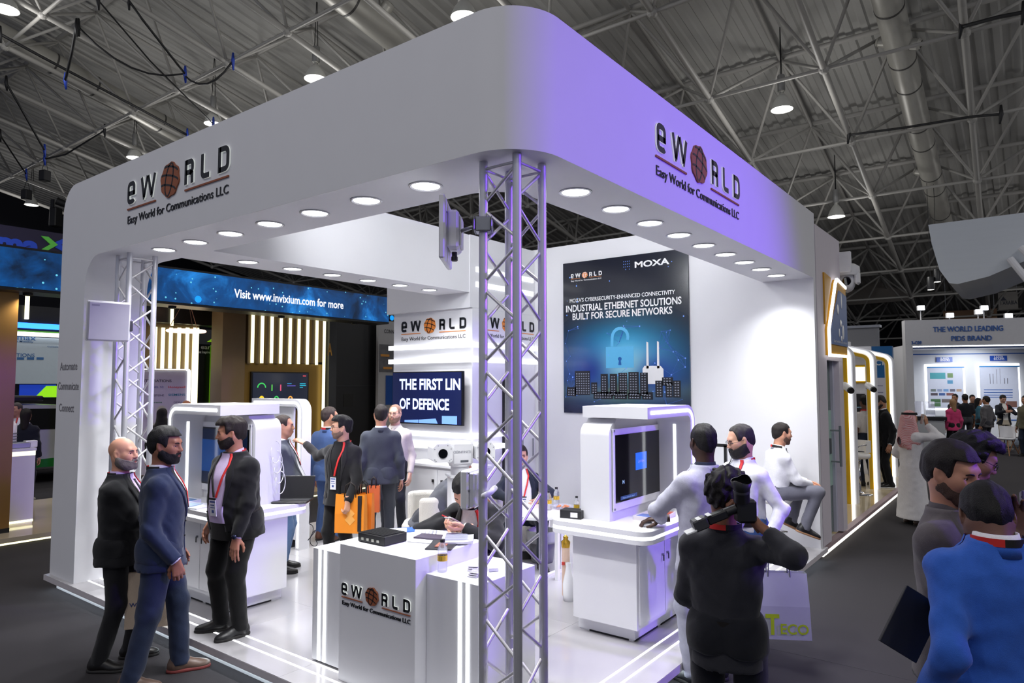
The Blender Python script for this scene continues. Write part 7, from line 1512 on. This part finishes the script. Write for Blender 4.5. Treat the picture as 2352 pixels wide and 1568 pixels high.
# -- man bent over his phone at the reception counter
ps9 = (1.18, 1.24, ZP); f9 = 196; H9 = 1.74; hl = (.82, 1.11, 1.075); hr = (.88, 1.31, 1.085)
person('person in black suit bent over a phone behind the reception counter', ps9, f9, H9, near=2, skin=(208, 158, 134), hair='short', hair_t=.010, hairc=(20, 18, 18), head=(-4, 44, 0), head_fwd=.05, topc=BLKSUIT, trous=('black_suit', BLKSUIT[1]), shirtc=WSH, open=.045, vee=(.05, .12), lanyard=True, badge=False, pelvis=(-.05, 0, .66), lean=(34, 0, 0), LH=w2l(ps9, f9, H9, hl), RH=w2l(ps9, f9, H9, hr), LE=(-.3, 1, -.2), RE=(-.3, -1, -.2), Ldir=(.7, -.75, .0), Rdir=(.6, .75, -.1), Lback=(.2, .2, -1), Rback=(.3, -.3, 1), Lcurl=.75, Rcurl=.7, Lthumb=-1, LF=(.20, .14, .26), RF=(.20, -.14, .26), LK=(1, .2, .5), RK=(1, -.2, .5), seed=19)
bar_stool('low bar stool hidden behind the reception counter under the person with the phone', 1.23, 1.25, ZP, 0, h=.50)
person('person in grey checked jacket seated behind the pan tilt camera', (2.70, 3.30, ZP), -44, 1.72, near=1, skin=OLIVE, hair='short', hairc=(40, 34, 32), topc=('grey_check_jacket', (92, 94, 102)), trous=('grey_trousers', (60, 62, 70)), pelvis=(0, 0, .46), lean=(38, 0, 0), head=(0, 10, 0), LF=(.50, .14, .075), RF=(.50, -.14, .075), LK=(.6, .1, 1), RK=(.6, -.1, 1), LH=(.55, .14, .62), RH=(.55, -.14, .62), seed=21)
person('person in navy suit and white shirt sitting in the cream armchair', (nv[0]-.06, nv[1]-.06, ZP), 222, 1.72, near=1, skin=(206, 156, 130), hair='short', hair_t=.012, hairc=(40, 32, 30), topc=('navy_jacket', (36, 42, 58)), trous=('navy_jacket', (30, 36, 50)), shirtc=WSH, open=.09, vee=(.05, .1), belly=.07, lanyard=True, badge_z=.16, pelvis=(-.02, 0, .48), lean=(-12, 0, 0), LF=(.52, .16, .075), RF=(.50, -.20, .075), LK=(.6, .25, 1), RK=(.6, -.25, 1), LH=(.30, .16, .70), RH=(.30, -.14, .70), LE=(-.3, 1, -.2), RE=(-.3, -1, -.2), seed=23)
# -- group at the right kiosk
ps12 = (1.93, -.16, 0); f12 = 62; H12 = 1.83
person('person in light grey suit with back turned at the right kiosk', ps12, f12, H12, near=2, skin=DARK, hair='short', hair_t=.006, hairc=(14, 12, 12), head=(-12, 4, 0), topc=('pale_grey_suit', (168, 168, 182)), trous=('pale_grey_trousers', (160, 162, 176)), shirtc=('dark_collar', (30, 36, 54)), LH=w2l(ps12, f12, H12, (2.00, .20, 1.065)), LE=(-.5, 1, .1), Ldir=(.5, .6, -.1), Lback=(.2, .3, 1), RH=(.12, -.22, .86), LF=(.0, .12, .075), RF=(.02, -.12, .075), Lcurl=.5, shoe=(22, 22, 26), hem=-.20, seed=25)
PB = gp(1700, 5.55, 0); TB = at(1796, 1462, 5.15)
person('person in white shirt, jeans and spectacles beside the light grey suit', PB, 150, 1.79, near=2, skin=(206, 158, 134), hair='short', hair_t=.005, hairc=(44, 40, 40), hairline=.090, beard=True, beard_t=.018, beardc=(34, 31, 32), glasses=True, head=(-22, 16, 0), top='shirt', hem=-.17, topc=('crisp_white_shirt', (222, 222, 230)), trous=('mid_jeans', (62, 92, 150)), bulk=1.12, belly=.06, lanyard=True, badge=False, LH=w2l(PB, 150, 1.79, TB+Vector((-.08, .05, .74))), Ldir=(.1, 0, -1), Lcurl=1.1, RH=(.28, -.12, 1.0), seed=27)
ps14 = gp(1658, 3.42, 0); f14 = 14; H14 = 1.69; ch_ = at(1733, 1196, 3.22)
_, I14 = person('person in black shirt holding a camera on one shoulder', ps14, f14, H14, near=2, skin=(132, 90, 70), hair='curly', hair_t=.016, hairc=(26, 22, 24), head=(-30, 6, 0), top='tee', hem=-.20, sleeve_len=.82, topc=('black_shirt_soft', (44, 44, 50)), trous=('dark_trousers_b', (24, 25, 32)), lanyard=True, badge=False, earbud=-1, RH=w2l(ps14, f14, H14, ch_), RE=(.15, -.45, -1), Rdir=(.1, .6, .7), Rback=(.2, -.6, .5), Rcurl=.9, LH=(.26, .17, .92), LE=(-1, .3, 0), legw=1.08, bulk=1.04, seed=29)
person('person in white shirt and grey trousers perched on the bar stool by the end wall', (5.20, .33, ZP), -48, 1.74, near=1, skin=(206, 152, 124), hair='short', hair_t=.006, hairc=(34, 28, 26), beard=True, beard_t=.0028, beardc=(110, 82, 70), head=(-4, 4, 0), top='shirt', topc=WSH, trous=('grey_chinos', (104, 104, 116)), lanyard=True, badge=False, pelvis=(0, 0, .72), lean=(10, 0, 0), LF=(.26, .12, .36), RF=(.28, -.14, .34), LK=(1, .3, .6), RK=(1, -.3, .6), LH=(.40, .02, .82), RH=(.40, -.06, .80), LE=(-.4, .7, -.7), RE=(-.4, -.7, -.7), Ldir=(.8, -.3, -.2), Rdir=(.8, .3, -.2), Lback=(.2, .3, 1), Rback=(.2, -.3, 1), Lpitch=25, Rpitch=20, shoe=(24, 24, 28), sole=(150, 110, 80), seed=31)
# -- foreground group at the lower right
person('person in grey suit looking down, behind the blue suit', gp(2178, 3.05, 0), -104, 1.86, near=2, skin=(176, 126, 104), hair='short', hair_t=.015, hairc=(28, 22, 22), beard=True, beard_t=.0030, beardc=(74, 54, 46), head=(-14, 12, 0), topc=('taupe_suit', (92, 84, 88)), trous=('taupe_suit', (84, 78, 82)), shirtc=('grey_tee', (70, 64, 70)), LH=(.30, .12, 1.12), RH=(.30, -.12, 1.12), seed=33)
person('person with spectacles in dark navy suit, farthest of the foreground group', gp(2226, 3.7, 0), -62, 1.86, near=1, skin=(150, 108, 96), hair='curly', hair_t=.014, hairc=(18, 16, 22), glasses=True, head=(-14, 26, 0), topc=('dark_navy_suit', (24, 30, 58)), trous=('dark_navy_suit', (24, 30, 58)), seed=35)
ps27 = gp(2266, 2.6, 0); f27 = 30; H27 = 1.83; ph27 = at(2352, 1235, 2.62)
person('person in bright blue suit with red lanyard seen from behind in the foreground', ps27, f27, H27, near=2, skin=(104, 72, 60), hair='short', hair_t=.008, hairc=(14, 12, 14), head=(-14, 40, 0), head_fwd=.07, head_off=(.03, 0, -.05), topc=('bright_blue_suit', (50, 96, 190)), trous=('bright_blue_suit', (50, 96, 190)), shirtc=WSH, lanyard=True, badge=False, lan_split=7, width=1.04, RH=w2l(ps27, f27, H27, ph27), RE=(-.2, -.9, -.7), Rdir=(.1, .25, 1), Rback=(.8, -.3, 0), LH=(.0, .245, .86), LE=(-1, .12, 0), seed=37)
# -- people in the aisle and stands at right
ps16 = (8.92, -.56, 0); f16 = -44; H16 = 1.70
person('person in white robe and red checked headscarf with phone at the ear', ps16, f16, H16, near=1, skin=OLIVE, hair='ghutra', beard=True, beard_t=.005, top='thobe', topc=('white_robe', (214, 212, 214)), slw=1.12, RH=(.16, -.155, 1.50), RE=(.5, -.9, -.8), Rdir=(-.1, .15, 1), Rback=(.3, -1, 0), LH=(.14, .20, .92), shoe=(60, 44, 36), seed=39)
person('person in white polo shirt with back turned in the yellow stand', gp(1985, 13.2, .12), 42, 1.76, near=1, skin=(110, 76, 60), hairc=(16, 14, 14), hair_t=.013, top='tee', sleeve_len=.4, hem=-.14, topc=('white_polo', (218, 212, 206)), trous=('dark_jeans', (38, 46, 62)), RH=(.25, -.18, .98), lanyard=True, badge=False, seed=41)
person('person in black suit leaning towards the white polo in the yellow stand', gp(2034, 13.0, .12), 112, 1.78, near=1, skin=OLIVE, hair_t=.005, hairc=(50, 44, 42), beard=True, beard_t=.003, topc=('black_suit_b', (20, 20, 23)), trous=('black_suit_b', (20, 20, 23)), lean=(10, 0, 0), head=(0, 26, 0), sole=(220, 220, 220), seed=43)
person('person in pink jacket with back turned before the lit posters', gp(2186, 20.2, 0), 30, 1.64, near=1, skin=(214, 170, 150), hair='long', hairc=(150, 116, 82), top='coat', topc=('pink_jacket', (186, 56, 104)), trous=('black_trousers', (22, 22, 24)), width=.92, eyes=False, front=False, seed=45)
person('person in black polo shirt beside the pink jacket', gp(2215, 21.6, 0), 22, 1.77, near=0, skin=BRN, top='tee', sleeve_len=.4, hem=-.12, topc=('black_polo', (20, 22, 30)), trous=('dark_grey_trousers', (56, 56, 62)), seed=47)
person('person in dark jacket half hidden behind the pink jacket', gp(2192, 22.4, 0), 160, 1.76, near=0, skin=OLIVE, hair_t=.008, topc=('dark_jacket', (34, 34, 42)), trous=('dark_grey_trousers', (56, 56, 62)), seed=49)
person('person in dark jacket facing us between two backs at the sensor stand', gp(2232, 23.0, 0), 200, 1.72, near=0, skin=TAN, topc=('dark_jacket', (34, 34, 42)), trous=('dark_grey_trousers', (56, 56, 62)), seed=50)
person('person in grey blazer with back turned at the sensor stand', gp(2263, 20.6, 0), 60, 1.72, near=1, skin=OLIVE, topc=('grey_blazer', (82, 80, 84)), trous=('dark_grey_trousers', (56, 56, 62)), front=False, eyes=False, seed=51)
person('person in teal top facing the grey blazer at the sensor stand', gp(2246, 22.6, 0), -60, 1.62, near=0, skin=TAN, hair='long', hairc=(20, 17, 18), topc=('teal_top', (60, 110, 130)), trous=('dark_grey_trousers', (56, 56, 62)), width=.9, seed=52)
person('person in open dark jacket and khaki trousers looking at a phone', gp(2302, 21.8, 0), 205, 1.74, near=1, skin=(206, 160, 136), hair_t=.012, head=(0, 22, 0), topc=('navy_bomber', (28, 30, 40)), shirtc=('white_tee', (216, 214, 210)), open=.06, vee=(.05, .1), trous=('khaki', (176, 166, 150)), LH=(.30, .06, 1.20), RH=(.30, -.06, 1.20), LE=(-.3, 1, -.6), RE=(-.3, -1, -.6), lanyard=True, badge=False, shoe=(40, 40, 42), sole=(200, 200, 200), seed=53)
person('person in olive jacket cut off by the right picture edge', gp(2353, 19.5, 0), 150, 1.76, near=0, skin=OLIVE, topc=('olive_jacket', (92, 88, 70)), trous=('dark_jeans', (38, 46, 62)), seed=55)
# -- people beyond the left pylon and in the gold stand
person('person in navy jacket with back turned past the left pylon', gp(63, 12.2, 0), 60, 1.68, near=1, skin=TAN, hair='long', hairc=(26, 20, 19), top='coat', topc=('navy_jacket_b', (24, 28, 40)), trous=('navy_jacket_b', (24, 28, 40)), width=.95, front=False, eyes=False, shoe=(214, 210, 206), seed=57)
person('person in white shirt with lanyard facing us by the display car', gp(40, 13.0, 0), 215, 1.76, near=0, skin=TAN, hairc=(80, 72, 70), top='shirt', topc=WSH, trous=('dark_grey_trousers', (56, 56, 62)), lanyard=True, badge=False, seed=59)
person('person in black robe and headscarf before the partner board', gp(374, 11.6, .1), 70, 1.60, near=0, skin=TAN, hair='hijab', top='robe', topc=('black_robe', (16, 15, 17)), lanyard=True, badge=False, seed=61)
person('person in dark jacket nearly hidden behind the left kiosk', gp(430, 12.4, .1), 40, 1.72, near=0, skin=(176, 120, 92), hair='none', topc=('dark_jacket', (34, 34, 42)), trous=('dark_grey_trousers', (56, 56, 62)), seed=63)
# ================================================================ things held or carried
def phone(label, p, rot, dark=(28, 28, 34)):
    t = thing('smartphone', label, 'phone', tuple(p)); t.rotation_euler = rot; MB().box(-.036, .036, -.0045, .0045, -.075, .075, .004).build('case', mat('phone_%d_%d_%d' % dark, dark, .3), t); MB().box(-.032, .032, -.0052, -.0044, -.070, .070).build('screen', mat('phone_glass', (20, 24, 34), .1), t)
    for sx, sz in ((-.018, .055), (-.018, .03)): MB().tube((sx, .0044, sz), (sx, .0075, sz), .009, .009, 12).build('camera_ring', steel, t)
    return t
phone('phone held by the person bent over the reception counter', (.82, 1.22, 1.115), (math.radians(-65), 0, math.radians(100)), (190, 190, 196))
phone('phone pressed to the ear of the person in white robe', (Vector(ps16)+Matrix.Rotation(math.radians(f16), 3, 'Z') @ Vector((.10, -.125, 1.545))*1.0), (.2, 0, math.radians(f16+80)), (200, 190, 186))
phone('purple tinted phone held up by the person in the blue suit', tuple(at(2350, 1172, 2.68)), (0, .25, YAW-.5), (70, 62, 96))
phone('phone in the hands of the person in khaki trousers', (Vector(gp(2302, 21.8, 0))+Vector((math.cos(math.radians(205))*.40, math.sin(math.radians(205))*.40, 1.28))), (-.9, 0, math.radians(115)))
t = thing('red_pen', 'red pen between the fingers of the person at the counter', 'pen', (.82, 1.285, 1.125)); MB().tube((-.01, -.05, .0), (.02, .06, .01), .0045, .0045, 8).build('barrel', mat('pen_red', (200, 30, 36), .35), t, True); MB().tube((-.01, -.05, 0), (-.013, -.062, -.002), .003, .001, 8).build('tip', steel, t)
def bag(name, label, p, rz, w, h, d, m_, handle_m, hh=.16, taper=1.0, cat='bag', lean=0.0):
    t = thing(name, label, cat, tuple(p), rz); q = MB(); vs = []
    for z, k, dd in ((0, taper, d), (h*.5, 1.0, d*.95), (h, 1.0, d*.55)):
        for x, y in ((-w/2*k, -dd/2), (w/2*k, -dd/2), (w/2*k, dd/2), (-w/2*k, dd/2)): vs.append((x+lean*z, y, z))
    q.add(vs, [(3, 2, 1, 0)]+[(4*l+i, 4*l+(i+1) % 4, 4*l+4+(i+1) % 4, 4*l+4+i) for l in (0, 1) for i in range(4)]); q.build('bag_body', m_, t)
    for y in (-d*.27, d*.27): MB().path([(-w*.2+lean*h, y, h-.03), (-w*.17+lean*h, y, h+hh*.7), (lean*h, y, h+hh), (w*.17+lean*h, y, h+hh*.7), (w*.2+lean*h, y, h-.03)], .006, 6).build('handle', handle_m, t, True)
    return t
org = mat('bag_orange', (236, 142, 36), .45, var=.04); dk_h = mat('handle_dark', (40, 30, 26), .6)
hp = Vector(ps)+Matrix.Rotation(math.radians(fc6), 3, 'Z') @ Vector((.22, .25, .0)); ang6 = math.radians(fc6+90+8)
t = bag('paper_bag', 'orange paper bag with black stripe held below the black jacket', at(806, 1222, 6.72), YAW-PI/2-.18, .30, .37, .10, org, dk_h, .12); MB().box(.09, .125, -.056, -.030, .02, .36).build('black_stripe', mat('bag_stripe', (34, 28, 30), .5), t)
mm = MB(); put_poly(mm, [(-.055, 0), (0, -.055), (.055, 0), (0, .055)], (.01, -.051, .13), (1, 0, 0), UP_, .002); put_poly(mm, [(-.05, 0), (0, -.05), (.05, 0), (0, .05)], (.01, -.051, .19), (1, 0, 0), UP_, .001); mm.build('printed_diamonds', mat('bag_print', (244, 176, 90), .5), t)['kind'] = 'stuff'
bag('paper_bag', 'second orange paper bag just behind the striped one', at(835, 1215, 6.85), YAW-PI/2-.25, .20, .36, .08, mat('bag_orange_b', (230, 128, 40), .45), dk_h, .12)
bag('paper_bag', 'red orange bag showing between the black jacket and the grey suit', at(858, 1175, 7.9), YAW-PI/2, .14, .30, .08, mat('bag_red_orange', (210, 100, 50), .5), dk_h, .1)
t = bag('tote_bag', 'beige cotton tote bag between the black suit and the navy suit', (-.27, 3.22, .28), -.62, .38, .40, .07, mat('cotton_beige', (206, 186, 164), .9, bump=.2, bscale=200), mat('cotton_beige'), .22); mm = MB(); put_text(mm, 'WE', (-.16, -.036, .16), (1, 0, 0), UP_, .03, .07, bold=.01); mm.build('tote_print', mat('tote_ink', (50, 70, 130), .6), t)['kind'] = 'stuff'
t = bag('tote_bag', 'silver grey shopping bag with lime lettering behind the person with the camera', TB, YAW-PI/2-.12, .40, .48, .12, mat('bag_silver', (190, 192, 200), .35, .15, var=.10, scale=5), mat('bag_silver'), .26, lean=-.04); mm = MB(); put_text(mm, 'T', (-.13, -.066, .04), (1, 0, 0), UP_, .15, .10, bold=.03); put_text(mm, 'ECO', (-.03, -.066, .045), (1, 0, 0), UP_, .075, .20, bold=.02); mm.build('bag_lettering', mat('lime_ink', (176, 200, 30), .5), t)['kind'] = 'stuff'
bag('carrier_bag', 'white carrier bag held by the person in white robe', (Vector(ps16)+Matrix.Rotation(math.radians(f16), 3, 'Z') @ Vector((.22, .26, .30))), math.radians(f16), .30, .36, .10, mat('bag_white'), mat('bag_white'), .2)
t = bag('shoulder_bag', 'small dark handbag at the hip of the person in pink', (Vector(gp(2186, 20.2, 0))+Vector((.02, .30, .78))), YAW-PI/2, .22, .18, .08, mat('handbag_dark', (40, 38, 36), .5), dk_h, .1)
t = thing('document_folder', 'black folder under the arm of the person in blue suit', 'folder', tuple(at(2092, 1432, 2.66))); q = MB().box(-.09, .09, -.006, .006, -.12, .12, .002); q.xf(Matrix.Rotation(YAW-PI/2+.15, 4, 'Z') @ Matrix.Rotation(.55, 4, 'Y')); q.build('cover', mat('folder_black', (38, 37, 40), .5), t); q = MB().box(-.085, .088, .006, .009, -.115, .118); q.xf(Matrix.Rotation(YAW-PI/2+.15, 4, 'Z') @ Matrix.Rotation(.55, 4, 'Y')); q.build('pages', pw_m, t)
# camera with lens hood and flash
cb = at(1712, 1172, 3.22); t = thing('photo_camera', 'black camera with petal hood lens and flash held by the person in black shirt', 'camera', tuple(cb)); cbk = mat('camera_black', (22, 22, 25), .45); ru, uu = _r, Vector((0, 0, 1)); fr_ = Matrix(((ru.x, _f.x, 0), (ru.y, _f.y, 0), (0, 0, 1))).to_4x4()
def cpart(nm, q, m_, sm=False): q.xf(fr_); return q.build(nm, m_, t, sm)
q = MB().box(-.045, .045, -.035, .04, -.055, .055, .012); cpart('camera_body', q, cbk); L0 = Vector((-.02, -.01, .045)); L1 = Vector((-.028, -.035, .135))
q = MB(); q.tube(L0, L0.lerp(L1, .55), .037, .037, 24); cpart('lens_barrel', q, cbk, 40); q = MB(); q.tube(L0.lerp(L1, .5), L0.lerp(L1, .62), .0385, .0385, 24); cpart('zoom_ring', q, mat('lens_ring', (60, 60, 64), .5), 40)
q = MB(); d = (L1-L0).normalized(); a = d.orthogonal().normalized(); b = d.cross(a); n = 32; vs = []
for i in range(n):
    tt = 2*PI*i/n; k = 1+.35*max(0, math.cos(2*tt)); o_ = a*math.cos(tt)+b*math.sin(tt); base = L0.lerp(L1, .6); vs += [base+o_*.037, base+d*.045*k+o_*.048, base+d*.045*k+o_*.045]
q.add(vs, [(3*i, 3*((i+1) % n), 3*((i+1) % n)+1, 3*i+1) for i in range(n)]+[(3*i+1, 3*((i+1) % n)+1, 3*((i+1) % n)+2, 3*i+2) for i in range(n)]); cpart('petal_hood', q, cbk, True); q = MB(); e_ = L0.lerp(L1, .78); q.tube(e_, e_+d*.004, .036, .030, 24); cpart('front_glass', q, mat('lens_glass', (70, 76, 80), .05), 40)
q = MB(); q.tube((-.045, 0, .01), (-.10, .0, -.012), .022, .022, 12); cpart('hot_shoe_joint', q, cbk, 40); q = MB().box(-.10, .0, -.028, .028, -.02, .02, .006); q.xf(Matrix.Translation((-.09, 0, -.01)) @ Matrix.Rotation(-.38, 4, 'Y')); cpart('flash_body', q, cbk); q = MB().box(-.17, -.10, -.034, .034, -.026, .026, .006); q.xf(Matrix.Translation((-.09, 0, -.01)) @ Matrix.Rotation(-.38, 4, 'Y')); cpart('flash_head', q, mat('flash_grey', (56, 56, 60), .5)); q = MB().box(-.215, -.165, -.036, .030, -.018, -.012); q.xf(Matrix.Translation((-.09, 0, -.01)) @ Matrix.Rotation(-.38, 4, 'Y')); cpart('bounce_card', q, pw_m)
for k in (0, 1): q = MB().box(-.145+.05*k, -.125+.05*k, -.036, .02, .0265, .0275); q.xf(Matrix.Translation((-.09, 0, -.01)) @ Matrix.Rotation(-.38, 4, 'Y')); cpart('white_tape', q, pw_m)
